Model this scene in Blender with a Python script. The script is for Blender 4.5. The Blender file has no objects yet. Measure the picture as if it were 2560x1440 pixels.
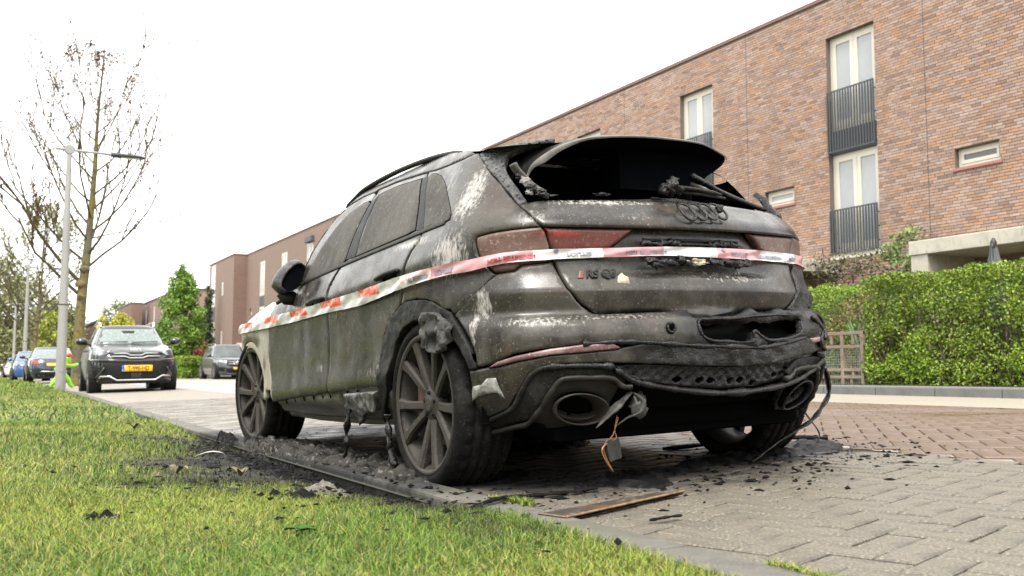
import bpy, bmesh, math, random
import numpy as np
from mathutils import Vector, Matrix, noise as mnoise
from mathutils.geometry import delaunay_2d_cdt
random.seed(7); RNG=np.random.default_rng(7)
SC=bpy.context.scene; COL=SC.collection
R=math.radians
# ---------------------------------------------------------------- camera
cd=bpy.data.cameras.new('camera'); cam=bpy.data.objects.new('camera',cd); COL.objects.link(cam)
cd.sensor_width=36; cd.lens=2448.47/2560*36; cd.clip_start=.05; cd.clip_end=900
cam.location=(0,0,.4451); cam.rotation_euler=(R(90)+.0865,0,-.4974)
cd.dof.use_dof=True; cd.dof.focus_distance=4.0; cd.dof.aperture_fstop=5.6
SC.camera=cam
# ---------------------------------------------------------------- sky and sun (overcast, rainy)
wd=bpy.data.worlds.new('World'); SC.world=wd; wd.use_nodes=True
nt=wd.node_tree; nt.nodes.clear()
sky=nt.nodes.new('ShaderNodeTexSky'); sky.sky_type='NISHITA'; sky.sun_disc=False
SUN_EL,SUN_AZ=R(58),R(215)
sky.sun_elevation=SUN_EL; sky.sun_rotation=SUN_AZ; sky.dust_density=4; sky.air_density=1.2; sky.ozone_density=1
hsv=nt.nodes.new('ShaderNodeHueSaturation'); hsv.inputs['Saturation'].default_value=.10
mx=nt.nodes.new('ShaderNodeMix'); mx.data_type='RGBA'; mx.inputs[0].default_value=.75
mx.inputs[7].default_value=(11.6,11.6,11.4,1)      # an even cloud deck
bg=nt.nodes.new('ShaderNodeBackground'); bg.inputs[1].default_value=.1
ow=nt.nodes.new('ShaderNodeOutputWorld')
nt.links.new(sky.outputs[0],hsv.inputs['Color']); nt.links.new(hsv.outputs[0],mx.inputs[6]); nt.links.new(mx.outputs[2],bg.inputs[0]); nt.links.new(bg.outputs[0],ow.inputs[0])
sd=bpy.data.lights.new('sun','SUN'); sd.energy=1.5; sd.angle=R(22); sd.color=(1,.965,.91)
so=bpy.data.objects.new('sun',sd); COL.objects.link(so)
# the sun stands behind the camera, a little to the left
_d=Vector((math.sin(SUN_AZ)*math.cos(SUN_EL),math.cos(SUN_AZ)*math.cos(SUN_EL),math.sin(SUN_EL)))
so.rotation_euler=_d.to_track_quat('Z','Y').to_euler(); so.location=_d*60
SC.view_settings.view_transform='Standard'; SC.view_settings.look='None'; SC.view_settings.gamma=1
SC.view_settings.exposure=1.5; SC.view_settings.use_curve_mapping=False
SC.render.engine='CYCLES'; SC.cycles.max_bounces=8; SC.cycles.diffuse_bounces=3; SC.cycles.transparent_max_bounces=12
SC.cycles.use_denoising=True
# ---------------------------------------------------------------- materials
MATS={}
def mat(name,col,rough=.6,metal=0.,layers=(),bump=None,coat=0.,attr=None,attr2=None,spec=.5,trans=0.,rand=None,emit=None,aniso=None,rr=None,stain=None):
    """layers: (scale,lo,hi,colour[,detail[,stretch]]) each mixed in by a thresholded noise in object space."""
    if name in MATS: return MATS[name]
    m=bpy.data.materials.new(name); MATS[name]=m; m.use_nodes=True; t=m.node_tree; N=t.nodes; L=t.links
    b=N['Principled BSDF']; b.inputs['Roughness'].default_value=rough; b.inputs['Metallic'].default_value=metal
    b.inputs['Specular IOR Level'].default_value=spec
    if coat: b.inputs['Coat Weight'].default_value=coat; b.inputs['Coat Roughness'].default_value=.08
    if trans: b.inputs['Transmission Weight'].default_value=trans
    tc=N.new('ShaderNodeTexCoord')
    def rgb(c):
        n=N.new('ShaderNodeRGB'); n.outputs[0].default_value=(*c,1); return n.outputs[0]
    def noise(scale,detail=5,stretch=None):
        n=N.new('ShaderNodeTexNoise'); n.inputs['Scale'].default_value=scale; n.inputs['Detail'].default_value=detail; n.inputs['Roughness'].default_value=.68
        if stretch:
            mp=N.new('ShaderNodeMapping'); mp.inputs['Scale'].default_value=stretch; L.new(tc.outputs['Object'],mp.inputs[0]); L.new(mp.outputs[0],n.inputs[0])
        else: L.new(tc.outputs['Object'],n.inputs[0])
        return n.outputs[0]
    def mix(f,a,c):
        n=N.new('ShaderNodeMix'); n.data_type='RGBA'; L.new(f,n.inputs[0]); L.new(a,n.inputs[6]); L.new(c,n.inputs[7]); return n.outputs[2]
    def rng(v,lo,hi,to=1.):
        n=N.new('ShaderNodeMapRange'); n.inputs[1].default_value=lo; n.inputs[2].default_value=hi; n.inputs[4].default_value=to; L.new(v,n.inputs[0]); return n.outputs[0]
    def math_(op,a,c):
        n=N.new('ShaderNodeMath'); n.operation=op
        for i,v in enumerate((a,c)):
            if isinstance(v,(int,float)): n.inputs[i].default_value=v
            else: L.new(v,n.inputs[i])
        return n.outputs[0]
    c=rgb(col)
    if rand:   # colour ramp over a per-piece tone: attribute 'tone' or the object's own random number
        at=N.new('ShaderNodeAttribute'); at.attribute_name='tone'; oi=N.new('ShaderNodeObjectInfo')
        v=math_('FRACT',math_('ADD',at.outputs['Fac'],oi.outputs['Random']),0)
        rp=N.new('ShaderNodeValToRGB'); L.new(v,rp.inputs[0]); e=rp.color_ramp.elements
        rp.color_ramp.interpolation='LINEAR'
        for i,cc in enumerate(rand):
            p=i/(len(rand)-1)
            el=e[i] if i<2 else e.new(p)
            el.position=p; el.color=(*cc,1)
        c=rp.outputs[0]
    for ly in layers:
        sc,lo,hi,cc=ly[:4]
        c=mix(rng(noise(sc,ly[4] if len(ly)>4 else 5,ly[5] if len(ly)>5 else None),lo,hi),c,rgb(cc))
    for a in (attr,attr2):   # (attribute, colour, noise scale, lo, hi, stretch): stains with their own shape
        if a:
            at=N.new('ShaderNodeAttribute'); at.attribute_name=a[0]
            f=rng(math_('ADD',at.outputs['Fac'],noise(a[2],6,a[5] if len(a)>5 else None)),a[3],a[4])
            c=mix(f,c,rgb(a[1]))
    if stain:   # char and damp on the ground: spots (x,y,rx,ry,strength) in world metres, broken up by noise
        ge=N.new('ShaderNodeNewGeometry'); tot=None
        for (sx,sy,rx,ry,k) in stain[0]:
            vs=N.new('ShaderNodeVectorMath'); vs.operation='SUBTRACT'; L.new(ge.outputs['Position'],vs.inputs[0]); vs.inputs[1].default_value=(sx,sy,0)
            vm=N.new('ShaderNodeVectorMath'); vm.operation='MULTIPLY'; L.new(vs.outputs[0],vm.inputs[0]); vm.inputs[1].default_value=(1/rx,1/ry,0)
            vl=N.new('ShaderNodeVectorMath'); vl.operation='LENGTH'; L.new(vm.outputs[0],vl.inputs[0])
            v=math_('MULTIPLY',rng(vl.outputs['Value'],1.25,.25),k); tot=v if tot is None else math_('MAXIMUM',tot,v)
        nz=N.new('ShaderNodeTexNoise'); nz.inputs['Scale'].default_value=stain[2]; nz.inputs['Detail'].default_value=9; nz.inputs['Roughness'].default_value=.7; L.new(ge.outputs['Position'],nz.inputs[0])
        c=mix(rng(math_('ADD',tot,nz.outputs[0]),stain[3],stain[4]),c,rgb(stain[1]))
    L.new(c,b.inputs['Base Color'])
    if rr:
        L.new(rng(noise(rr[0]),.35,.65,1),N.new('ShaderNodeMapRange').inputs[0]); mr=N[-1]; mr.inputs[3].default_value=rr[1]; mr.inputs[4].default_value=rr[2]; L.new(mr.outputs[0],b.inputs['Roughness'])
    if bump:
        h=noise(bump[0],8)
        if len(bump)>3:
            vo=N.new('ShaderNodeTexVoronoi'); vo.inputs['Scale'].default_value=bump[3]; L.new(tc.outputs['Object'],vo.inputs[0])
            h=math_('ADD',h,math_('MULTIPLY',rng(vo.outputs[0],0,.35),bump[4]))
        bn=N.new('ShaderNodeBump'); bn.inputs['Strength'].default_value=bump[1]; bn.inputs['Distance'].default_value=bump[2]; L.new(h,bn.inputs['Height']); L.new(bn.outputs[0],b.inputs['Normal'])
    if emit:
        b.inputs['Emission Color'].default_value=(*emit[0],1); b.inputs['Emission Strength'].default_value=emit[1]
    return m
# ---------------------------------------------------------------- object helpers
def tag(o,label=None,cat=None,group=None,kind=None):
    if label: o['label']=label
    if cat: o['category']=cat
    if group: o['group']=group
    if kind: o['kind']=kind
    return o
def empty(name,loc=(0,0,0),rz=0,label=None,cat=None,group=None,parent=None):
    o=bpy.data.objects.new(name,None); COL.objects.link(o); o.location=loc; o.rotation_euler=(0,0,rz); o.empty_display_size=.2
    if parent: o.parent=parent
    return tag(o,label,cat,group)
def link(name,me,parent=None,loc=None,rot=None,scale=None):
    o=bpy.data.objects.new(name,me); COL.objects.link(o)
    if parent: o.parent=parent
    if loc is not None: o.location=loc
    if rot is not None: o.rotation_euler=rot
    if scale is not None: o.scale=scale
    return o
def arr_mesh(name,V,Fc,m,smooth=False,tone=None,attrs=None,mi=None):
    me=bpy.data.meshes.new(name)
    V=np.asarray(V,np.float32)
    if isinstance(Fc,np.ndarray):
        k=Fc.shape[1]; n=len(Fc)
        me.vertices.add(len(V)); me.vertices.foreach_set('co',V.ravel())
        me.loops.add(n*k); me.loops.foreach_set('vertex_index',Fc.astype(np.int32).ravel())
        me.polygons.add(n); me.polygons.foreach_set('loop_start',np.arange(0,n*k,k,dtype=np.int32))
        me.update(calc_edges=True); me.validate()
    else: me.from_pydata([tuple(map(float,v)) for v in V],[],Fc); me.update()
    for mm in (m if isinstance(m,(list,tuple)) else [m]): me.materials.append(mm)
    if mi is not None: me.polygons.foreach_set('material_index',np.asarray(mi,np.int32))
    me.polygons.foreach_set('use_smooth',np.full(len(me.polygons),bool(smooth)))
    if tone is not None:
        a=me.attributes.new('tone','FLOAT','POINT'); a.data.foreach_set('value',np.asarray(tone,np.float32))
    for k,v in (attrs or {}).items():
        a=me.attributes.new(k,'FLOAT','POINT'); a.data.foreach_set('value',np.asarray(v,np.float32))
    return me
class MB:
    """collects simple solids into one mesh"""
    def __init__(s): s.V=[]; s.F=[]; s.mi=[]
    def add(s,V,Fc,mi=0):
        o=len(s.V); s.V+= [tuple(map(float,v)) for v in V]; s.F+=[tuple(i+o for i in f) for f in Fc]; s.mi+=[mi]*len(Fc); return s
    def box(s,a,b,mi=0):
        (x0,y0,z0),(x1,y1,z1)=a,b
        return s.add([(x0,y0,z0),(x1,y0,z0),(x1,y1,z0),(x0,y1,z0),(x0,y0,z1),(x1,y0,z1),(x1,y1,z1),(x0,y1,z1)],[(0,3,2,1),(4,5,6,7),(0,1,5,4),(1,2,6,5),(2,3,7,6),(3,0,4,7)],mi)
    def tube(s,pts,r,n=8,caps=True,mi=0,flat=1.):
        pts=[Vector(p) for p in pts]; m=len(pts); rr=r if isinstance(r,(list,tuple,np.ndarray)) else [r]*m
        V=[]; up=Vector((0,0,1)); prev=None
        for i,p in enumerate(pts):
            t=(pts[min(i+1,m-1)]-pts[max(i-1,0)]); t=t.normalized() if t.length>1e-9 else Vector((0,0,1))
            if prev is None:
                a=t.cross(up); a=a.normalized() if a.length>1e-3 else t.cross(Vector((1,0,0))).normalized()
            else:
                a=prev-t*prev.dot(t); a=a.normalized() if a.length>1e-6 else t.orthogonal().normalized()
            prev=a; b=t.cross(a)
            for k in range(n):
                an=2*math.pi*k/n; V.append(p+(a*math.cos(an)+b*math.sin(an)*flat)*rr[i])
        Fc=[(i*n+k,i*n+(k+1)%n,(i+1)*n+(k+1)%n,(i+1)*n+k) for i in range(m-1) for k in range(n)]
        if caps: Fc+=[tuple(range(n-1,-1,-1)),tuple((m-1)*n+k for k in range(n))]
        return s.add(V,Fc,mi)
    def lathe(s,prof,n=32,axis='x',c=(0,0,0),mi=0,sx=1,sz=1):
        """prof: (along,radius) pairs turned round an axis"""
        V=[]
        for a,r in prof:
            for k in range(n):
                t=2*math.pi*k/n; u,v=r*math.cos(t)*sx,r*math.sin(t)*sz
                V.append((c[0]+a,c[1]+u,c[2]+v) if axis=='x' else ((c[0]+u,c[1]+a,c[2]+v) if axis=='y' else (c[0]+u,c[1]+v,c[2]+a)))
        m=len(prof)
        return s.add(V,[(i*n+k,i*n+(k+1)%n,(i+1)*n+(k+1)%n,(i+1)*n+k) for i in range(m-1) for k in range(n)],mi)
    def blob(s,c,r,seed=0,n=2,amp=.35,mi=0,freq=2.):
        bm=bmesh.new(); bmesh.ops.create_icosphere(bm,subdivisions=n,radius=1)
        V=[]
        for v in bm.verts:
            p=v.co; k=1+amp*mnoise.fractal(p*freq+Vector((seed*3.1,seed*1.7,0)),1,2,3)*1.6
            V.append((c[0]+p.x*r[0]*k,c[1]+p.y*r[1]*k,c[2]+p.z*r[2]*k))
        Fc=[tuple(v.index for v in f.verts) for f in bm.faces]; bm.free()
        return s.add(V,Fc,mi)
    def mesh(s,name,m,smooth=False,tone=None): return arr_mesh(name,s.V,s.F,m,smooth,tone,mi=s.mi if isinstance(m,(list,tuple)) else None)
    def obj(s,name,m,parent=None,smooth=False,**k):
        return link(name,s.mesh(name,m,smooth),parent,**k)
def bevel(o,w=.01,seg=2):
    me=o.data; bm=bmesh.new(); bm.from_mesh(me)
    bmesh.ops.bevel(bm,geom=[e for e in bm.edges if len(e.link_faces)==2 and e.calc_face_angle(0)>.5],offset=w,segments=seg,affect='EDGES',profile=.6)
    bm.to_mesh(me); bm.free(); return o
def copy_tree(o,parent=None,name=None):
    c=o.copy(); COL.objects.link(c)
    if parent: c.parent=parent; c.matrix_parent_inverse=o.matrix_parent_inverse.copy()
    for ch in list(o.children): copy_tree(ch,c)
    return c
def smooth_poly(p,closed=False,n=4):
    p=[np.asarray(q,float) for q in p]; out=[]; m=len(p)
    for i in range(m if closed else m-1):
        a,b,c,d=(p[(i-1)%m],p[i],p[(i+1)%m],p[(i+2)%m]) if closed else (p[max(i-1,0)],p[i],p[i+1],p[min(i+2,m-1)])
        for k in range(n):
            t=k/n; out.append(.5*((2*b)+(c-a)*t+(2*a-5*b+4*c-d)*t*t+(3*b-a-3*c+d)*t**3))
    if not closed: out.append(p[-1])
    return out
def inpoly(P,poly):
    x,y=P[:,0],P[:,1]; ins=np.zeros(len(P),bool); n=len(poly)
    for i in range(n):
        (x0,y0),(x1,y1)=poly[i],poly[(i+1)%n]
        if y0==y1: continue
        ins^=((y0>y)!=(y1>y))&(x<(x1-x0)*(y-y0)/(y1-y0)+x0)
    return ins
def pdist(P,poly):
    A=np.asarray(poly); B=np.roll(A,-1,0); d=np.full(len(P),1e9)
    for a,b in zip(A,B):
        ab=b-a; t=np.clip(((P-a)@ab)/(ab@ab+1e-12),0,1); d=np.minimum(d,np.linalg.norm(P-a-t[:,None]*ab,axis=1))
    return d
def resample(poly,step):
    out=[]; n=len(poly)
    for i in range(n):
        a,b=np.array(poly[i],float),np.array(poly[(i+1)%n],float); k=max(1,int(math.ceil(np.linalg.norm(b-a)/step)))
        out+=[a+(b-a)*j/k for j in range(k)]
    return out
def panel(name,poly,mapf,m,parent=None,step=.025,holes=(),rnd=.007,thick=.022,off=0.,disp=None,attrs=None,smooth=True,jit=0.,rows=(),m2=None):
    """a sheet with rolled edges: outline (and holes) in surface coordinates, mapf(a,b,off)->points,normals"""
    poly=resample(poly,step); hol=[resample(h,step) for h in holes]
    A=np.array(poly); lo,hi=A.min(0),A.max(0)
    gx=np.arange(lo[0]+step*.5,hi[0],step); gz=np.arange(lo[1]+step*.5,hi[1],step)
    if len(rows): gz=np.sort(np.concatenate([gz,rows]))
    G=np.array(np.meshgrid(gx,gz)).reshape(2,-1).T
    if len(G):
        if jit: G=G+RNG.normal(0,jit*step,G.shape)
        G=G[inpoly(G,poly)]
        if len(G): G=G[pdist(G,poly)>max(step*.45,rnd*1.4)]
        for h in hol:
            if len(G): G=G[~inpoly(G,h)]; G=G[pdist(G,h)>max(step*.45,rnd*1.4)]
    rings=[poly]+hol; verts=[]; edges=[]; loops=[]
    for rg in rings:
        o=len(verts); n=len(rg); verts+=[Vector((float(q[0]),float(q[1]))) for q in rg]; edges+=[(o+i,o+(i+1)%n) for i in range(n)]; loops.append((o,n))
    if rnd>0:
        extra=[]
        for ri,rg in enumerate(rings):
            Q=np.array(rg); t=np.roll(Q,-1,0)-np.roll(Q,1,0); nn=np.stack([-t[:,1],t[:,0]],1); nn/=np.linalg.norm(nn,axis=1)[:,None]+1e-9
            test=Q+nn*1e-3; ok=inpoly(test,poly)
            if ri: ok&=~inpoly(test,rg)
            nn[~ok]*=-1
            for k in (.35,1.05): extra.append(Q+nn*rnd*k)
        E2=np.concatenate(extra); kk=inpoly(E2,poly)&(pdist(E2,poly)>rnd*.25)
        for h in hol: kk&=~inpoly(E2,h)&(pdist(E2,h)>rnd*.25)
        G=np.concatenate([G,E2[kk]]) if len(G) else E2[kk]
    verts+=[Vector((float(q[0]),float(q[1]))) for q in G]
    vo,_,fo,ov,_,_=delaunay_2d_cdt(verts,edges,[],0,1e-6)
    P=np.array([(v.x,v.y) for v in vo]); Fc=np.array([f for f in fo if len(f)==3])
    cen=P[Fc].mean(1); k=inpoly(cen,poly)
    for h in hol: k&=~inpoly(cen,h)
    Fc=Fc[k]
    d=pdist(P,poly)
    for h in hol: d=np.minimum(d,pdist(P,h))
    if rnd>0:
        q=np.clip(1-d/rnd,0,1); e=-rnd*(1-np.sqrt(np.clip(1-q*q,0,1)))
    else: e=np.zeros(len(P))
    base_off=off(P[:,0],P[:,1]) if callable(off) else off
    X,nrm=mapf(P[:,0],P[:,1],base_off+e)
    if disp is not None:
        dv=disp(X,P,d); X=X+nrm*dv[:,None]
    # orientation
    a,b,c=X[Fc[:,0]],X[Fc[:,1]],X[Fc[:,2]]
    fl=((np.cross(b-a,c-a)*nrm[Fc[:,0]]).sum(1)<0); Fc[fl]=Fc[fl][:,::-1]
    V=[tuple(v) for v in X]; F2=[tuple(int(i) for i in f) for f in Fc]
    # boundary skirt
    cnt={}
    for f in F2:
        for i in range(3):
            e2=(f[i],f[(i+1)%3]); cnt[e2]=cnt.get(e2,0)+1
    bd=[e2 for e2 in cnt if (e2[1],e2[0]) not in cnt]
    idx={}; 
    for e2 in bd:
        for v in e2:
            if v not in idx: idx[v]=len(V); V.append(tuple(X[v]-nrm[v]*thick))
    if thick>0: F2+=[(e2[1],e2[0],idx[e2[0]],idx[e2[1]]) for e2 in bd]
    V=np.array(V)
    at={}
    if attrs:
        src=np.concatenate([np.arange(len(X)),np.array(list(idx.keys()),int)]) if idx else np.arange(len(X))
        for kx,fn in attrs.items(): at[kx]=fn(X,P,d)[src]
    mi=None
    if m2:
        cc=np.array([P[[i for i in f if i<len(P)][:3]].mean(0) for f in F2]); mi=m2[1](cc).astype(int); m=[m,m2[0]]
    me=arr_mesh(name,V,F2,m,smooth,attrs=at,mi=mi)
    return link(name,me,parent)
def text_mesh(body,size=1.,depth=0.,bold=0.):
    cu=bpy.data.curves.new('t','FONT'); cu.body=body; cu.size=size; cu.align_x='CENTER'; cu.align_y='CENTER'; cu.offset=bold; cu.resolution_u=3
    o=bpy.data.objects.new('t',cu); COL.objects.link(o); dg=bpy.context.evaluated_depsgraph_get(); dg.update()
    me=o.evaluated_get(dg).to_mesh(); V=np.array([v.co[:] for v in me.vertices]); Fc=[tuple(p.vertices) for p in me.polygons]
    o.evaluated_get(dg).to_mesh_clear(); bpy.data.objects.remove(o); bpy.data.curves.remove(cu)
    return V,Fc
def text_on(name,body,size,fn,m,parent=None,bold=0.,thick=0.):
    """lettering laid on a surface: fn(x,y) of the flat text -> 3-D points, normals"""
    V,Fc=text_mesh(body,size,0,bold)
    X,n=fn(V[:,0],V[:,1])
    if thick:
        k=len(X); cnt={}
        for f in Fc:
            for i in range(len(f)): cnt[(f[i],f[(i+1)%len(f)])]=1
        bd=[e for e in cnt if (e[1],e[0]) not in cnt]
        Y=np.concatenate([X+n*thick,X]); Fc=list(Fc)+[(e[1],e[0],e[0]+k,e[1]+k) for e in bd]; X=Y
    return link(name,arr_mesh(name,X,Fc,m),parent)
# ================================================================ THE SETTING
def zg(x): return np.where(np.asarray(x)<5.0,.0372*(np.asarray(x,float)-1.6),.1265)
def kx(y): return np.interp(y,[-5,8,22,40,90,150],[1.43,1.46,1.80,2.02,2.55,3.1])
STAIN=[(2.45,5.4,1.0,2.2,1.0),(2.2,3.55,.85,.65,.9),(3.2,3.6,.8,.42,.85),(1.65,4.6,.35,1.6,.9),(1.6,6.7,.4,.7,.95),(2.6,3.0,.75,.28,.42),(3.75,3.55,.55,.35,.4),(1.7,3.4,.3,.3,.45)]
JOINT=mat('joint_sand',(.035,.033,.027),.95,layers=[(9,.45,.6,(.03,.036,.018))])
M_PAV=mat('grey_paver',(.16,.15,.13),.75,rand=[(.098,.085,.066),(.12,.104,.081),(.106,.092,.074),(.134,.115,.089),(.085,.075,.061)],layers=[(110,.52,.59,(.245,.212,.155)),(150,.55,.62,(.055,.051,.045)),(1.6,.50,.68,(.06,.053,.044))],bump=(300,.5,.0025),rr=(3,.30,.75),stain=(STAIN,(.011,.0105,.010),5,.62,1.12))
M_RED=mat('red_paver',(.25,.14,.11),.55,rand=[(.125,.083,.064),(.145,.098,.077),(.11,.073,.056),(.152,.106,.086)],layers=[(1.1,.42,.6,(.095,.060,.030),4,(.25,1.6,1)),(130,.58,.72,(.19,.145,.12))],bump=(200,.35,.003),rr=(1.3,.22,.7),stain=(STAIN,(.014,.013,.012),5,.66,1.15))
M_KERB=mat('kerb_concrete',(.108,.100,.085),.8,layers=[(6,.45,.62,(.07,.066,.057)),(140,.55,.66,(.16,.148,.125)),(2,.5,.65,(.08,.08,.055))],bump=(150,.5,.004),stain=([(1.5,5.0,.35,1.7,.8),(1.5,6.8,.35,.8,.9),(1.5,3.6,.3,.35,.5)],(.012,.0115,.011),9,.62,1.05))
M_TAN=mat('tan_gutter',(.27,.235,.185),.7,layers=[(90,.5,.68,(.20,.18,.145)),(.8,.5,.7,(.22,.195,.165))],bump=(150,.3,.003))
M_PAVE=mat('footway_concrete',(.17,.165,.15),.85,layers=[(3,.45,.65,(.13,.127,.118))],bump=(90,.3,.004))
M_SOIL=mat('soil',(.10,.085,.05),.95,layers=[(8,.45,.6,(.075,.09,.03)),(30,.5,.65,(.14,.12,.06))],bump=(40,.6,.02))
M_FARROAD=mat('far_road',(.27,.235,.205),.5,layers=[(.5,.45,.6,(.22,.18,.155),4,(.3,1,1)),(40,.5,.65,(.31,.28,.25))],rr=(.8,.25,.6))
def soot_at(x,y):
    """char on the ground round the burnt wheels"""
    s=np.zeros_like(x)
    for cx,cy,sx,sy,a in ((1.62,6.7,.45,.7,1.0),(1.75,5.2,.6,1.1,.95),(2.4,5.0,.95,2.1,1.0),(2.35,3.3,.8,.45,.75),(3.3,3.25,.55,.35,.72),(1.6,3.9,.4,.5,.7),(2.7,2.75,.8,.25,.45),(3.75,3.0,.5,.3,.35)):
        s=np.maximum(s,a*np.exp(-((x-cx)/sx)**2-((y-cy)/sy)**2))
    return s*.62
def sheet(name,x0f,x1f,ys,m,dz=0.,kind='structure',nx=2,zf=None):
    V=[];F=[]
    for y in ys:
        a=x0f(y) if callable(x0f) else x0f; b=x1f(y) if callable(x1f) else x1f
        for k in range(nx+1):
            x=a+(b-a)*k/nx; V.append((x,y,float((zf or zg)(x))+dz))
    n=nx+1
    for i in range(len(ys)-1):
        for k in range(nx): F.append((i*n+k,i*n+k+1,(i+1)*n+k+1,(i+1)*n+k))
    return tag(link(name,arr_mesh(name,V,F,m)),kind=kind)
YS=list(np.linspace(-6,14,21))+list(np.linspace(16,170,40))
terr=sheet('terrain',-400,400,[-60,-20,0,40,150,420],M_SOIL,-.16,nx=1,zf=lambda x:0)
bed=sheet('parking_bed',lambda y:kx(y)-.02,8.3,list(np.linspace(-6,15,8)),JOINT,-.012,nx=8)
farbay=sheet('parking_pavement',lambda y:kx(y)+.14,lambda y:kx(y)+2.25,YS[20:],mat('far_bay',(.22,.195,.16),.75,layers=[(6,.4,.6,(.18,.16,.13)),(60,.5,.65,(.26,.23,.19))],bump=(60,.3,.004)),-.004,nx=3)
road=sheet('road',lambda y:kx(y)+2.25,8.2,YS[20:],M_FARROAD,-.002,nx=6)
gut=sheet('gutter',8.2,11.4,YS,M_TAN,0,nx=1)
foot=sheet('pavement',11.56,12.45,YS,M_PAVE,.125,nx=1)
verge=sheet('planting_bed',12.45,17.2,YS,M_SOIL,.135,nx=3)
# painted crossing in the distance
zb=MB()
for k in range(7):
    x0=6.2+k*.95; 
    for (a,b) in ((0,.5),):
        zb.add([(x0,38.5,.1325),(x0+.45,38.5,.1325),(x0+.9,35.6,.1325),(x0+.45,35.6,.1325)],[(3,2,1,0)])
tag(zb.obj('road_marking',mat('road_paint',(.75,.74,.70),.6)),kind='structure')
# ---- pavers: the nearest 300 of each kind are bricks of their own, the rest one mesh each
def paver_mesh(m,L=.2,Wd=.1,T=.05,c=.004):
    a,b=L/2-.0040,Wd/2-.0040
    V=[(-a,-b,-T),(a,-b,-T),(a,b,-T),(-a,b,-T),(-a,-b,-c),(a,-b,-c),(a,b,-c),(-a,b,-c),(-a+c,-b+c,0),(a-c,-b+c,0),(a-c,b-c,0),(-a+c,b-c,0)]
    F=[(0,1,5,4),(1,2,6,5),(2,3,7,6),(3,0,4,7),(4,5,9,8),(5,6,10,9),(6,7,11,10),(7,4,8,11),(8,9,10,11)]
    return V,F
def lay(parent,name,m,ang,L,Wd,inside,region,stag=.5,seed=1,sz=0.,keep=300):
    rg=np.random.default_rng(seed); c,s=math.cos(ang),math.sin(ang); x0,x1,y0,y1=region
    cs=[]
    # herringbone: pairs of a lengthwise and a crosswise paver on a sheared lattice
    for a in range(-220,221):
        for b in range(-60,61):
            gx_,gy_=a+2*b,a-2*b
            for (hx,hy,q) in ((gx_+1,gy_+.5,0.),(gx_+.5,gy_+2,1.)):
                u,v=hx*Wd,hy*Wd; x,y=3+c*u-s*v,3+s*u+c*v
                if x0<x<x1 and y0<y<y1 and inside(x,y): cs.append((x,y,q))
    cs=np.array(cs)
    d=np.hypot(cs[:,0]-1.2,cs[:,1])
    # what the lens takes in counts first
    an=np.arctan2(cs[:,0],cs[:,1])-.4974; vis=(np.abs(an)<.50)&(cs[:,1]*math.cos(.4974)+cs[:,0]*math.sin(.4974)>1.9)
    order=np.argsort(np.where(vis,d,d+100)); cs=cs[order]
    Vl,Fl=paver_mesh(m,L,Wd); Vl=np.array(Vl); Rm=np.array([[c,-s],[s,c]])
    tilt=math.atan(.0372)
    me=arr_mesh(name,Vl,Fl,m)
    for (x,y,q) in cs[:keep]:
        o=link(name,me,parent); zz=float(zg(x))+rg.normal(0,.0012)+sz
        o.location=(x,y,zz); o.rotation_euler=(Matrix.Rotation(-(tilt if x<5 else 0)+rg.normal(0,.003),3,'Y')@Matrix.Rotation(rg.normal(0,.003),3,'X')@Matrix.Rotation(ang+q*math.pi/2+rg.normal(0,.006),3,'Z')).to_euler()
        # a run along x with the cross fall
    rest=cs[keep:]
    if len(rest):
        n=len(rest); P=Vl[None]*np.ones((n,1,1)); qq=rest[:,2][:,None]; P=np.stack([P[:,:,0]*(1-qq)-P[:,:,1]*qq,P[:,:,1]*(1-qq)+P[:,:,0]*qq,P[:,:,2]],2); XY=P[:,:,:2]@Rm.T+rest[:,None,:2]
        Z=P[:,:,2]+zg(XY[:,:,0])+rg.normal(0,.0012,(n,1))+sz
        V=np.concatenate([XY,Z[:,:,None]],2).reshape(-1,3); Fq=(np.array(Fl)[None]+np.arange(n)[:,None,None]*len(Vl)).reshape(-1,4)
        tone=np.repeat(rg.random(n),len(Vl)); so_=soot_at(V[:,0],V[:,1])
        tag(link(name+'_field',arr_mesh(name+'_field',V,Fq,m,tone=tone,attrs=dict(soot=so_)),parent),kind='stuff')
    return me
park=tag(link('parking_bay',sheet('parking_ground',1.6,3.80,[-6,0,6,15],JOINT,-.02,nx=3).data),kind='structure'); bpy.data.objects.remove(bpy.data.objects['parking_ground'])
lay(park,'paver',M_PAV,R(17),.21,.105,lambda x,y:kx(y)+.12<x<3.72,(1.4,3.8,-1,15.4),seed=3,stag=.42)
rdn=tag(link('brick_road',sheet('road_ground',3.80,8.2,[-6,0,6,15],mat('road_joint_sand',(.30,.25,.215),.9,layers=[(2,.45,.6,(.16,.125,.10),5)]),-.008,nx=3).data),kind='structure'); bpy.data.objects.remove(bpy.data.objects['road_ground'])
lay(rdn,'paver',M_RED,R(135),.21,.105,lambda x,y:3.80<x<8.17,(3.7,8.2,0,15.4),seed=5)
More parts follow.
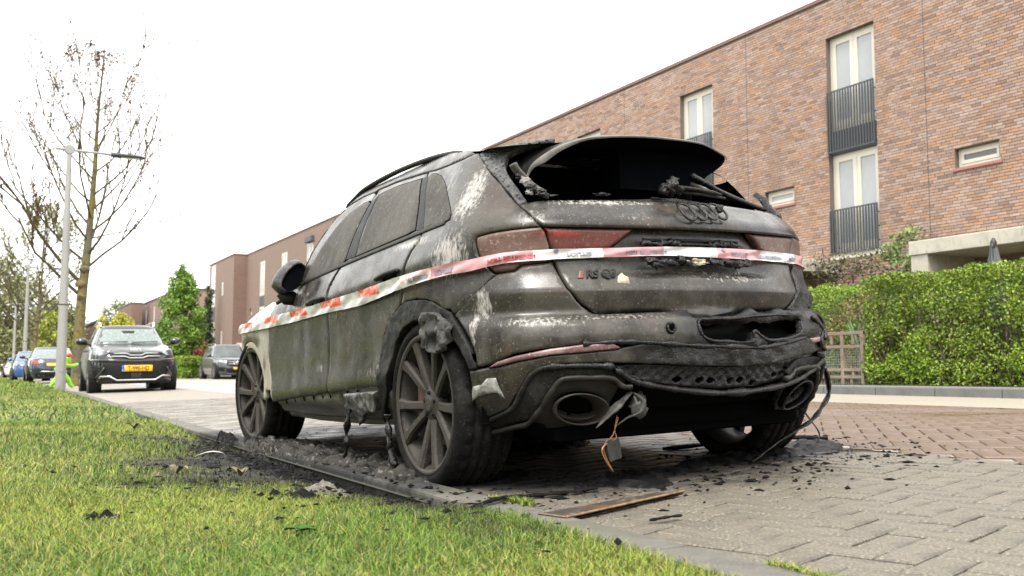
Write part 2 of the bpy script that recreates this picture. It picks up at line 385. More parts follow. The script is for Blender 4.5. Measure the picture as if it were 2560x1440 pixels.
# soot on the loose pavers near the car: a thin char film as its own sheet of flakes comes later
# white paint on two spots of the bay, bottom right
# ---- kerb stones
ks=tag(link('kerb',arr_mesh('kerb_base',[(1.43,-5,-.08),(1.6,-5,-.08),(1.6,12,-.08),(1.43,12,-.08)],[(0,1,2,3)],JOINT)),kind='structure')
ys=-1.0; i=0
kerb_me=[]
def stone(L,w,h,m,r=.012,seed=0):
    o=MB().box((-w/2,-L/2,-h),(w/2,L/2,0)).obj('kerb_stone',m); bevel(o,r,2); me=o.data; bpy.data.objects.remove(o); return me
KM=stone(.992,.15,.12,M_KERB)
while ys<60:
    x=float(kx(ys+.5)); dx=float(kx(ys+1)-kx(ys)); 
    o=link('kerb_stone',KM,ks,(x+.075,ys+.5,.012+RNG.normal(0,.0015)),(0,RNG.normal(0,.004)-.03,-math.atan(dx)+RNG.normal(0,.002))); ys+=1.0
kr=tag(link('road_kerb',arr_mesh('road_kerb_base',[(11.42,-6,.0),(11.54,-6,.0),(11.54,120,.0),(11.42,120,.0)],[(0,1,2,3)],JOINT)),kind='structure')
KM2=stone(.99,.16,.2,mat('kerb_grey',(.13,.13,.126),.8,layers=[(5,.45,.65,(.095,.095,.092)),(120,.5,.7,(.17,.167,.16))],bump=(120,.35,.004)),.018)
for k in range(70): link('kerb_stone',KM2,kr,(11.48,-4+k*1.0+.5,.252))
# ---- the lawn
def lawn_z(x,y): return .004+.028*np.clip((kx(y)-.04-x)/1.2,0,1)+.012*np.sin(x*2.3+1)*np.sin(y*1.9)+.05*np.clip((y-24)/12,0,1)-.05*np.exp(-((kx(y)-x)/.22)**2)*np.clip((y-2.9)/.8,0,1)*np.clip((8.5-y)/1.5,0,1)
gx=np.concatenate([np.linspace(-60,-6,12),np.linspace(-5,1,25)]); gy=np.concatenate([np.linspace(-4,12,60),np.linspace(13,150,60)])
V=[];Fq=[]
for y in gy:
    xs_=np.concatenate([gx,[float(kx(y))-.3,float(kx(y))-.01]])
    for x in xs_: V.append((x,y,float(lawn_z(x,y))-.012))
n=len(gx)+2
Fq=[(i*n+k,i*n+k+1,(i+1)*n+k+1,(i+1)*n+k) for i in range(len(gy)-1) for k in range(n-1)]
M_LAWN=mat('lawn_soil',(.10,.125,.03),.95,layers=[(3,.4,.6,(.15,.15,.045)),(60,.45,.6,(.06,.075,.02))],bump=(60,.8,.02),attr=('soot',(.018,.016,.013),7,.55,.9))
V=np.array(V)
def soot_lawn(x,y):
    s=np.zeros_like(x)
    for cx,cy,sx,sy,a in ((1.35,5.0,.42,1.5,1.0),(1.0,4.2,.42,.5,.72),(.92,5.0,.35,.5,.8),(1.35,3.2,.25,.5,.75),(1.3,6.9,.35,.5,1.0),(1.25,2.5,.25,.35,.42),(.55,3.9,.15,.1,.7)):
        s=np.maximum(s,a*np.exp(-((x-cx)/sx)**2-((y-cy)/sy)**2))
    return s
lawn=tag(link('lawn',arr_mesh('lawn',V,Fq,M_LAWN,True,attrs=dict(soot=soot_lawn(V[:,0],V[:,1])*.62))),kind='structure')
def blades(n,dist,h,w,seed,segs=2):
    """grass blades as narrow bent strips"""
    rg=np.random.default_rng(seed); X,Y=dist(rg,n); n=len(X)
    so_=soot_lawn(X,Y); keep=rg.random(n)>np.clip(so_*1.15-.12,0,.93); X,Y,so_=X[keep],Y[keep],so_[keep]; n=len(X)
    patch=np.array([mnoise.noise(Vector((a*1.1,b*1.1,3.3))) for a,b in zip(X,Y)])
    H=h*(.55+.75*rg.random(n))*(1+.5*patch)*(1-.45*np.clip(so_,0,1)); a=rg.random(n)*2*np.pi; lean=np.clip(rg.normal(.85,.5,n),0,1.7)
    ca,sa=np.cos(a),np.sin(a); ww=w*(.5+.9*rg.random(n)); Z=lawn_z(X,Y)-.012
    b2=rg.normal(0,.6,n)+a; P=[]
    ts=np.linspace(0,1,segs+1)
    for t in ts:
        d=H*lean*t*t; zz=Z+H*t*(1-.28*lean*t); cx=X+np.cos(b2)*d; cy=Y+np.sin(b2)*d; k=ww*(1-t)**.6 if t<1 else 0
        if t<1: P+= [np.stack([cx-sa*k,cy+ca*k,zz],1),np.stack([cx+sa*k,cy-ca*k,zz],1)]
        else: P+=[np.stack([cx,cy,zz],1)]
    m=len(P); V=np.stack(P,1).reshape(-1,3); o=(np.arange(n)*m)[:,None]
    F=[]
    for i in range(segs-1):
        b=2*i; F+=[o+np.array([[b,b+1,b+3]]),o+np.array([[b,b+3,b+2]])]
    b=2*(segs-1); F.append(o+np.array([[b,b+1,b+2]]))
    F=np.concatenate(F)
    tone=np.clip(.46+.60*patch+rg.normal(0,.25,n),0,.999); dry=np.array([mnoise.noise(Vector((a*.55+7,b*.35,1.))) for a,b in zip(X,Y)]); dead=rg.random(n)<(.07+.55*np.clip(dry*2.4-.35,0,1)+.12*np.clip(-patch*2,0,1)+.25*np.clip(so_*2,0,1)); tone=np.where(dead,.90+.09*rg.random(n),tone*.85)
    return V,F,np.repeat(tone,m),np.repeat(np.clip(so_*.62+rg.normal(0,.06,n),0,1),m)
M_GRASS=mat('grass_blade',(.1,.15,.03),.55,rand=[(.032,.075,.010),(.070,.140,.014),(.115,.19,.018),(.17,.24,.022),(.23,.265,.035),(.36,.29,.11)],attr=('soot',(.022,.019,.014),9,.55,.9),spec=.3)
def wedge(r0,r1,a0=-.62,a1=.62,pw=1.):
    def f(rg,n):
        r=r0+(r1-r0)*rg.random(n)**pw; a=.4974+a0+(a1-a0)*rg.random(n); x,y=r*np.sin(a),r*np.cos(a); k=x<kx(y)-.005+.03*rg.random(n); return x[k],y[k]
    return f
for nm,(n,ds,h,w,sd_,sg) in dict(near=(210000,wedge(1.75,4.2,pw=.9),.036,.00125,11,3),mid=(140000,wedge(4.0,9.5,pw=.8),.040,.0022,12,2),far=(80000,wedge(9,30,-.62,0,pw=.75),.05,.007,13,1),edge=(30000,wedge(28,75,-.62,-.2),.10,.02,14,1)).items():
    Vb,Fb,tn,so_=blades(n,ds,h,w,sd_,sg)
    tag(link('grass',arr_mesh('grass',Vb,Fb,M_GRASS,False,tone=tn,attrs=dict(soot=so_))),kind='stuff')
# moss and grass in the kerb joint
def joint_d(rg,n):
    t=rg.random(n)*3.2+1.2; x=kx(t)+.153+rg.normal(0,.008,n); k=(np.sin(t*9.1)+np.sin(t*4.3+1))>.9; return x[k],t[k]
Vb,Fb,tn,so_=blades(6000,joint_d,.03,.0016,21,2); Vb[:,2]+=.012
tag(link('grass',arr_mesh('joint_grass',Vb,Fb,M_GRASS,False,tone=tn,attrs=dict(soot=so_*0))),kind='stuff')
# ================================================================ BUILDINGS
BR=[(.235,.163,.128),(.20,.152,.135),(.29,.215,.175),(.26,.215,.20),(.285,.178,.112),(.15,.105,.088),(.32,.255,.225),(.31,.185,.105),(.24,.18,.15)]
BR=[(r*1.24,g*1.17,b*1.12) for r,g,b in BR]
M_BRICK=mat('facade_brick',BR[0],.85,rand=BR,layers=[(25,.5,.7,(.25,.165,.135)),(.9,.56,.78,(.21,.14,.105),7,(1,1,.16)),(40,.60,.70,(.36,.32,.29),5)],bump=(120,.35,.004))
M_MORT=mat('mortar',(.13,.105,.09),.95)
def brickwall_mat(name,c1,c2,mort,ax='yz',sc=1.):
    m=bpy.data.materials.new(name); m.use_nodes=True; N=m.node_tree.nodes; L=m.node_tree.links; b=N['Principled BSDF']; b.inputs['Roughness'].default_value=.85
    tc=N.new('ShaderNodeTexCoord'); sp=N.new('ShaderNodeSeparateXYZ'); cb=N.new('ShaderNodeCombineXYZ'); L.new(tc.outputs['Object'],sp.inputs[0])
    L.new(sp.outputs['Y' if ax=='yz' else 'X'],cb.inputs[0]); L.new(sp.outputs['Z'],cb.inputs[1])
    t=N.new('ShaderNodeTexBrick'); L.new(cb.outputs[0],t.inputs[0]); t.inputs['Scale'].default_value=1; t.inputs['Brick Width'].default_value=.22; t.inputs['Row Height'].default_value=.0625; t.inputs['Mortar Size'].default_value=.006
    t.inputs['Color1'].default_value=(*c1,1); t.inputs['Color2'].default_value=(*c2,1); t.inputs['Mortar'].default_value=(*mort,1); t.inputs['Bias'].default_value=0
    n=N.new('ShaderNodeTexNoise'); n.inputs['Scale'].default_value=.6; n.inputs['Detail'].default_value=8; L.new(tc.outputs['Object'],n.inputs[0])
    mx=N.new('ShaderNodeMix'); mx.data_type='RGBA'; mr=N.new('ShaderNodeMapRange'); mr.inputs[1].default_value=.4; mr.inputs[2].default_value=.65; mr.inputs[4].default_value=.5; L.new(n.outputs[0],mr.inputs[0]); L.new(mr.outputs[0],mx.inputs[0]); L.new(t.outputs[0],mx.inputs[6]); mx.inputs[7].default_value=(*[v*.85 for v in c1],1)
    L.new(mx.outputs[2],b.inputs['Base Color']); return m
M_BW=brickwall_mat('brick_wall_far',(.245,.165,.125),(.195,.135,.11),(.13,.105,.09))
M_BWX=brickwall_mat('brick_wall_end',(.20,.12,.088),(.155,.092,.07),(.11,.09,.08),'xz')
M_BW3=brickwall_mat('brick_wall_third',(.27,.175,.14),(.225,.15,.125),(.15,.12,.10))
M_BW3X=brickwall_mat('brick_wall_third_end',(.27,.175,.14),(.225,.15,.125),(.15,.12,.10),'xz')
M_FRAME=mat('window_frame_paint',(.56,.53,.455),.45)
M_GLASS=mat('window_glass',(.33,.345,.355),.06,spec=.5,layers=[(1.5,.4,.7,(.29,.305,.32))])
M_GLASSD=mat('window_glass_dark',(.045,.05,.05),.05,spec=.8)
M_IRON=mat('railing_steel',(.045,.05,.055),.5)
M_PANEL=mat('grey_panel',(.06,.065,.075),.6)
M_CAP=mat('roof_cap',(.16,.085,.068),.6)
M_SILL=mat('red_sill',(.33,.14,.115),.6)
M_CONC=mat('canopy_concrete',(.46,.43,.36),.85,layers=[(3,.45,.62,(.38,.36,.30)),(14,.55,.7,(.24,.23,.19),6,(1,1,.25))],bump=(60,.3,.004))
FX=17.0
def facade(X,y0,y1,z0,z1,openings,m,parent,name='wall',depth=.3):
    """street-side wall (normal -x) with openings, reveals included"""
    ysx=sorted({y0,y1,*[o[0] for o in openings],*[o[1] for o in openings]}); zs=sorted({z0,z1,*[o[2] for o in openings],*[o[3] for o in openings]})
    b=MB()
    for a,c in zip(ysx,ysx[1:]):
        for e,f in zip(zs,zs[1:]):
            if any(o[0]<=a and c<=o[1] and o[2]<=e and f<=o[3] for o in openings): continue
            b.add([(X,a,e),(X,c,e),(X,c,f),(X,a,f)],[(0,3,2,1)])
    for (a,c,e,f) in [o[:4] for o in openings]:
        b.add([(X,a,e),(X+depth,a,e),(X+depth,a,f),(X,a,f)],[(3,2,1,0)]); b.add([(X,c,e),(X+depth,c,e),(X+depth,c,f),(X,c,f)],[(0,1,2,3)])
        b.add([(X,a,f),(X+depth,a,f),(X+depth,c,f),(X,c,f)],[(3,2,1,0)]); b.add([(X,a,e),(X+depth,a,e),(X+depth,c,e),(X,c,e)],[(0,1,2,3)])
    return b.obj(name,m,parent)
def door_set(X,a,c,e,f,parent,name='french_window',leaves=2,glass=M_GLASS):
    """framed glazing set back in the wall: frame > pane"""
    x=X+.13; b=MB(); w=.07
    b.box((x,a,e),(x+.06,a+w,f)).box((x,c-w,e),(x+.06,c,f)).box((x,a+w,f-w),(x+.06,c-w,f)).box((x,a+w,e),(x+.06,c-w,e+w))
    L=(c-a-2*w)/leaves; panes=[]
    for k in range(leaves):
        p,q=a+w+k*L+.004,a+w+(k+1)*L-.004; s=.105 if leaves>1 else .05; x2=x-.012
        b.box((x2,p,e+w+.004),(x2+.055,p+s,f-w-.004)).box((x2,q-s,e+w+.004),(x2+.055,q,f-w-.004)).box((x2,p+s,f-w-s),(x2+.055,q-s,f-w-.004)).box((x2,p+s,e+w+.004),(x2+.055,q-s,e+w+s*1.5))
        panes.append((p+s,q-s,e+w+s*1.5,f-w-s))
    fr=b.obj(name,M_FRAME,parent)
    for (p,q,g,h) in panes: MB().box((x+.012,p,g),(x+.03,q,h)).obj('pane',glass,fr)
    return fr
def railing(X,a,c,e,f,parent,panel_to=None):
    b=MB(); x=X-.05
    b.box((x-.012,a,f-.03),(x+.012,c,f)).box((x-.012,a,e),(x+.012,c,e+.03)).box((x-.014,a,e+.03),(x+.014,a+.03,f-.03)).box((x-.014,c-.03,e+.03),(x+.014,c,f-.03))
    for (yy) in (a+.012,c-.012):
        for zz in (e+.2,(e+f)/2,f-.2): b.box((x+.014,yy-.012,zz-.012),(X+.12,yy+.012,zz+.012))
    r=b.obj('railing',M_IRON,parent)
    n=17; bar=MB().box((-.011,-.016,0),(.011,.016,f-e-.06)).mesh('baluster',M_IRON)
    for k in range(1,n): link('baluster',bar,r,(x,a+(c-a)*k/n,e+.03))
    return r
terr1=empty('brick_terrace',(FX,20,0),0,'long three-storey brick terrace with tall balcony windows behind the burnt car','building')
terr1.location=(0,0,0)
cols=[9.23+5.4*k for k in range(7)]
ops=[]; 
for y in cols: ops.append((y,y+1.39,3.0,8.17)); ops.append((y-2.89,y-1.9,4.51,4.90)); ops.append((y-2.0,y-.3,.3,2.55))
ops=[o for o in ops if o[0]>4.2 and o[1]<44.5]
facade(FX,4,45,0,9.10,ops,M_MORT,terr1)
# side, roof, back
MB().add([(FX,4,0),(27,4,0),(27,4,9.1),(FX,4,9.1)],[(0,1,2,3)]).add([(27,4,0),(27,45,0),(27,45,9.1),(27,4,9.1)],[(0,1,2,3)]).add([(FX,45,0),(27,45,0),(27,45,9.1),(FX,45,9.1)],[(3,2,1,0)]).obj('end_wall',M_BWX,terr1)
MB().add([(FX,4,9.08),(27,4,9.08),(27,45,9.08),(FX,45,9.08)],[(0,1,2,3)]).obj('roof',M_PANEL,terr1)
MB().box((FX-.04,4,9.10),(FX+.25,45,9.19)).obj('roof_edge',M_CAP,terr1)
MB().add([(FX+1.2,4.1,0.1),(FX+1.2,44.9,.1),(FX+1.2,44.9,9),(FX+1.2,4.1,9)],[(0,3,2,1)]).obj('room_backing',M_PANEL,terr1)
for y in cols:
    e=None
    door_set(FX,y,y+1.39,5.98,8.17,terr1); door_set(FX,y,y+1.39,3.14,5.42,terr1)
    MB().box((FX+.09,y,5.425),(FX+.12,y+1.39,5.975)).obj('grey_panel',M_PANEL,terr1)
    MB().box((FX-.03,y-.02,3.0),(FX+.2,y+1.41,3.06)).box((FX-.0,y,3.062),(FX+.2,y+1.39,3.138)).obj('threshold',M_FRAME,terr1)
    railing(FX,y+.02,y+1.37,5.45,6.88,terr1); railing(FX,y+.02,y+1.37,3.12,4.13,terr1)
    if y-2.89>4.2:
        fr=door_set(FX-.03,y-2.88,y-1.91,4.52,4.895,terr1,'small_window',1,M_GLASSD if y<10 or abs(y-14.63)<.1 else M_GLASS)
        MB().box((FX-.05,y-2.95,4.45),(FX+.12,y-1.86,4.507)).obj('window_sill',M_SILL,terr1)
    MB().box((FX+.15,y-1.98,.35),(FX+.2,y-.32,2.5)).obj('ground_window',M_GLASSD,terr1)
# bricks
def brick_field(parent,X,y0,y1,z0,z1,ops,m,keep=300,seed=9):
    rg=np.random.default_rng(seed); Lb,Hb,J=.21,.051,.0105; c=[]
    nr=int((z1-z0)/(Hb+J))
    for r in range(nr):
        z=z0+r*(Hb+J); off=(0,.5,.25,.75)[r%4]*(Lb+J)+rg.normal(0,.003); y=y0-off
        while y<y1:
            a,b=max(y,y0),min(y+Lb,y1)
            segs=[(a,b)]
            for o in ops:
                if o[2]-Hb*.5<z+Hb*.5<o[3]+Hb*.5 and not (z+Hb<=o[2]+.01 or z>=o[3]-.01):
                    ns=[]
                    for (p,q) in segs:
                        if q<=o[0] or p>=o[1]: ns.append((p,q)); continue
                        if p<o[0]-.02: ns.append((p,o[0]))
                        if q>o[1]+.02: ns.append((o[1],q))
                    segs=ns
            for (p,q) in segs:
                if q-p>.02: c.append((p,q,z,z+Hb))
            y+=Lb+J
    c=np.array(c); full=np.abs(c[:,1]-c[:,0]-Lb)<1e-4
    # largest in the picture first: near ones inside the frame
    P=np.stack([np.full(len(c),X),c[:,:2].mean(1),c[:,2:].mean(1)-.445],1); yw,pt=.4974,.0865
    Fv=np.array([math.sin(yw)*math.cos(pt),math.cos(yw)*math.cos(pt),math.sin(pt)]); Rv=np.array([math.cos(yw),-math.sin(yw),0]); Uv=np.cross(Rv,Fv); dz=P@Fv; sx=P@Rv/dz*2448; sy=P@Uv/dz*2448
    vis=(np.abs(sx)<1270)&(np.abs(sy)<710)&(c[:,2]>2.95)&full
    score=np.where(vis,dz,1e3+dz); od=np.argsort(score); one=od[:keep]; rest=np.setdiff1d(np.arange(len(c)),one)
    me=MB().add([(-.012,-Lb/2,0),(-.012,Lb/2,0),(-.012,Lb/2,Hb),(-.012,-Lb/2,Hb),(.006,-Lb/2,0),(.006,Lb/2,0),(.006,Lb/2,Hb),(.006,-Lb/2,Hb)],[(0,3,2,1),(0,1,5,4),(2,3,7,6),(1,2,6,5),(3,0,4,7)]).mesh('brick',m)
    for i in one:
        o=link('brick',me,parent,(X+rg.normal(0,.0015),c[i,0]+Lb/2,c[i,2]))
    d=rg.normal(0,.0015,len(rest)); q=c[rest]; n=len(rest); x0=X-.012+d; x1=np.full(n,X+.006)
    V=np.stack([np.stack([x0,q[:,0],q[:,2]],1),np.stack([x0,q[:,1],q[:,2]],1),np.stack([x0,q[:,1],q[:,3]],1),np.stack([x0,q[:,0],q[:,3]],1),np.stack([x1,q[:,0],q[:,2]],1),np.stack([x1,q[:,1],q[:,2]],1),np.stack([x1,q[:,1],q[:,3]],1),np.stack([x1,q[:,0],q[:,3]],1)],1).reshape(-1,3)
    Fl=np.array([(0,3,2,1),(0,1,5,4),(2,3,7,6),(1,2,6,5),(3,0,4,7)]); Fq=(Fl[None]+np.arange(n)[:,None,None]*8).reshape(-1,4)
    # tone: random per brick with orange stretches
    yc=q[:,:2].mean(1); zc=q[:,2]; t=rg.random(n)
    pn=np.array([mnoise.noise(Vector((a*.7,b*.9,1.2))) for a,b in zip(yc,zc)]); t=np.where((pn>.28)&(rg.random(n)<.32),.84+.08*rg.random(n),t)
    tag(link('bricks',arr_mesh('bricks',V,Fq,m,tone=np.repeat(t,8)),parent),kind='stuff')
brick_field(terr1,FX,4,45,1.6,9.09,ops,M_BRICK)
for yy in (13.35,18.7,24.1,29.5): MB().box((FX-.0165,yy,2.96),(FX-.0125,yy+.012,9.09)).obj('movement_joint',M_PANEL,terr1)
# concrete canopies over the front doors with a side fin
for k,y in enumerate([4.98+5.4*j for j in range(7)]):
    cp=MB().box((15.6,y,2.68),(16.985,y+2.4,2.95)).obj('canopy',M_CONC,terr1); bevel(cp,.012,1)
    MB().box((15.63,y+2.0,.1),(16.98,y+2.37,2.677)).obj('fin_wall',M_CONC,terr1)
# second terrace and its projecting stair block
terr2=empty('brick_terrace',(0,0,0),0,'farther brick terrace left of the burnt car with roller shutter box over one window','building')
cols2=[50.2+5.55*k for k in range(4)]
ops2=[(y,y+1.3,2.9,8.15) for y in cols2]+[(70.2,71.0,4.6,5.05)]
facade(FX,45.03,72,0,9.05,ops2,M_BW,terr2)
MB().add([(FX,45.03,9.03),(27,45.03,9.03),(27,80,9.03),(FX,80,9.03)],[(0,1,2,3)]).obj('roof',M_PANEL,terr2)
MB().add([(27,45.03,0),(27,80,0),(27,80,9),(27,45.03,9)],[(0,1,2,3)]).obj('rear_wall',M_BW,terr2)
MB().box((FX-.04,45.03,9.05),(FX+.25,72,9.13)).obj('roof_edge',M_CAP,terr2)
for y in cols2:
    door_set(FX-.125,y,y+1.3,5.75,8.15,terr2); door_set(FX-.125,y,y+1.3,2.9,5.0,terr2); MB().box((FX+.01,y,5.0),(FX+.04,y+1.3,5.75)).obj('grey_panel',M_PANEL,terr2)
bevel(MB().box((FX-.22,cols2[1]-.15,8.16),(FX+.02,cols2[1]+1.15,8.5)).obj('shutter_box',M_PANEL,terr2),.02,1)
door_set(FX-.03,70.22,70.98,4.62,5.03,terr2,'small_window',1)
PX=16.05
facade(PX,72,80.6,0,9.05,[(78.3,79.9,5.6,8.9),(78.3,79.9,2.0,4.4),(75.4,75.9,6.3,7.3),(75.4,75.9,2.6,3.6)],M_BW,terr2,'block_wall')
MB().add([(PX,72,0),(FX,72,0),(FX,72,9.05),(PX,72,9.05)],[(0,1,2,3)]).obj('block_side',M_BWX,terr2)
MB().add([(PX,80.6,0),(27,80.6,0),(27,80.6,9.05),(PX,80.6,9.05)],[(3,2,1,0)]).add([(PX,72,9.05),(FX,72,9.05),(FX,80.6,9.05),(PX,80.6,9.05)],[(0,1,2,3)]).obj('block_end',M_BWX,terr2)
MB().box((PX-.04,71.96,9.055),(FX-.05,80.6,9.13)).obj('block_roof_edge',M_CAP,terr2)
for (a,c,e,f) in ((78.3,79.9,5.6,8.9),(78.3,79.9,2.0,4.4),(75.4,75.9,6.3,7.3),(75.4,75.9,2.6,3.6)): door_set(PX-.13,a,c,e,f,terr2,'block_window',1,M_GLASS)
MB().box((PX-.03,78.3,4.42),(PX+.02,79.9,5.58)).obj('block_panel',M_PANEL,terr2)
bevel(MB().box((PX+.3,71.75,0.1),(FX-.1,71.98,2.6)).obj('white_porch',M_FRAME,terr2),.02,1)
# third row
terr3=empty('brick_terrace',(0,0,0),0,'distant pink brick terrace behind the bright green street tree','building')
facade(17.2,100,128,0,8.7,[(104+6*k,104.9+6*k,3,7.9) for k in range(4)],M_BW3,terr3)
for k in range(4): door_set(17.08,104+6*k,104.9+6*k,3,7.9,terr3)
MB().add([(17.2,100,0),(30,100,0),(30,100,8.7),(17.2,100,8.7)],[(0,1,2,3)]).obj('end_wall',M_BW3X,terr3)
MB().add([(17.2,100,8.69),(30,100,8.69),(30,128,8.69),(17.2,128,8.69)],[(0,1,2,3)]).obj('roof',M_PANEL,terr3)
MB().box((17.1,99.9,8.7),(30,100.2,8.82)).box((17.1,100.2,8.7),(17.4,128,8.82)).obj('roof_edge',M_CAP,terr3)
blk=empty('brick_house',(0,0,0),0,'narrow dark brick house beside the low flat-roofed building in the distance','building')
MB().add([(15.2,120,0),(16.4,120,0),(16.4,120,8.45),(15.2,120,8.45)],[(0,1,2,3)]).add([(15.2,120,0),(15.2,132,0),(15.2,132,8.45),(15.2,120,8.45)],[(3,2,1,0)]).obj('wall',M_BWX,blk)
MB().box((15.15,119.95,8.45),(16.45,132,8.58)).obj('roof',M_PANEL,blk)
low=empty('brick_shed',(0,0,0),0,'low flat-roofed dark brick building behind the black parked car','building')
MB().add([(11.3,118,0),(15.0,118,0),(15.0,118,6.0),(11.3,118,6.0)],[(0,1,2,3)]).add([(11.3,118,0),(11.3,130,0),(11.3,130,6.0),(11.3,118,6.0)],[(3,2,1,0)]).obj('wall',mat('shed_brick',(.19,.10,.085),.85,layers=[(4,.4,.6,(.15,.085,.075))]),low)
bevel(MB().box((11.2,117.8,6.0),(15.1,130,6.3)).obj('roof',M_PANEL,low),.03,1)
# ================================================================ PLANTS AND STREET FURNITURE
def leafmat(name,ramp,rough=.5): return mat(name,ramp[0],rough,rand=ramp,spec=.35)
M_HEDGE=leafmat('hedge_leaf',[(.028,.070,.010),(.058,.135,.014),(.105,.20,.018),(.155,.26,.022),(.24,.33,.03),(.19,.21,.045)],.4)
M_BUSH=leafmat('street_tree_leaf',[(.06,.13,.018),(.10,.20,.022),(.15,.26,.03),(.19,.30,.045)])
M_WILLOW=leafmat('willow_leaf',[(.13,.15,.05),(.18,.20,.075),(.22,.22,.09),(.19,.185,.09),(.15,.17,.06)])
M_YEL=leafmat('yellow_leaf',[(.28,.30,.03),(.38,.36,.04),(.46,.40,.05)])
M_RED=M_RED; M_REDL=leafmat('red_leaf',[(.22,.04,.035),(.30,.06,.05),(.36,.10,.08)])
M_CON=leafmat('conifer_needle',[(.03,.055,.02),(.045,.07,.028),(.06,.065,.03)])
M_PALE=leafmat('climber_leaf',[(.13,.19,.06),(.19,.26,.09),(.24,.29,.12),(.26,.22,.10)])
M_BUD=leafmat('bud',[(.08,.034,.018),(.115,.05,.026),(.14,.07,.036),(.06,.028,.016)],.75)
M_BARK=mat('bark',(.105,.092,.06),.9,layers=[(1.6,.42,.6,(.16,.125,.022),5),(7,.5,.62,(.055,.05,.03),7),(3,.6,.7,(.13,.12,.095))],bump=(18,.7,.03))
M_TWIG=mat('twig',(.06,.042,.026),.9,layers=[(1.2,.45,.65,(.085,.07,.02))])
M_STEM=mat('hedge_stem',(.09,.07,.045),.9)
def leaves(P,size,seed,flat=.35,asp=.55,tone=None):
    """one bent leaf (two faces) at every point"""
    rg=np.random.default_rng(seed); n=len(P); s=size*(.6+.8*rg.random(n))
    a=rg.normal(size=(n,3)); a/=np.linalg.norm(a,axis=1)[:,None]; b=rg.normal(size=(n,3)); b-=a*(a*b).sum(1)[:,None]; b/=np.linalg.norm(b,axis=1)[:,None]; c=np.cross(a,b)
    t0=P-a*s[:,None]*.5; t1=P+a*s[:,None]*.5; l=P+b*(s*asp*.5)[:,None]+c*(s*.12)[:,None]; r=P-b*(s*asp*.5)[:,None]+c*(s*.12)[:,None]
    V=np.stack([t0,l,t1,r],1).reshape(-1,3); o=(np.arange(n)*4)[:,None]
    F=np.concatenate([o+np.array([[0,1,2]]),o+np.array([[0,2,3]])])
    tn=np.clip(tone if tone is not None else rg.random(n),0,.999)
    return V,F,np.repeat(tn,4)
def clump_points(n,clumps,seed,shell=.55):
    rg=np.random.default_rng(seed); w=np.array([c[3]*c[4]*c[5] for c in clumps])**.7; w/=w.sum(); k=rg.choice(len(clumps),n,p=w); C=np.array(clumps)[k]
    d=rg.normal(size=(n,3)); d/=np.linalg.norm(d,axis=1)[:,None]; rad=shell+(1-shell)*rg.random(n)
    ct=rg.random(len(clumps))
    return C[:,:3]+d*C[:,3:6]*rad[:,None]*(.9+.2*rg.random(n))[:,None], np.clip(.25+.5*ct[k]+.25*d[:,2]*.4+rg.normal(0,.16,n),0,.999)
def grow(mb,tips,p,d,L,r,lev,rg,up=.25,kids=(3,4),spread=.55):
    pts=[p]; dd=d.copy(); n=5
    for i in range(n):
        dd=(dd+Vector((rg.normal(0,.10),rg.normal(0,.10),rg.normal(0,.06)+up*.28))).normalized(); pts.append(pts[-1]+dd*L/n)
    rr=[r*(1-.62*i/n) for i in range(n+1)]; mb.tube(pts,rr,5 if lev else 7,caps=False)
    if lev==0 or r<.006:
        tips+= [(q,dd) for q in pts[2:]]; return
    for k in range(rg.integers(*kids)+1):
        t=.3+.65*rg.random(); i=min(int(t*n),n-1); q=pts[i].lerp(pts[i+1],t*n-i); ax=Vector(rg.normal(size=3)).cross(dd).normalized()
        nd=(dd*math.cos(spread)+ax*math.sin(spread)).normalized(); grow(mb,tips,q,nd,L*(.42+.3*rg.random()),r*.5,lev-1,rg,up,kids,spread)
    tips+= [(q,dd) for q in pts[3:]]
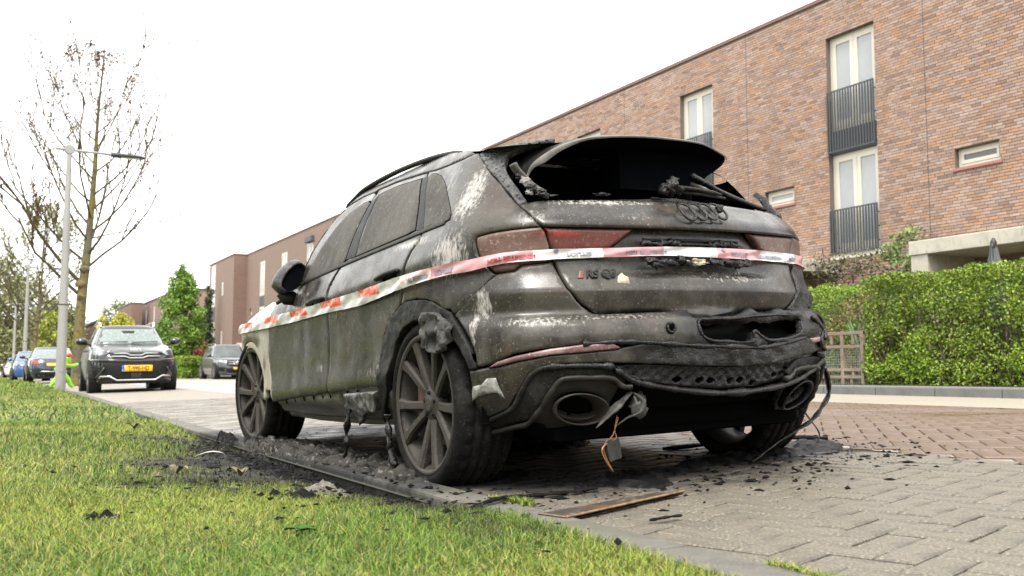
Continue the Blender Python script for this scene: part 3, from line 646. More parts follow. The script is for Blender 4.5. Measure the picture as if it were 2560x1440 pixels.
def bare_tree(loc,label,H=11.3,r=.165,seed=3,bud=M_BUD,nb=4,leafsize=.075,tall=True):
    rg=np.random.default_rng(seed); t=empty('street_tree',loc,0,label,'tree')
    tr=MB(); pts=[Vector((0,0,-.3)),Vector((.0,0,.4)),Vector((.02,0,1.5)),Vector((.06,.02,2.7)),Vector((.13,0,3.6)),Vector((.22,.05,5.0)),Vector((.29,0,6.6)),Vector((.33,.05,8.4)),Vector((.42,0,10.0)),Vector((.5,0,H))]
    rad=[r*1.25,r*1.05,r*.95,r*.92,r*.82,r*.62,r*.45,r*.3,r*.17,r*.05]
    sp=smooth_poly([tuple(p) for p in pts],n=3); rs=np.interp(np.linspace(0,9,len(sp)),range(10),rad); tr.tube(sp,list(rs),12)
    for z,dx in ((2.62,.0),(3.02,.03),(3.5,.1)):
        tr.blob((dx+r*.25*math.cos(z*5),-r*.25,z),(r*.92,r*.9,r*.9),int(z*9),2,.25)
    tips=[]; lb=MB()
    # two strong low limbs to the left, then rising limbs all round
    grow(lb,tips,Vector((-.03,0,2.7)),Vector((-.86,.1,.42)).normalized(),3.0,.062,3,rg,.55,(2,4),.45)
    grow(lb,tips,Vector((.03,0,3.05)),Vector((-.74,-.2,.52)).normalized(),3.7,.07,3,rg,.55,(2,4),.45)
    for k in range(26):
        z=3.5+6.2*(k/25)**1.05; f=(z-3.5)/6.2; base=np.interp(z,[p.z for p in pts],[p.x for p in pts]); an=k*2.4+.4
        d=Vector((math.cos(an)*.80,math.sin(an)*.7,.52-.05*f)).normalized(); grow(lb,tips,Vector((base,0,z)),d,(3.5*(1-f)**.75+.75)*(.85+.3*rg.random()),.046*(1-f*.72),2,rg,.6,(2,4),.42)
    grow(lb,tips,Vector((.26,.03,4.5)),Vector((.92,0,.30)).normalized(),2.3,.026,1,rg,.15,(2,4),.4)
    tr.obj('trunk',M_BARK,t,True); lb.obj('limbs',M_TWIG,t,True)
    P=[]
    for q,dd in tips:
        if rg.random()<.75:
            for k in range(rg.integers(2,nb+3)): P.append(tuple(q+Vector(rg.normal(0,.035,3))))
    V,F,tn=leaves(np.array(P),leafsize,seed+1,asp=.5); link('crown',arr_mesh('crown',V,F,bud,False,tone=tn),t)['kind']='stuff'
    return t
bare_tree((2.72,33.6,.22),'bare street tree with rusty buds and mossy forked trunk behind nearest lamp post',bud=M_BUD)
t2=bare_tree((2.9,66,.1),'farther street tree in thin olive leaf with forked trunk by the row of lamp posts',H=8.8,r=.14,seed=12,bud=M_WILLOW,nb=4,leafsize=.15)
def leafy(name,loc,label,cat,clumps,n,size,m,seed,trunk=None,group=None,stems=0,shell=.5):
    t=empty(name,loc,0,label,cat,group); P,tn=clump_points(n,clumps,seed,shell); P=P[P[:,2]>.05]; tn=tn[:len(P)]
    V,F,tt=leaves(P,size,seed+5,tone=tn); link('crown' if trunk else 'foliage',arr_mesh('crown',V,F,m,False,tone=tt),t)['kind']='stuff'
    tb=MB()
    if trunk:
        h,r,lm=trunk; tb.tube([(0,0,-.2),(.03,0,h*.5),(0,.02,h)],[r*1.2,r,r*.5],9)
        rg=np.random.default_rng(seed)
        for c in list(clumps)[:lm]: tb.tube([(0,0,h*.55+rg.random()*h*.3),(c[0]*.5,c[1]*.5,(h*.7+c[2])*.5),(c[0],c[1],c[2])],[r*.5,r*.32,r*.1],6)
        tb.obj('trunk',M_BARK,t,True)
    elif stems:
        rg=np.random.default_rng(seed)
        for k in range(stems):
            c=clumps[k%len(clumps)]; tb.tube([(rg.normal(0,.08),rg.normal(0,.08),-.1),(c[0]*.6,c[1]*.6,c[2]*.6),(c[0],c[1],c[2])],[.02,.014,.006],5)
        tb.obj('stems',M_STEM,t)
    return t
rg=np.random.default_rng(5)
def crown_of(w,h,z0,k,sh=1.,rg=rg):
    o=[]
    for i in range(k):
        f=(i+.5)/k; z=z0+h*f; rr=w*.5*math.sin(math.pi*min(.97,.16+.8*f**.8))**sh; a=i*2.4; q=rr*(.35+.5*rg.random())
        s=max(.22*w*(.7+.6*rg.random())*(1-.45*f),.12); o.append((math.cos(a)*q,math.sin(a)*q,z,s,s,s*.9))
    return o
# bright green street tree by the road
leafy('street_tree',(10.75,62,.1),'bright green oval street tree in fresh leaf beside the grey parked car','tree',crown_of(3.5,5.5,.95,34,.8)+[(0,0,6.6,.3,.3,.5),(.4,0,6.2,.3,.3,.5)],15000,.17,M_BUSH,31,(3.6,.10,14),shell=.3)
leafy('conifer',(15.2,76.4,.1),'slim dark conifer against the end of the farther brick terrace','tree',[(rg.normal(0,.12),rg.normal(0,.12),.8+6.2*i/22,.62*(1-i/25)+.12,.62*(1-i/25)+.12,.42) for i in range(22)],5000,.20,M_CON,33,(6.5,.09,0),shell=.3)
leafy('red_shrub',(11.9,61.5,.1),'red-leaved shrub below the bright green street tree','shrub',crown_of(2.2,1.9,.35,12),2600,.14,M_REDL,35,stems=8)
leafy('yellow_tree',(11.8,100,.1),'yellow blossoming tree showing above the roof of the black parked car','tree',crown_of(4.4,3.6,2.2,16)+[(-1.7,0,5.0,.5,.5,.9)],4200,.3,M_YEL,37,(3.6,.12,8))
leafy('shrub',(5.0,86,.1),'yellow-green shrub behind the dark blue parked saloon','shrub',crown_of(4.2,4.6,.5,18),6000,.24,leafmat('lime_leaf',[(.20,.24,.04),(.26,.29,.05),(.30,.31,.06)]),39,stems=9)
ws=[(1.2,112,12,13,11),(-3.5,116,11,14,12),(4.4,118,9.5,11,13),(7.6,124,8,9,14),(9.6,132,7,8,15),(-9,120,11,13,16)]
wl=['tall olive willow at the far left edge behind the lamp posts','large olive willow farthest left, mostly outside the frame','olive willow behind the second lamp post','smaller olive tree between the bare tree and the willows','lowest grey-green tree right behind the bare street tree','olive willow far beyond the left edge of the lawn']
for (x,y,w,h,sd_),lb in zip(ws,wl):
    leafy('willow_tree',(x,y,.1),lb,'tree',crown_of(w,h*.9,.6,40,.6),8500,.36,M_WILLOW,40+sd_,(h*.75,.28,24),'trees closing the view beyond the lawn',shell=.25)
for (x,y,w,h,sd_),lb in zip([(17.5,150,9,8.6,51),(22.5,160,8,8,52)],['hazy grey-green tree above the low flat-roofed brick building','hazy grey-green tree behind the narrow dark brick house']):
    leafy('tree',(x,y,1.5),lb,'tree',crown_of(w,h*.8,2.2,22,.6),4200,.36,M_WILLOW,sd_,(h*.7,.2,12),'trees closing the view beyond the lawn',shell=.25)
# unseen trees added to the left and behind, darkening reflections and low sky light
bt=None
for k,(x,y,s) in enumerate([(-17,-34,1.05),(-9,-30,.95),(0,-33,1.1),(9,-30,1.0),(-22,-24,1.1),(-24,-12,1.),(-23,0,1.15),(-25,12,1.),(-24,25,1.1),(-23,40,1.05),(-20,56,1.1),(18,-32,1.05),(-17,74,1.1)]):
    if bt is None:
        bt=leafy('willow_tree',(x,y,.1),'unseen olive willow across the lawn, added to darken what the car reflects','tree',crown_of(9,11,.3,46,.35),9000,.5,M_WILLOW,91,(8,.25,20),'belt of trees across the lawn',shell=.1); c=bt
    else: c=copy_tree(bt); c.location=(x,y,.1)
    c.scale=(s,s,s*.95); c.rotation_euler=(0,0,k*1.9)
# clipped hedges
def hedge(name,x0,x1,y0,y1,z0,z1,label,n,seed,size=.055,ragged=.05,group=None,thin=()):
    t=empty(name,((x0+x1)/2,(y0+y1)/2,z0),0,label,'hedge',group); rg=np.random.default_rng(seed); cx,cy=(x0+x1)/2,(y0+y1)/2; hx,hy,hz=(x1-x0)/2,(y1-y0)/2,z1-z0
    # leaves near the faces: front, top, both ends
    A=[2*hy*hz*1.35,2*hy*2*hx*1.3,2*hx*hz,2*hx*hz,2*hy*hz*.3]; A=np.array(A)/sum(A); k=rg.choice(5,n,p=A); u,v=rg.random(n),rg.random(n); dp=np.abs(rg.normal(0,.10,n))-.03
    P=np.zeros((n,3)); 
    P[:,0]=np.select([k==0,k==4,True],[-hx+dp,hx-dp,-hx+2*hx*u]); P[:,1]=np.select([(k==0)|(k==1)|(k==4),k==2,True],[-hy+2*hy*v,-hy+dp,hy-dp]); P[:,2]=np.where(k==1,hz-dp,hz*np.where((k==0)|(k==4),u,v))
    P[:,2]=np.maximum(P[:,2],.06)
    nz=np.array([mnoise.noise(Vector((a*3.4+seed,b*3.4,c*3.4))) for a,b,c in P]); lo=np.array([mnoise.noise(Vector((a*.9+seed,b*.9,c*.9+4))) for a,b,c in P])
    P[:,0]-=np.where(k==0,ragged*1.6*nz,0); P[:,2]+=np.where(k==1,ragged*1.7*nz+.05*lo,0)
    kp=rg.random(n)>np.clip(.22-1.5*nz,0,.9)*np.where(k==1,.4,1)
    for (ty,tz,r1,a) in thin: kp&=~((rg.random(n)<a*np.exp(-((P[:,1]+cy-ty)/r1)**2-((P[:,2]+z0-tz)/.8)**2)))
    kp&=~((P[:,2]<.22)&(rg.random(n)<.6))
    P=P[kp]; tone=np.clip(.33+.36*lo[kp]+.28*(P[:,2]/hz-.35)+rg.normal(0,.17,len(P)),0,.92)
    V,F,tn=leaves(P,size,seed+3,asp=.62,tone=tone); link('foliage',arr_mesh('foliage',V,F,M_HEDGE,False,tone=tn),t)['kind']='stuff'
    sb=MB()
    for q in range(int(n/160)):
        a,b=rg.uniform(-hx*.75,hx*.75),rg.uniform(-hy,hy); pts=[(a,b,-.1)]; h=hz*rg.uniform(.5,.93)
        for j in (1,2,3): pts.append((a+rg.normal(0,.09)*j*.6,b+rg.normal(0,.10)*j*.6,h*j/3))
        sb.tube(pts,[.014,.011,.008,.004],5,False)
    sb.obj('stems',M_STEM,t)
    # inner leaves kept to dark tones, shade put into their colour
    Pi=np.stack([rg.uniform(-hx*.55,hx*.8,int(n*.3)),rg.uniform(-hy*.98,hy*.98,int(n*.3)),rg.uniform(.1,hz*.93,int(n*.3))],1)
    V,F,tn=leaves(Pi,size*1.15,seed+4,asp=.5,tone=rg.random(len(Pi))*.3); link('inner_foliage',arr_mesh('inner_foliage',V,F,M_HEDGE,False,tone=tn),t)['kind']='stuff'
    return t
hedge('hedge',12.62,13.5,3.5,11.28,.14,1.97,'long clipped green hedge along the pavement right of the burnt car',115000,61,.043,.07,thin=[(8.9,1.2,.22,.85),(9.7,1.3,.2,.6),(8.2,.9,.4,.5)])
hedge('hedge',13.7,14.6,12.55,19.5,.14,2.02,'shorter green hedge behind the wooden gate',42000,62,.043,.07)
for k,(x,y) in enumerate([(10.0,57.2),(10.55,57.6)]):
    hedge('hedge',x-.25,x+.27,y-1.6,y+2,.1,1.33,['small clipped garden hedge in the distance nearest the black parked car','small clipped garden hedge in the distance beside the grey parked car'][k],6000,63+k,.10,.04)
leafy('orange_shrub',(13.5,12.1,.14),'thin brownish shrub in the gap between the two hedges','shrub',[(rg.normal(0,.22),rg.normal(0,.2),.4+1.25*i/9,.2,.2,.2) for i in range(10)],1100,.06,leafmat('bronze_leaf',[(.16,.11,.03),(.13,.14,.03),(.22,.13,.04)]),65,stems=7)
# climber on the front of the terrace
cl=leafy('climbing_plant',(16.55,13.55,.14),'pale green climber by the concrete porch of the brick terrace','plant',[(rg.normal(0,.12),.25*math.sin(i*1.3)+.1,1.1+2.0*i/13,.22,.28,.24) for i in range(14)],1500,.10,M_PALE,66,stems=6,shell=.2)
vn=MB()
for k in range(34):
    y=14.4+rg.random()*2.4; z=2.35+rg.random()*.5; vn.tube([(16.2+rg.random()*.5,y,z),(16.1+rg.random()*.4,y+rg.normal(0,.3),z+.12),(16.1+rg.random()*.4,y+rg.normal(0,.5),z+rg.normal(0,.2)),(16.2,y+rg.normal(0,.6),z+rg.normal(0,.25))],[.012,.01,.008,.004],5,False)
for k in range(3): vn.tube([(16.4,14.6+.3*k,.1),(16.35,14.7+.4*k,1.3),(16.3,14.8+.5*k,2.5)],[.03,.025,.02],6)
vi=empty('vine',(0,0,0),0,'tangled brown vine over the canopy left of the pale climber','plant'); vn.obj('stems',M_STEM,vi)
Pv=np.stack([rg.normal(16.2,.15,900),rg.uniform(13.9,16.6,900),rg.normal(2.72,.15,900)],1); V,F,tn=leaves(Pv,.075,67,tone=rg.random(900)); link('foliage',arr_mesh('foliage',V,F,leafmat('vine_leaf',[(.09,.08,.04),(.12,.13,.05),(.16,.12,.06)]),False,tone=tn),vi)['kind']='stuff'
leafy('spiky_plant',(13.0,11.45,.14),'grey-green iris leaves standing behind the wooden gate','plant',[(0,0,.5,.25,.2,.4)],60,.1,M_PALE,68,stems=3)
sp=MB()
for k in range(26):
    a=rg.normal(0,.35); b=rg.normal(0,.3); sp.tube([(12.95+rg.normal(0,.05),11.5+rg.normal(0,.08),.1),(12.95+a*.25,11.5+b*.35,.75),(12.95+a*.6,11.5+b*.8,1.1+rg.random()*.25)],[.018,.02,.004],4,False,flat=.3)
sp.obj('leaf_blades',mat('iris_leaf',(.20,.27,.17),.5),bpy.data.objects['spiky_plant']).matrix_parent_inverse=Matrix.Translation((-13.0,-11.45,-.14))
# garden gate: timber rails and wire mesh
M_WOOD=mat('weathered_wood',(.20,.16,.125),.85,layers=[(6,.45,.6,(.16,.115,.08),6,(1,1,6)),(2,.5,.7,(.27,.215,.165))],bump=(30,.4,.006))
M_WIRE=mat('wire',(.42,.42,.40),.5,.4)
gt=empty('garden_gate',(12.6,11.25,.25),0,'weathered timber garden gate with wire mesh panels beside the hedge','gate')
def gbar(nm,a,b):
    o=MB().box(a,b).obj(nm,M_WOOD,gt); bevel(o,.006,1); return o
GL=1.9
for z,h in ((.82,.055),(.60,.05),(.22,.05),(.10,.05),(-.08,.06)): gbar('rail',(-.02,0,z),(.025,GL,z+h))
for y in (0,.42,.93,1.4,GL-.05): gbar('post',(-.026,y,-.2),(-.021+.05,y+.06,.88) )
for y,z0,z1 in ((.2,.66,.82),(.66,.66,.82),(1.2,.66,.82),(.25,.0,.1),(.7,.0,.1),(1.15,.0,.1),(.21,.151,.22),(.75,.151,.22)): gbar('slat',(-.015,y,z0),(.02,y+.05,z1))
wm=MB()
for k in range(48): wm.tube([(.028,.04*k+.01,-.02),(.028,.04*k+.01,.6)],.0022,4,False)
for k in range(15): wm.tube([(.031,0,.0+.042*k),(.031,GL,.0+.042*k)],.0022,4,False)
wm.obj('wire_mesh',M_WIRE,gt)
# closed parasol in the front garden
M_CLOTH=mat('parasol_cloth',(.12,.125,.14),.8,layers=[(4,.45,.6,(.09,.095,.105),5,(1,1,.3))]); M_DARK=mat('dark_metal',(.02,.022,.025),.45)
pa=empty('parasol',(14.6,10.28,.14),0,'closed dark grey parasol standing behind the hedge','parasol')
pb=MB(); n=28
prof=[(.85,.20),(1.2,.19),(1.6,.155),(1.95,.11),(2.2,.07),(2.42,.035)]
for z,r in prof:
    for k in range(n):
        a=2*math.pi*k/n; q=r*(1+.32*math.cos(a*7)); pb.V.append((q*math.cos(a),q*math.sin(a),z))
pb.F=[(i*n+k,i*n+(k+1)%n,(i+1)*n+(k+1)%n,(i+1)*n+k) for i in range(5) for k in range(n)]; pb.mi=[0]*len(pb.F)
pb.obj('canopy',M_CLOTH,pa,True)
MB().tube([(0,0,-.05),(0,0,2.5)],.024,10).obj('pole',M_DARK,pa,True)
MB().tube([(-.12,-.04,.6),(-.10,-.03,2.35)],.028,8).tube([(-.1,-.03,2.33),(0,0,2.45)],.03,8).obj('arm',M_DARK,pa,True)
MB().lathe([(2.36,.05),(2.44,.055),(2.5,.03),(2.53,.0)],14,'z').obj('finial',M_DARK,pa,True)
# lamp posts
M_POST=mat('lamp_post_paint',(.27,.265,.255),.5,layers=[(3,.5,.7,(.23,.225,.215),5,(1,1,.2))])
M_LAMPH=mat('lamp_head',(.035,.042,.05),.5,spec=.3); M_LENS=mat('lamp_lens',(.55,.54,.48),.3)
def lamp_post(loc,label,lean=0):
    t=empty('lamp_post',loc,0,label,'lamp post','lamp posts along the edge of the lawn'); t.rotation_euler=(0,lean,0)
    MB().lathe([(-.3,.132),(.0,.132),(1.0,.125),(3.2,.10),(5.9,.072),(6.0,.064),(6.38,.06)],20,'z').obj('post',M_POST,t,True)
    b=MB(); b.box((-.05,-.134,.45),(.05,-.124,.9)); b.obj('service_door',M_POST,t)
    MB().lathe([(-.07,0),(-.07,.12),(-.05,.135),(.05,.135),(.07,.12),(.07,0)],20,'y',(0,0,6.43)).obj('joint_disc',M_POST,t)
    MB().tube([(-.34,0,6.43),(1.25,0,6.40)],.036,8).obj('arm',M_POST,t,True)
    hd=MB(); hp=[(1.05,.05,.06),(1.12,.12,.085),(1.3,.15,.08),(1.6,.155,.068),(1.86,.13,.05),(1.93,.06,.03)]
    for x,w,h in hp:
        for k in range(10):
            a=2*math.pi*k/10; hd.V.append((x,w*math.cos(a),6.385+h*max(math.sin(a),-.45)))
    hd.F=[(i*10+k,i*10+(k+1)%10,(i+1)*10+(k+1)%10,(i+1)*10+k) for i in range(5) for k in range(10)]+[tuple(range(9,-1,-1)),tuple(50+k for k in range(10))]; hd.mi=[0]*len(hd.F)
    hdo=hd.obj('lamp_head',M_LAMPH,t,True); MB().box((1.30,-.085,6.338),(1.78,.085,6.357)).obj('lens',M_LENS,hdo)
    MB().lathe([(0,.110),(.03,.118),(.05,.110)],16,'z',(0,0,2.2)).obj('band',M_DARK,t)
    return t
lp=lamp_post((1.92,28.6,.03),'nearest grey lamp post rising in front of the bare street tree')
lp.scale=(1,1,1.0)
for (x,y),lb in zip([(2.25,61.6),(2.62,95),(2.85,121),(3.15,150),(3.4,178)],['second lamp post from the front, beside the dark blue saloon','third lamp post from the front, in line with the white estate car','fourth lamp post along the lawn','fifth lamp post along the lawn, near the far willows','most distant lamp post along the lawn']):
    c=copy_tree(lp); c.location=(x,y,.0); c['label']=lb
# small dark clamps are part of each post (band)
# ---------------------------------------------------------------- shape of the burnt car: a height-table body and the outlines of its panels (u along the side and tail, z up)
def tab(pts):
    xs=np.array([p[0] for p in pts],float); ys=np.array([p[1] for p in pts],float)
    d=np.diff(ys)/np.diff(xs); m=np.zeros(len(xs)); m[1:-1]=np.where(d[1:]*d[:-1]>0,2*d[1:]*d[:-1]/(d[1:]+d[:-1]+1e-12),0)
    m[0]=d[0]; m[-1]=d[-1]
    def f(x):
        x=np.clip(x,xs[0],xs[-1]); i=np.clip(np.searchsorted(xs,x)-1,0,len(xs)-2)
        h=xs[i+1]-xs[i]; t=(x-xs[i])/h
        return ys[i]*(1+2*t)*(1-t)**2+m[i]*h*t*(1-t)**2+ys[i+1]*t*t*(3-2*t)+m[i+1]*h*t*t*(t-1)
    return f
WT=tab([(.05,.76),(.15,.80),(.22,.84),(.30,.878),(.38,.904),(.43,.916),(.455,.913),(.55,.904),(.70,.904),(.80,.908),(.865,.912),(.885,.908),(.95,.89),(1.0,.868),(1.03,.855),(1.10,.825),(1.20,.778),(1.30,.722),(1.38,.665),(1.43,.61),(1.47,.53),(1.5,.45)])
YT=tab([(.05,-.5),(.20,-.62),(.28,-.70),(.36,-.745),(.45,-.765),(.56,-.775),(.62,-.755),(.645,-.71),(.66,-.695),(.70,-.705),(.735,-.712),(.75,-.705),(.82,-.67),(.90,-.655),(.955,-.66),(.985,-.668),(1.02,-.655),(1.05,-.625),(1.08,-.59),(1.2,-.495),(1.3,-.41),(1.4,-.31),(1.5,-.2)])
HT=tab([(1.8,1.2),(2.0,1.03),(2.3,.945),(2.6,.89),(2.9,.83),(3.1,.76),(3.3,.62),(3.5,.5)])
def smax(a,b,k):
    h=np.clip(.5+.5*(a-b)/k,0,1); return b+(a-b)*h+k*h*(1-h)
def halfw(y,z):
    sh=np.clip((1.12-z)/.2,0,1); zz=z+.065*(np.clip(y,-.2,2.4)-.45)*sh
    w=WT(zz)+.016*np.exp(-((y+.02)/.45)**2-((z-.66)/.22)**2)+.016*np.exp(-((y-2.68)/.42)**2-((z-.55)/.25)**2)
    w=w-.5*np.clip(y-2.75,0,None)**2-.018*np.clip(y-1.6,0,None)*np.clip(z-.9,0,.5)*4
    w=w-.10*np.clip((z-HT(y)+.10)/.10,0,1.6)**2*(y>1.75)
    return w-.03*np.clip(-y-.05,0,None)
def F(x,y,z):
    ax=np.abs(x)
    c=.15*(ax/.7)**2+.10*np.clip(ax-.55,0,None)**2*4
    return smax(ax-halfw(y,z), YT(z)+c-y, .22)
# plan path: u=y on the left side down to y=-.15, then arc, rear, arc, right side
YC,R0=-.15,.45; A=np.pi/2*R0
def base(u):
    u=np.asarray(u,float); s=YC-u   # s: length past the left straight
    x=np.full_like(u,-.9); y=u.copy(); nx=np.full_like(u,-1.); ny=np.zeros_like(u)
    m=(s>0)&(s<=A); a=s/R0; x=np.where(m,-.45-R0*np.cos(a),x); y=np.where(m,YC-R0*np.sin(a),y); nx=np.where(m,-np.cos(a),nx); ny=np.where(m,-np.sin(a),ny)
    m=(s>A)&(s<=A+.9); x=np.where(m,-.45+(s-A),x); y=np.where(m,YC-R0,y); nx=np.where(m,0,nx); ny=np.where(m,-1,ny)
    s2=s-A-.9; m=(s2>0)&(s2<=A); a=s2/R0; x=np.where(m,.45+R0*np.sin(a),x); y=np.where(m,YC-R0*np.cos(a),y); nx=np.where(m,np.sin(a),nx); ny=np.where(m,-np.cos(a),ny)
    s3=s2-A; m=s3>0; x=np.where(m,.9,x); y=np.where(m,YC+s3,y); nx=np.where(m,1,nx); ny=np.where(m,0,ny)
    return x,y,nx,ny
def toU(x,y):
    x=np.asarray(x,float); y=np.asarray(y,float)
    left=(x<0); ax=-np.abs(x)
    a=np.arctan2(YC-y,-.45-ax)
    sl=np.where((y>=YC)&(ax<-.45),0,np.where(ax<-.45,a*R0,A+ax+.45))
    uL=np.where((y>=YC)&(ax<-.45),y,YC-sl)
    tot=2*A+.9
    # mirror: s' = tot - s
    return np.where(left,uL,YC-(tot-(YC-uL)))
UMID=YC-(A+.45)
def mir(u): return 2*UMID-u
def S(u,z,off=0.):
    x,y,nx,ny=base(u); z=np.asarray(z,float)*np.ones_like(x)
    lo=np.full_like(x,-.42); hi=np.full_like(x,.6)
    for _ in range(34):
        m=.5*(lo+hi); f=F(x+m*nx,y+m*ny,z); lo=np.where(f<0,m,lo); hi=np.where(f<0,hi,m)
    t=.5*(lo+hi); P=np.stack([x+t*nx,y+t*ny,z],-1)
    e=.004; g=np.stack([F(P[:,0]+e*(i==0),P[:,1]+e*(i==1),P[:,2]+e*(i==2))-F(P[:,0]-e*(i==0),P[:,1]-e*(i==1),P[:,2]-e*(i==2)) for i in range(3)],-1)
    n=g/(np.linalg.norm(g,axis=1)[:,None]+1e-12)
    off=np.asarray(off,float)*np.ones_like(x)
    return P+n*off[:,None],n
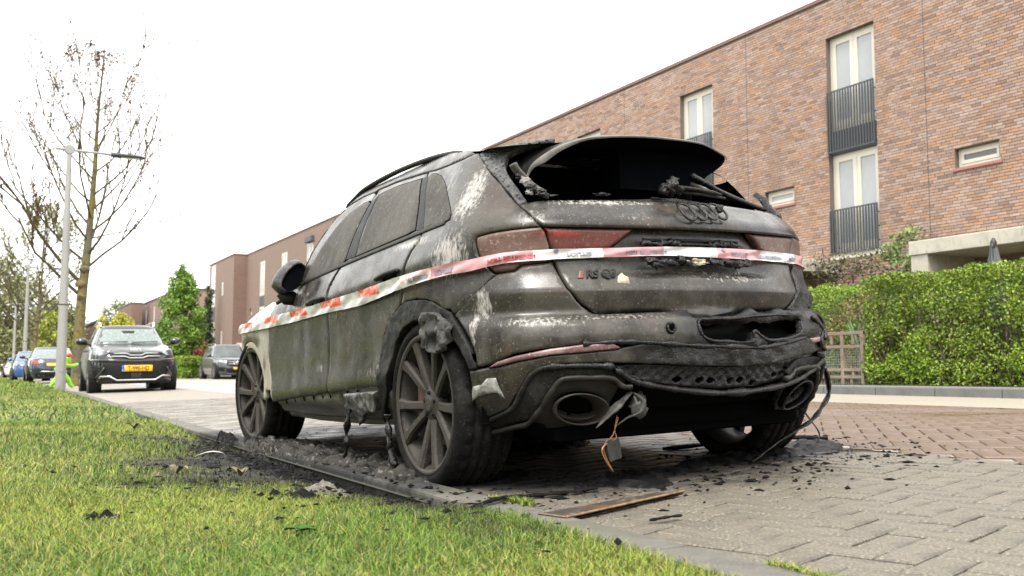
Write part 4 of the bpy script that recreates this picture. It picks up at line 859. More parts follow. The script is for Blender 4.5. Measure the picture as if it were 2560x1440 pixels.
T={'front_fender':[(2.2,0.83),(2.346,0.879),(2.447,0.872),(2.512,0.845),(2.648,0.795),(2.816,0.739),(2.975,0.692),(2.968,0.638),(2.96,0.585),(2.966,0.627),(2.959,0.55),(2.961,0.491),(2.961,0.485),(2.963,0.508),(2.967,0.573),(2.748,0.613),(2.634,0.624),(2.533,0.608),(2.458,0.559),(2.391,0.503),(2.309,0.416),(2.213,0.342),(2.187,0.273),(2.186,0.265),(2.177,0.272),(2.22,0.415),(2.242,0.487),(2.268,0.555),(2.239,0.712),(2.195,0.763)],'front_door':[(2.194,0.847),(2.185,0.762),(2.231,0.711),(2.26,0.555),(2.234,0.487),(2.212,0.415),(2.171,0.27),(1.935,0.29),(1.578,0.315),(1.18,0.342),(1.173,0.483),(1.159,0.597),(1.171,0.75),(1.175,0.866),(1.147,0.915),(1.062,0.991),(0.982,1.014),(1.0,1.345),(1.066,1.367),(1.212,1.368),(1.398,1.345),(1.523,1.278),(1.622,1.158),(1.707,1.061),(1.837,0.94),(1.976,0.866)],'front_glass':[(1.687,0.934),(1.664,0.979),(1.619,1.03),(1.487,1.138),(1.39,1.232),(1.268,1.293),(1.123,1.319),(1.028,1.318),(0.983,1.302),(1.0,1.006),(1.026,0.986),(1.326,0.963)],'rear_door':[(1.169,0.343),(1.158,0.483),(1.143,0.596),(1.155,0.749),(1.159,0.865),(1.124,0.911),(1.044,0.989),(0.969,1.013),(0.982,1.342),(1.002,1.37),(0.734,1.367),(0.419,1.347),(0.364,1.342),(0.199,1.175),(0.073,1.031),(0.06,0.992),(0.105,0.955),(0.129,0.915),(0.165,0.823),(0.186,0.751),(0.196,0.728),(0.298,0.682),(0.391,0.61),(0.443,0.511),(0.487,0.376),(0.8,0.362)],'rear_glass':[(0.865,1.002),(0.862,1.126),(0.925,1.335),(0.687,1.34),(0.377,1.321),(0.241,1.181),(0.14,1.043),(0.214,1.035),(0.616,1.014)],'quarter_glass':[(0.053,1.034),(0.175,1.171),(0.3,1.312),(0.285,1.325),(0.228,1.317),(0.133,1.287),(0.032,1.233),(-0.075,1.153),(-0.173,1.071),(-0.188,1.044),(-0.142,1.033)],'quarter_panel':[(0.348,1.339),(0.347,1.346),(0.252,1.335),(0.117,1.33),(-0.026,1.33),(-0.094,1.344),(-0.113,1.343),(-0.135,1.323),(-0.253,1.27),(-0.431,1.178),(-0.544,1.082),(-0.587,1.045),(-0.614,1.018),(-0.638,0.988),(-0.647,0.981),(-0.518,0.974),(-0.445,0.968),(-0.385,0.959),(-0.377,0.944),(-0.382,0.919),(-0.391,0.883),(-0.433,0.834),(-0.457,0.813),(-0.466,0.812),(-0.332,0.678),(-0.279,0.666),(-0.259,0.689),(-0.226,0.688),(-0.168,0.716),(-0.083,0.737),(0.013,0.746),(0.113,0.744),(0.185,0.728),(0.175,0.75),(0.154,0.823),(0.118,0.914),(0.092,0.953),(0.047,0.99),(0.062,1.03),(0.186,1.173)],'cant_rail':[(1.995,0.911),(1.836,0.95),(1.703,1.067),(1.626,1.163),(1.537,1.286),(1.413,1.353),(1.225,1.374),(1.056,1.371),(1.019,1.378),(0.753,1.377),(0.416,1.354),(0.256,1.338),(0.121,1.333),(-0.024,1.331),(-0.085,1.346),(-0.043,1.363),(0.287,1.424),(0.621,1.449),(0.893,1.449),(1.269,1.449),(1.375,1.373),(1.479,1.325),(1.602,1.22),(1.707,1.089),(1.866,0.975)],'tail_lamp_outer':[(-0.382,0.943),(-0.387,0.956),(-0.445,0.965),(-0.518,0.971),(-0.646,0.978),(-0.661,0.961),(-0.676,0.912),(-0.685,0.855),(-0.561,0.842),(-0.537,0.822),(-0.46,0.817),(-0.436,0.838),(-0.395,0.884),(-0.386,0.919)],'tail_lamp_inner':[(-0.657,0.976),(-0.753,0.972),(-0.958,0.969),(-1.011,0.968),(-0.966,0.932),(-0.916,0.897),(-0.871,0.889),(-0.691,0.886),(-0.678,0.911),(-0.667,0.961)],'gate_upper_half':[(-0.549,1.08),(-0.593,1.088),(-0.683,1.1),(-0.872,1.105),(-0.996,1.112),(-1.132,1.123),(-1.28,1.134),(-1.361,1.139),(-1.317,0.975),(-1.112,0.973),(-0.956,0.974),(-0.752,0.977),(-0.655,0.981),(-0.642,0.989),(-0.618,1.02),(-0.591,1.047)],'gate_lower_half':[(-0.694,0.884),(-0.871,0.887),(-0.918,0.895),(-0.968,0.93),(-1.013,0.966),(-1.317,0.973),(-1.274,0.66),(-1.076,0.659),(-0.839,0.656),(-0.82,0.661),(-0.788,0.679),(-0.765,0.701),(-0.734,0.746),(-0.71,0.804),(-0.695,0.849)],'bumper_upper_left':[(-0.469,0.811),(-0.538,0.818),(-0.565,0.839),(-0.685,0.849),(-0.706,0.802),(-0.729,0.744),(-0.761,0.698),(-0.785,0.675),(-0.817,0.655),(-0.837,0.651),(-1.075,0.654),(-1.207,0.656),(-0.873,0.541),(-0.839,0.541),(-0.754,0.537),(-0.635,0.525),(-0.538,0.509),(-0.457,0.473),(-0.404,0.462),(-0.397,0.509),(-0.37,0.572),(-0.33,0.623),(-0.279,0.663)],'hole':[(-1.207,0.609),(-1.264,0.617),(-1.399,0.619),(-1.542,0.628),(-1.74,0.631),(-1.801,0.618),(-1.788,0.56),(-1.692,0.536),(-1.56,0.532),(-1.478,0.566),(-1.464,0.528),(-1.305,0.531),(-1.246,0.538),(-1.207,0.562)],'tow':[(-1.086,0.604),(-1.097,0.596),(-1.095,0.584),(-1.083,0.571),(-1.07,0.572),(-1.064,0.583),(-1.068,0.597)],'bumper_upper_right':[(-1.207,0.656),(-1.436,0.666),(-1.775,0.679),(-2.05,0.554),(-1.813,0.54),(-1.629,0.514),(-1.504,0.505),(-1.304,0.513),(-1.217,0.516),(-1.088,0.526),(-0.963,0.537),(-0.873,0.541)],'reflector':[(-0.45,0.462),(-0.485,0.483),(-0.548,0.502),(-0.654,0.523),(-0.754,0.535),(-0.843,0.538),(-0.871,0.522),(-0.866,0.516),(-0.778,0.509),(-0.654,0.502),(-0.547,0.482),(-0.484,0.466)],'reflector_small':[(-1.854,0.536),(-1.961,0.544),(-1.972,0.523),(-1.858,0.515)],'band':[(-0.367,0.45),(-0.45,0.461),(-0.489,0.464),(-0.55,0.481),(-0.654,0.5),(-0.777,0.507),(-0.867,0.514),(-0.874,0.519),(-0.963,0.535),(-1.088,0.525),(-1.217,0.514),(-1.304,0.51),(-1.504,0.503),(-1.629,0.511),(-1.813,0.537),(-1.974,0.543),(-2.03,0.493),(-1.816,0.465),(-1.603,0.44),(-1.421,0.431),(-1.302,0.435),(-1.123,0.447),(-0.965,0.458),(-0.825,0.466),(-0.682,0.467),(-0.634,0.461),(-0.589,0.436),(-0.551,0.376),(-0.503,0.308),(-0.362,0.257),(-0.361,0.334)],'honeycomb':[(-0.844,0.453),(-0.965,0.456),(-1.123,0.444),(-1.302,0.432),(-1.421,0.428),(-1.603,0.437),(-1.817,0.461),(-1.958,0.481),(-1.861,0.406),(-1.724,0.368),(-1.527,0.343),(-1.317,0.342),(-1.133,0.362),(-0.969,0.388),(-0.907,0.409)],'trim_outer':[(-0.359,0.247),(-0.508,0.302),(-0.556,0.37),(-0.592,0.429),(-0.633,0.454),(-0.681,0.459),(-0.826,0.454),(-0.865,0.436),(-0.914,0.403),(-0.97,0.384),(-1.12,0.355),(-1.321,0.333),(-1.53,0.335),(-1.729,0.354),(-1.866,0.393),(-2.021,0.45)],'trim_inner':[(-0.399,0.217),(-0.518,0.24),(-0.572,0.254),(-0.62,0.306),(-0.651,0.361),(-0.681,0.404),(-0.71,0.414),(-0.779,0.413),(-0.846,0.408),(-0.887,0.379),(-0.923,0.375)],'diff_panel':[(-0.359,0.247),(-0.508,0.299),(-0.592,0.428),(-0.633,0.452),(-0.681,0.458),(-0.826,0.453),(-0.865,0.433),(-0.914,0.401),(-0.893,0.379),(-0.846,0.408),(-0.779,0.413),(-0.71,0.414),(-0.681,0.404),(-0.651,0.361),(-0.62,0.306),(-0.572,0.254),(-0.398,0.214)],'exh_surround':[(-0.57,0.242),(-0.625,0.306),(-0.656,0.361),(-0.686,0.399),(-0.715,0.409),(-0.778,0.409),(-0.842,0.404),(-0.889,0.374),(-0.872,0.312),(-0.869,0.243),(-0.825,0.215),(-0.631,0.204)],'exhaust':[(-0.861,0.291),(-0.861,0.268),(-0.85,0.247),(-0.821,0.235),(-0.779,0.232),(-0.733,0.239),(-0.693,0.255),(-0.668,0.276),(-0.66,0.301),(-0.666,0.324),(-0.686,0.343),(-0.716,0.355),(-0.752,0.358),(-0.788,0.352),(-0.821,0.337),(-0.846,0.316)],'pillar_trim':[(-0.212,1.289),(-0.391,1.316),(-0.404,1.291),(-0.409,1.266),(-0.444,1.229),(-0.482,1.198),(-0.539,1.15),(-0.586,1.095),(-0.589,1.086),(-0.548,1.078),(-0.501,1.125),(-0.398,1.199)],'roof_end':[(-0.125,1.331),(-0.13,1.352),(-0.18,1.356),(-0.286,1.359),(-0.505,1.374),(-0.824,1.384),(-0.906,1.392),(-0.9,1.382),(-0.802,1.372),(-0.604,1.361),(-0.458,1.338),(-0.388,1.317),(-0.205,1.292),(-0.144,1.315)],'sill':[(2.108,0.265),(1.184,0.336),(0.802,0.358),(0.492,0.371),(0.55,0.274),(0.595,0.208),(0.883,0.216),(1.208,0.224),(1.705,0.197),(2.178,0.172)],'arch_left':[(0.185,0.725),(0.292,0.68),(0.385,0.607),(0.438,0.509),(0.482,0.376),(0.55,0.274),(0.573,0.215),(0.397,0.357),(0.313,0.467),(0.244,0.573),(0.149,0.633),(0.04,0.657),(-0.059,0.66),(-0.125,0.652),(-0.205,0.629),(-0.275,0.587),(-0.327,0.538),(-0.359,0.491),(-0.373,0.455),(-0.403,0.462),(-0.376,0.537),(-0.319,0.616),(-0.257,0.676),(-0.206,0.7),(-0.127,0.727),(-0.061,0.737),(0.038,0.743),(0.117,0.74)],'arch_front':[(2.963,0.482),(2.963,0.506),(2.967,0.571),(2.748,0.611),(2.634,0.623),(2.533,0.606),(2.459,0.557),(2.391,0.501),(2.309,0.414),(2.213,0.341),(2.19,0.272),(2.217,0.262),(2.239,0.331),(2.345,0.41),(2.419,0.487),(2.49,0.54),(2.554,0.586),(2.637,0.605),(2.738,0.598),(2.907,0.563),(2.964,0.502),(2.964,0.479)],'tape_top':[(2.83,0.756),(2.238,0.774),(1.623,0.788),(1.156,0.807),(0.62,0.827),(0.193,0.847),(-0.17,0.856),(-0.372,0.868),(-0.496,0.886),(-0.686,0.894),(-0.93,0.897),(-1.138,0.904),(-1.409,0.905),(-1.664,0.905),(-1.998,0.902)],'tape_bot':[(2.805,0.703),(2.226,0.716),(1.638,0.73),(1.171,0.748),(0.636,0.757),(0.2,0.789),(-0.168,0.81),(-0.374,0.822),(-0.497,0.843),(-0.683,0.852),(-0.925,0.859),(-1.133,0.866),(-1.402,0.861),(-1.655,0.859),(-1.975,0.857)],'tape_marks':[(-0.377,0.884),(-0.61,0.872),(-0.884,0.878),(-1.136,0.885),(-1.392,0.883),(-1.662,0.883),(-1.938,0.88),(-0.169,0.846),(0.112,0.84),(0.386,0.83),(0.655,0.822),(0.896,0.809),(1.217,0.798),(1.429,0.771),(1.742,0.767),(1.964,0.749),(2.272,0.748),(2.526,0.752),(2.732,0.744)],'rings':[(-1.264,1.03),(-1.318,1.033),(-1.372,1.036),(-1.432,1.039),(-1.239,1.03),(-1.448,1.04),(-1.384,1.072),(-1.324,1.004)],'rsq3':[(-0.774,0.781),(-0.926,0.788),(-0.796,0.813),(-0.932,0.811)],'patch':[(-0.916,0.762),(-0.928,0.788),(-0.948,0.802),(-0.955,0.791),(-0.968,0.785),(-0.964,0.758)],'plate':[(-1.088,0.925),(-1.574,0.936),(-1.596,0.835),(-1.09,0.823)],'handles':[(0.422,0.857),(0.179,0.875),(1.428,0.804),(1.181,0.822)],'quarter_crease':[(-0.192,1.041),(-0.469,1.045)],'lipright':[(-1.948,1.008),(-1.012,0.969)],'lampR':[(-1.65,0.982),(-1.802,0.911),(-2.102,0.916),(-1.944,1.003)],'gl_right':[(-1.723,1.127),(-1.522,1.127)],'dtest':[(-1.963,0.451),(-2.062,0.466)],'arch_flap':[(-0.105,0.682),(-0.169,0.684),(-0.214,0.672),(-0.262,0.645),(-0.294,0.615),(-0.283,0.568),(-0.267,0.531),(-0.204,0.518),(-0.15,0.528),(-0.112,0.539),(-0.113,0.603)],'sill_flap':[(0.911,0.346),(0.507,0.362),(0.564,0.276),(0.723,0.259),(0.857,0.2),(0.82,0.259),(0.933,0.284)],'peel':[(-0.356,0.34),(-0.376,0.395),(-0.417,0.402),(-0.439,0.423),(-0.474,0.425),(-0.483,0.394),(-0.5,0.348),(-0.473,0.37),(-0.455,0.371),(-0.393,0.359)],'lampsplit':[(-0.652,0.979)]}
# ---------------------------------------------------------------- materials of the burnt car
ASH=(.36,.34,.315)
M_BP=mat('burnt_paint',(.029,.0262,.0222),.42,layers=[(2.6,.47,.57,(.062,.057,.047),9),(1.7,.485,.58,(.020,.0175,.015),9),(4.,.54,.64,(.052,.038,.028),9),(5,.53,.62,(.024,.021,.018),9,(1,1,.14)),(9,.54,.68,(.060,.054,.045),8),(30,.56,.66,(.038,.034,.030),8),(120,.625,.68,(.105,.10,.09),2),(60,.69,.71,(.14,.135,.122),2)],attr=('foam',ASH,70,.84,1.06,(1,1,.34)),attr2=('soot',(.011,.0105,.010),7,.74,1.0),bump=(140,.20,.0018),rr=(6,.12,.40),spec=.40)
M_BG=mat('burnt_glass',(.052,.047,.039),.55,layers=[(2,.45,.60,(.034,.030,.024),6),(4,.46,.62,(.078,.071,.06),8,(1,1,.14)),(70,.60,.68,(.16,.152,.135),3,(1,1,.30)),(140,.61,.67,(.12,.114,.10),2)],attr=('foam',(.30,.29,.265),30,.84,1.10,(1,1,.2)),bump=(90,.25,.002),spec=.14)
M_MELT=mat('melted_plastic',(.0065,.006,.0058),.4,layers=[(11,.53,.66,(.019,.017,.0155),8),(50,.60,.68,(.036,.034,.031),5)],bump=(46,.9,.006,60,.3),rr=(9,.12,.36),spec=.32)
M_CHARP=mat('charred_trim',(.016,.0155,.0145),.5,layers=[(12,.53,.68,(.034,.032,.029),7),(110,.61,.68,(.075,.07,.066),3)],bump=(60,.7,.005),spec=.16)
M_BUBBLE=mat('blistered_trim',(.075,.073,.073),.40,layers=[(18,.46,.60,(.14,.138,.14),8),(50,.52,.60,(.028,.027,.028),5)],bump=(40,1.0,.014,46,.9),spec=.6)
M_BLACK=mat('char_and_shade_black',(.004,.004,.0042),.9,spec=0)  # black for char, also standing for the dark of holes, gaps and cabin
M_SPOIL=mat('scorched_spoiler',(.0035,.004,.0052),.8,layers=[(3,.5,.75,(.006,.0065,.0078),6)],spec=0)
M_EDGE=mat('spoiler_edge',(.16,.15,.135),.5,layers=[(9,.45,.65,(.09,.085,.08))])
M_RIM=mat('burnt_alloy',(.046,.041,.036),.5,layers=[(5,.45,.65,(.068,.061,.054),7),(100,.63,.69,(.17,.16,.145),3),(2.5,.5,.7,(.036,.032,.028),6)],bump=(160,.25,.0015),metal=.1,spec=.14)
M_TYRE=mat('burnt_tyre',(.010,.0094,.009),.8,layers=[(10,.5,.7,(.026,.024,.022),7),(90,.6,.7,(.045,.042,.039),3)],bump=(90,.5,.003),spec=.08)
M_LAMP=mat('scorched_lamp',(.085,.043,.034),.38,layers=[(4,.45,.60,(.135,.078,.062),7),(70,.57,.65,(.20,.14,.118),3),(8,.54,.66,(.06,.032,.027),7)],bump=(140,.5,.003),attr=('foam',(.50,.05,.03),10,.72,1.1,(.25,.25,3)))
M_LAMPR=mat('scorched_lamp_red',(.10,.024,.02),.32,layers=[(4,.45,.62,(.125,.042,.034),7),(70,.58,.66,(.17,.092,.08),3),(8,.52,.66,(.045,.018,.016),7)],bump=(140,.45,.003),attr=('foam',(.36,.028,.018),14,.76,1.15,(.25,.25,3)))
M_REFL=mat('scorched_reflector',(.13,.065,.066),.35,layers=[(7,.45,.65,(.28,.20,.195),6),(80,.58,.68,(.32,.26,.25),3)],bump=(100,.3,.002))
M_FEND=mat('scorched_cream_paint',(.34,.315,.255),.45,layers=[(6,.48,.62,(.20,.175,.125),8,(1,1,.25)),(2.2,.55,.75,(.42,.40,.36),5),(10,.57,.68,(.095,.074,.046),8,(1,1,.3)),(40,.60,.68,(.12,.10,.075),6)],bump=(60,.2,.002),attr=('soot',(.05,.038,.017),9,.66,1.0),attr2=('foam',(.60,.595,.58),7,.6,.85))
M_PEEL=mat('peeled_skin',(.34,.33,.31),.55,layers=[(20,.45,.6,(.17,.162,.15),6),(9,.56,.66,(.05,.048,.044),6)],bump=(30,.9,.006))
M_BARE=mat('bare_cream_patch',(.48,.42,.30),.5,layers=[(40,.5,.62,(.36,.28,.19),6)])
M_STEEL=mat('burnt_steel',(.085,.078,.066),.32,metal=.15,layers=[(6,.47,.62,(.15,.14,.12),7,(1,.4,3)),(20,.57,.68,(.02,.018,.016),6)],bump=(20,.4,.006))
M_COPPER=mat('copper_wire',(.40,.20,.09),.35,metal=.7)
M_MOD=mat('module_grey',(.05,.05,.048),.6,layers=[(20,.48,.62,(.025,.025,.024))],bump=(60,.6,.004),spec=.2)
# ================================================================ THE BURNT CAR
car=empty('burnt_car',(0,0,0),0,'fire-gutted grey-brown sport utility vehicle wrapped in red and white tape at the kerb','car')
car.matrix_world=Matrix.Translation((2.5007,3.6818,.0339))@Matrix.Rotation(.0138,4,'Z')@Matrix.Rotation(-.0372,4,'Y')
def gsp(U,Z,spots):
    s=np.zeros_like(U)
    for u,z,su,sz,a in spots: s=np.maximum(s,a*np.exp(-((U-u)/su)**2-((Z-z)/sz)**2))
    return s
FOAM=[(1.0,.74,.25,.16,.33),(.35,.70,.2,.2,.33),(1.65,.62,.3,.2,.30),(-.9,.635,.45,.02,.40),(-.26,1.15,.13,.16,.56),(-.02,1.24,.16,.10,.36),(.12,.985,.45,.028,.50),(-.24,.90,.17,.13,.53),(-.62,1.02,.10,.06,.40),(-.95,1.085,.45,.022,.46),(-.62,.625,.24,.03,.44),(-.42,.70,.045,.09,.56),(-.39,.62,.03,.10,.50),(.9,.955,.5,.022,.36),(1.30,.47,.14,.05,.40),(.5,.46,.22,.13,.36),(-1.45,.80,.35,.035,.36),(-1.5,.775,.35,.02,.36),(1.75,.9,.2,.05,.5),(-1.05,1.02,.2,.03,.34),(1.55,.85,.2,.1,.34),(.85,.62,.12,.2,.30)]
SOOT=[(-1.36,1.01,.40,.05,.50),(-1.75,.99,.34,.07,.52),(-1.4,.90,.45,.05,.62),(-1.6,.72,.45,.045,.46),(-1.65,.62,.5,.05,.75),(-1.3,.60,.22,.05,.5),(.0,.66,.25,.05,.36),(1.5,.66,.3,.1,.36),(.2,.72,.3,.06,.34),(-2.0,.8,.18,.25,.55),(-.9,.70,.2,.03,.34),(-.25,1.30,.12,.04,.4),(.6,1.0,.5,.012,.4),(-1.0,.66,.4,.02,.4)]
at_f=lambda X,P,d: gsp(P[:,0],P[:,1],FOAM)
at_s=lambda X,P,d: gsp(P[:,0],P[:,1],SOOT)
AT=dict(foam=at_f,soot=at_s)
def melt(a,f=9.,seed=0.,grow_=None):
    def g(X,P,d):
        v=np.array([mnoise.fractal(Vector((x*f+seed,y*f,z*f)),1.,2.,5) for x,y,z in X])
        r=np.array([abs(mnoise.noise(Vector((x*f*.6+seed,y*f*.6,z*f*1.6+5)))) for x,y,z in X])
        w=grow_(P) if grow_ else 1.
        return (v*a+(.5-r)*a*1.2)*w
    return g
def cp(name,poly,m,side=True,sub=None,**k):
    o=panel(name,poly,S,m,sub or car,attrs=AT,**k)
    if side:
        panel(name,[(mir(a),b) for a,b in poly],S,m,sub or car,attrs=AT,**{**k,'step':max(k.get('step',.03),.05),'holes':[[(mir(a),b) for a,b in h] for h in k.get('holes',())]})
    return o
arc=lambda cy,cz,r,a0,a1,n: [(cy+r*math.cos(R(a0+(a1-a0)*i/n)),cz+r*math.sin(R(a0+(a1-a0)*i/n))) for i in range(n+1)]
# -- front wing (the one panel that stayed pale)
fen=[(2.195,.765),(2.20,.832),(2.30,.872),(2.346,.884),(2.447,.876),(2.55,.842),(2.70,.79),(2.85,.742),(3.0,.70),(3.10,.62),(3.14,.5),(3.06,.40)]+arc(2.665,.312,.335,12,176,14)[0:]+[(2.213,.342),(2.187,.273),(2.177,.275),(2.22,.415),(2.242,.487),(2.262,.555),(2.236,.712)]
FSO=[(2.36,.50,.08,.2,.3),(2.665,.64,.3,.045,.75),(2.45,.75,.15,.06,.2)]; FFO=[(2.4,.86,.3,.07,.7),(2.75,.76,.2,.06,.6)]
for sgn in (0,1):
    pf=fen if not sgn else [(mir(a),b) for a,b in fen]
    panel('front_wing',pf,S,M_FEND,car,step=.03 if not sgn else .06,attrs=dict(foam=lambda X,P,d:gsp(P[:,0],P[:,1],FFO),soot=lambda X,P,d:gsp(P[:,0],P[:,1],FSO)))
T['arch_front']=arc(2.665,.312,.333,14,185,14)+arc(2.665,.305,.300,185,14,14)
cp('arch_trim',T['arch_front'],M_FEND,off=-.004,step=.03,rnd=.004)
# -- doors
fd=T['front_door']; rd=T['rear_door']
dimp=lambda X,P,d: np.array([.004*mnoise.noise(Vector((a*3.1,b*2.4,1.7)))+.0022*mnoise.noise(Vector((a*8,b*5,3))) for a,b in P])*np.clip((.98-P[:,1])*6,0,1)
dF=cp('front_door',fd,M_BP,step=.022,disp=dimp); dR=cp('rear_door',rd,M_BP,step=.022,disp=dimp)
GLASS_OFF=.0015
shrink=lambda poly,k: [((a-np.mean([q[0] for q in poly]))*k+np.mean([q[0] for q in poly]),(b-np.mean([q[1] for q in poly]))*k+np.mean([q[1] for q in poly])) for a,b in poly]
for nm,par in (('front_glass',dF),('rear_glass',dR),('quarter_glass',None)):
    # black seal then the sooted pane, both just proud of the door skin
    cp('window_seal',T[nm],M_BLACK,off=.002,step=.05,rnd=.003,thick=.006)
    cp('side_window',shrink(T[nm],.965),M_BG,off=.0045,step=.03,rnd=.003,thick=.004)
# pillar strip between the two door windows
fg_,rg2,qg_=T['front_glass'],T['rear_glass'],T['quarter_glass']
cp('pillar_cover',[fg_[9],fg_[8],rg2[2],rg2[0]],M_CHARP,off=.003,step=.03,rnd=.003,thick=.006)
cp('pillar_cover',[rg2[4],rg2[5],rg2[6],qg_[0],qg_[1],qg_[2]],M_CHARP,off=.003,step=.03,rnd=.003,thick=.006)
q=px_=None
def far_side(nm,poly,ymin,zmin):   # the far side's roof corner burnt away behind the spoiler
    q=[]
    for a,b in poly:
        p=(max(a,ymin) if b>zmin else a,b)
        if not q or math.hypot(p[0]-q[-1][0],p[1]-q[-1][1])>.006: q.append(p)
    panel(nm,[(mir(a),b) for a,b in q],S,M_BP,car,attrs=AT,step=.05)
far_side('quarter_panel',T['quarter_panel'],.24,1.12); far_side('roof_rail_panel',[p for p in T['cant_rail'] if p[0]>.27],.27,1.0)
cp('quarter_panel',T['quarter_panel'],M_BP,side=False,step=.02,disp=lambda X,P,d: np.array([.003*mnoise.noise(Vector((a*4,b*4,2.7))) for a,b in P]))
cp('roof_rail_panel',T['cant_rail'],M_BP,side=False,step=.03,off=.001)
# door edge lines are real gaps; belt and shoulder mouldings
belt=[(1.84,.935),(1.5,.957),(1.0,.985),(.55,1.006),(.15,1.025),(-.15,1.04)]
def ribbon(name,path,w,m,par=car,off=.004,side=True,step=.03,disp=None,rnd=.004,thick=.01):
    p=[np.array(a) for a in smooth_poly(path,n=3)]; up=[];dn=[]
    for i,a in enumerate(p):
        t=p[min(i+1,len(p)-1)]-p[max(i-1,0)]; n=np.array([-t[1],t[0]])/np.linalg.norm(t); k=w*.5; up.append(a+n*k); dn.append(a-n*k)
    pl=[tuple(v) for v in up]+[tuple(v) for v in dn[::-1]]
    o=panel(name,pl,S,m,par,step=step,off=off,rnd=rnd,thick=thick,disp=disp,attrs=AT)
    if side: panel(name,[(mir(a),b) for a,b in pl],S,m,par,step=.06,off=off,rnd=rnd,thick=thick,attrs=AT)
    return o
ribbon('belt_moulding',belt,.020,M_CHARP,off=.006)
# sills: pressed steel with a stepped flange, plastic cover burnt off
sl=T['sill']
cp('sill',[(2.17,.268),(1.16,.372),(.62,.405),(.40,.415),(.38,.30),(.34,.225),(.9,.20),(1.6,.195),(2.12,.205)],M_STEEL,off=lambda a,b: -.012-.016*np.clip((.285-b)/.04,0,1)-.014*np.exp(-((a-1.02)/.014)**2)-.010*np.exp(-((b-.335)/.014)**2)*(a>1.06),step=.016,rnd=.012,disp=lambda X,P,d: np.array([.007*mnoise.noise(Vector((a*6,b*9,6.1))) for a,b in P]))
cp('sill_flange',[(2.1,.20),(1.6,.19),(.9,.195),(.36,.215),(.36,.185),(.9,.165),(1.6,.16),(2.08,.17)],M_STEEL,off=-.045,step=.05,rnd=.004)
for k,(u_,z_) in enumerate([(1.95,.275),(1.78,.29),(1.62,.30),(1.45,.31),(1.30,.318),(1.18,.325),(.92,.345),(.78,.352)]):
    panel('drain_hole_dark',[(u_+.010*math.cos(t),z_+.013*math.sin(t)) for t in np.linspace(0,6.28,9)[:-1]],S,M_BLACK,car,step=.02,off=-.008,rnd=0,thick=.002)  # flat black discs painted for the shade inside the holes
# -- inner shell added so gaps read black; floor and arches charred black
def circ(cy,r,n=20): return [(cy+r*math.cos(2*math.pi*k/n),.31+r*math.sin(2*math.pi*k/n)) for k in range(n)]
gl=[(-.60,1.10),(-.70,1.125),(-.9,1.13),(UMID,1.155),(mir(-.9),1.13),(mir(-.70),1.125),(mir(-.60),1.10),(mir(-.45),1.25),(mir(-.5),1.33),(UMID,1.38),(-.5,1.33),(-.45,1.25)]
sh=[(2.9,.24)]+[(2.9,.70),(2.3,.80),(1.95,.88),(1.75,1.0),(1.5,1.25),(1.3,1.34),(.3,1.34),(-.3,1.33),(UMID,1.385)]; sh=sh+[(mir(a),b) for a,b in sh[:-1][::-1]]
panel('gap_dark_shell',sh,lambda a,b,o:S(a,b,o),M_BLACK,car,step=.09,off=-.065,rnd=0,thick=0,holes=[circ(.0,.41),circ(2.665,.41),[(mir(a),b) for a,b in circ(.0,.41)],[(mir(a),b) for a,b in circ(2.665,.41)],gl])
flo=MB(); flo.box((-.78,-.35,.235),(.78,3.1,.27)); flo.box((-.60,-.50,.17),(.66,-.12,.30)); flo.tube([(-.66,-.42,.27),(-.3,-.45,.25),(.3,-.45,.25),(.66,-.42,.27)],.075,12); flo.box((-.25,.3,.16),(.25,2.2,.24)); flo.box((-.4,2.2,.14),(.4,3.1,.24))
bevel(flo.obj('underbody',M_BLACK,car),.03,2)
sil=MB().lathe([(-.50,0),(-.50,.10),(-.46,.125),(.46,.125),(.5,.10),(.5,0)],20,'x',(.05,-.34,.285),sz=.8); sil.obj('silencer',mat('silencer_steel',(.010,.010,.010),.7,spec=.05,layers=[(8,.5,.7,(.018,.017,.016))]),car,True)
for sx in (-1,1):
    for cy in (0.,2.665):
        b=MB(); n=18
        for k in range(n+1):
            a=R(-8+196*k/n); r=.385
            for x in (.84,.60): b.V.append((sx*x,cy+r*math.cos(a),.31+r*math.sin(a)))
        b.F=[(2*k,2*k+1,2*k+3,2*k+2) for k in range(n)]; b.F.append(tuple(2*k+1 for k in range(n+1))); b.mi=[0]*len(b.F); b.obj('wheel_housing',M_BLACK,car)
# roof, bonnet, windscreen
def grid(name,fn,nx,ny,m,par,smooth=True):
    V=[fn(i/nx,j/ny) for j in range(ny+1) for i in range(nx+1)]; n=nx+1
    return link(name,arr_mesh(name,V,[(j*n+i,j*n+i+1,(j+1)*n+i+1,(j+1)*n+i) for j in range(ny) for i in range(nx)],m,smooth),par)
re_y=[-.33,-.1,.1,.3,.62,1.0,1.30,1.45]; re_z=[1.33,1.355,1.40,1.425,1.445,1.445,1.41,1.35]
def roof_pt(u,v):
    y0_=-.30+.42*min(max((u-.55)/.25,0),1); y=y0_+(1.42-y0_)*v; ze=float(np.interp(y,re_y,re_z))-.006; xe=float(WT(ze))-.012; x=(2*u-1)*xe; k=1-abs(2*u-1)**2.2
    return (x,y-.10*(1-v)*k+.06*v*k,ze+.038*k)
grid('roof',roof_pt,16,20,M_BP,car)
def ws(u,v):
    y=1.40+.68*v; z=1.385-.46*v; xe=.55+.22*v; x=(2*u-1)*xe; return (x,y+.14*(1-(2*u-1)**2),z+.02*(1-(2*u-1)**2))
grid('windscreen',ws,10,8,M_BG,car)
def bon(u,v):
    y=2.02+1.30*v; z=float(HT(y))-.052-.01*v; xe=float(halfw(np.array([y]),np.array([z-.01]))[0])-.03; x=(2*u-1)*xe; return (x,y+.16*(1-(2*u-1)**2)*v,z+.045*(1-(2*u-1)**2))
grid('bonnet',bon,14,14,M_FEND,car)
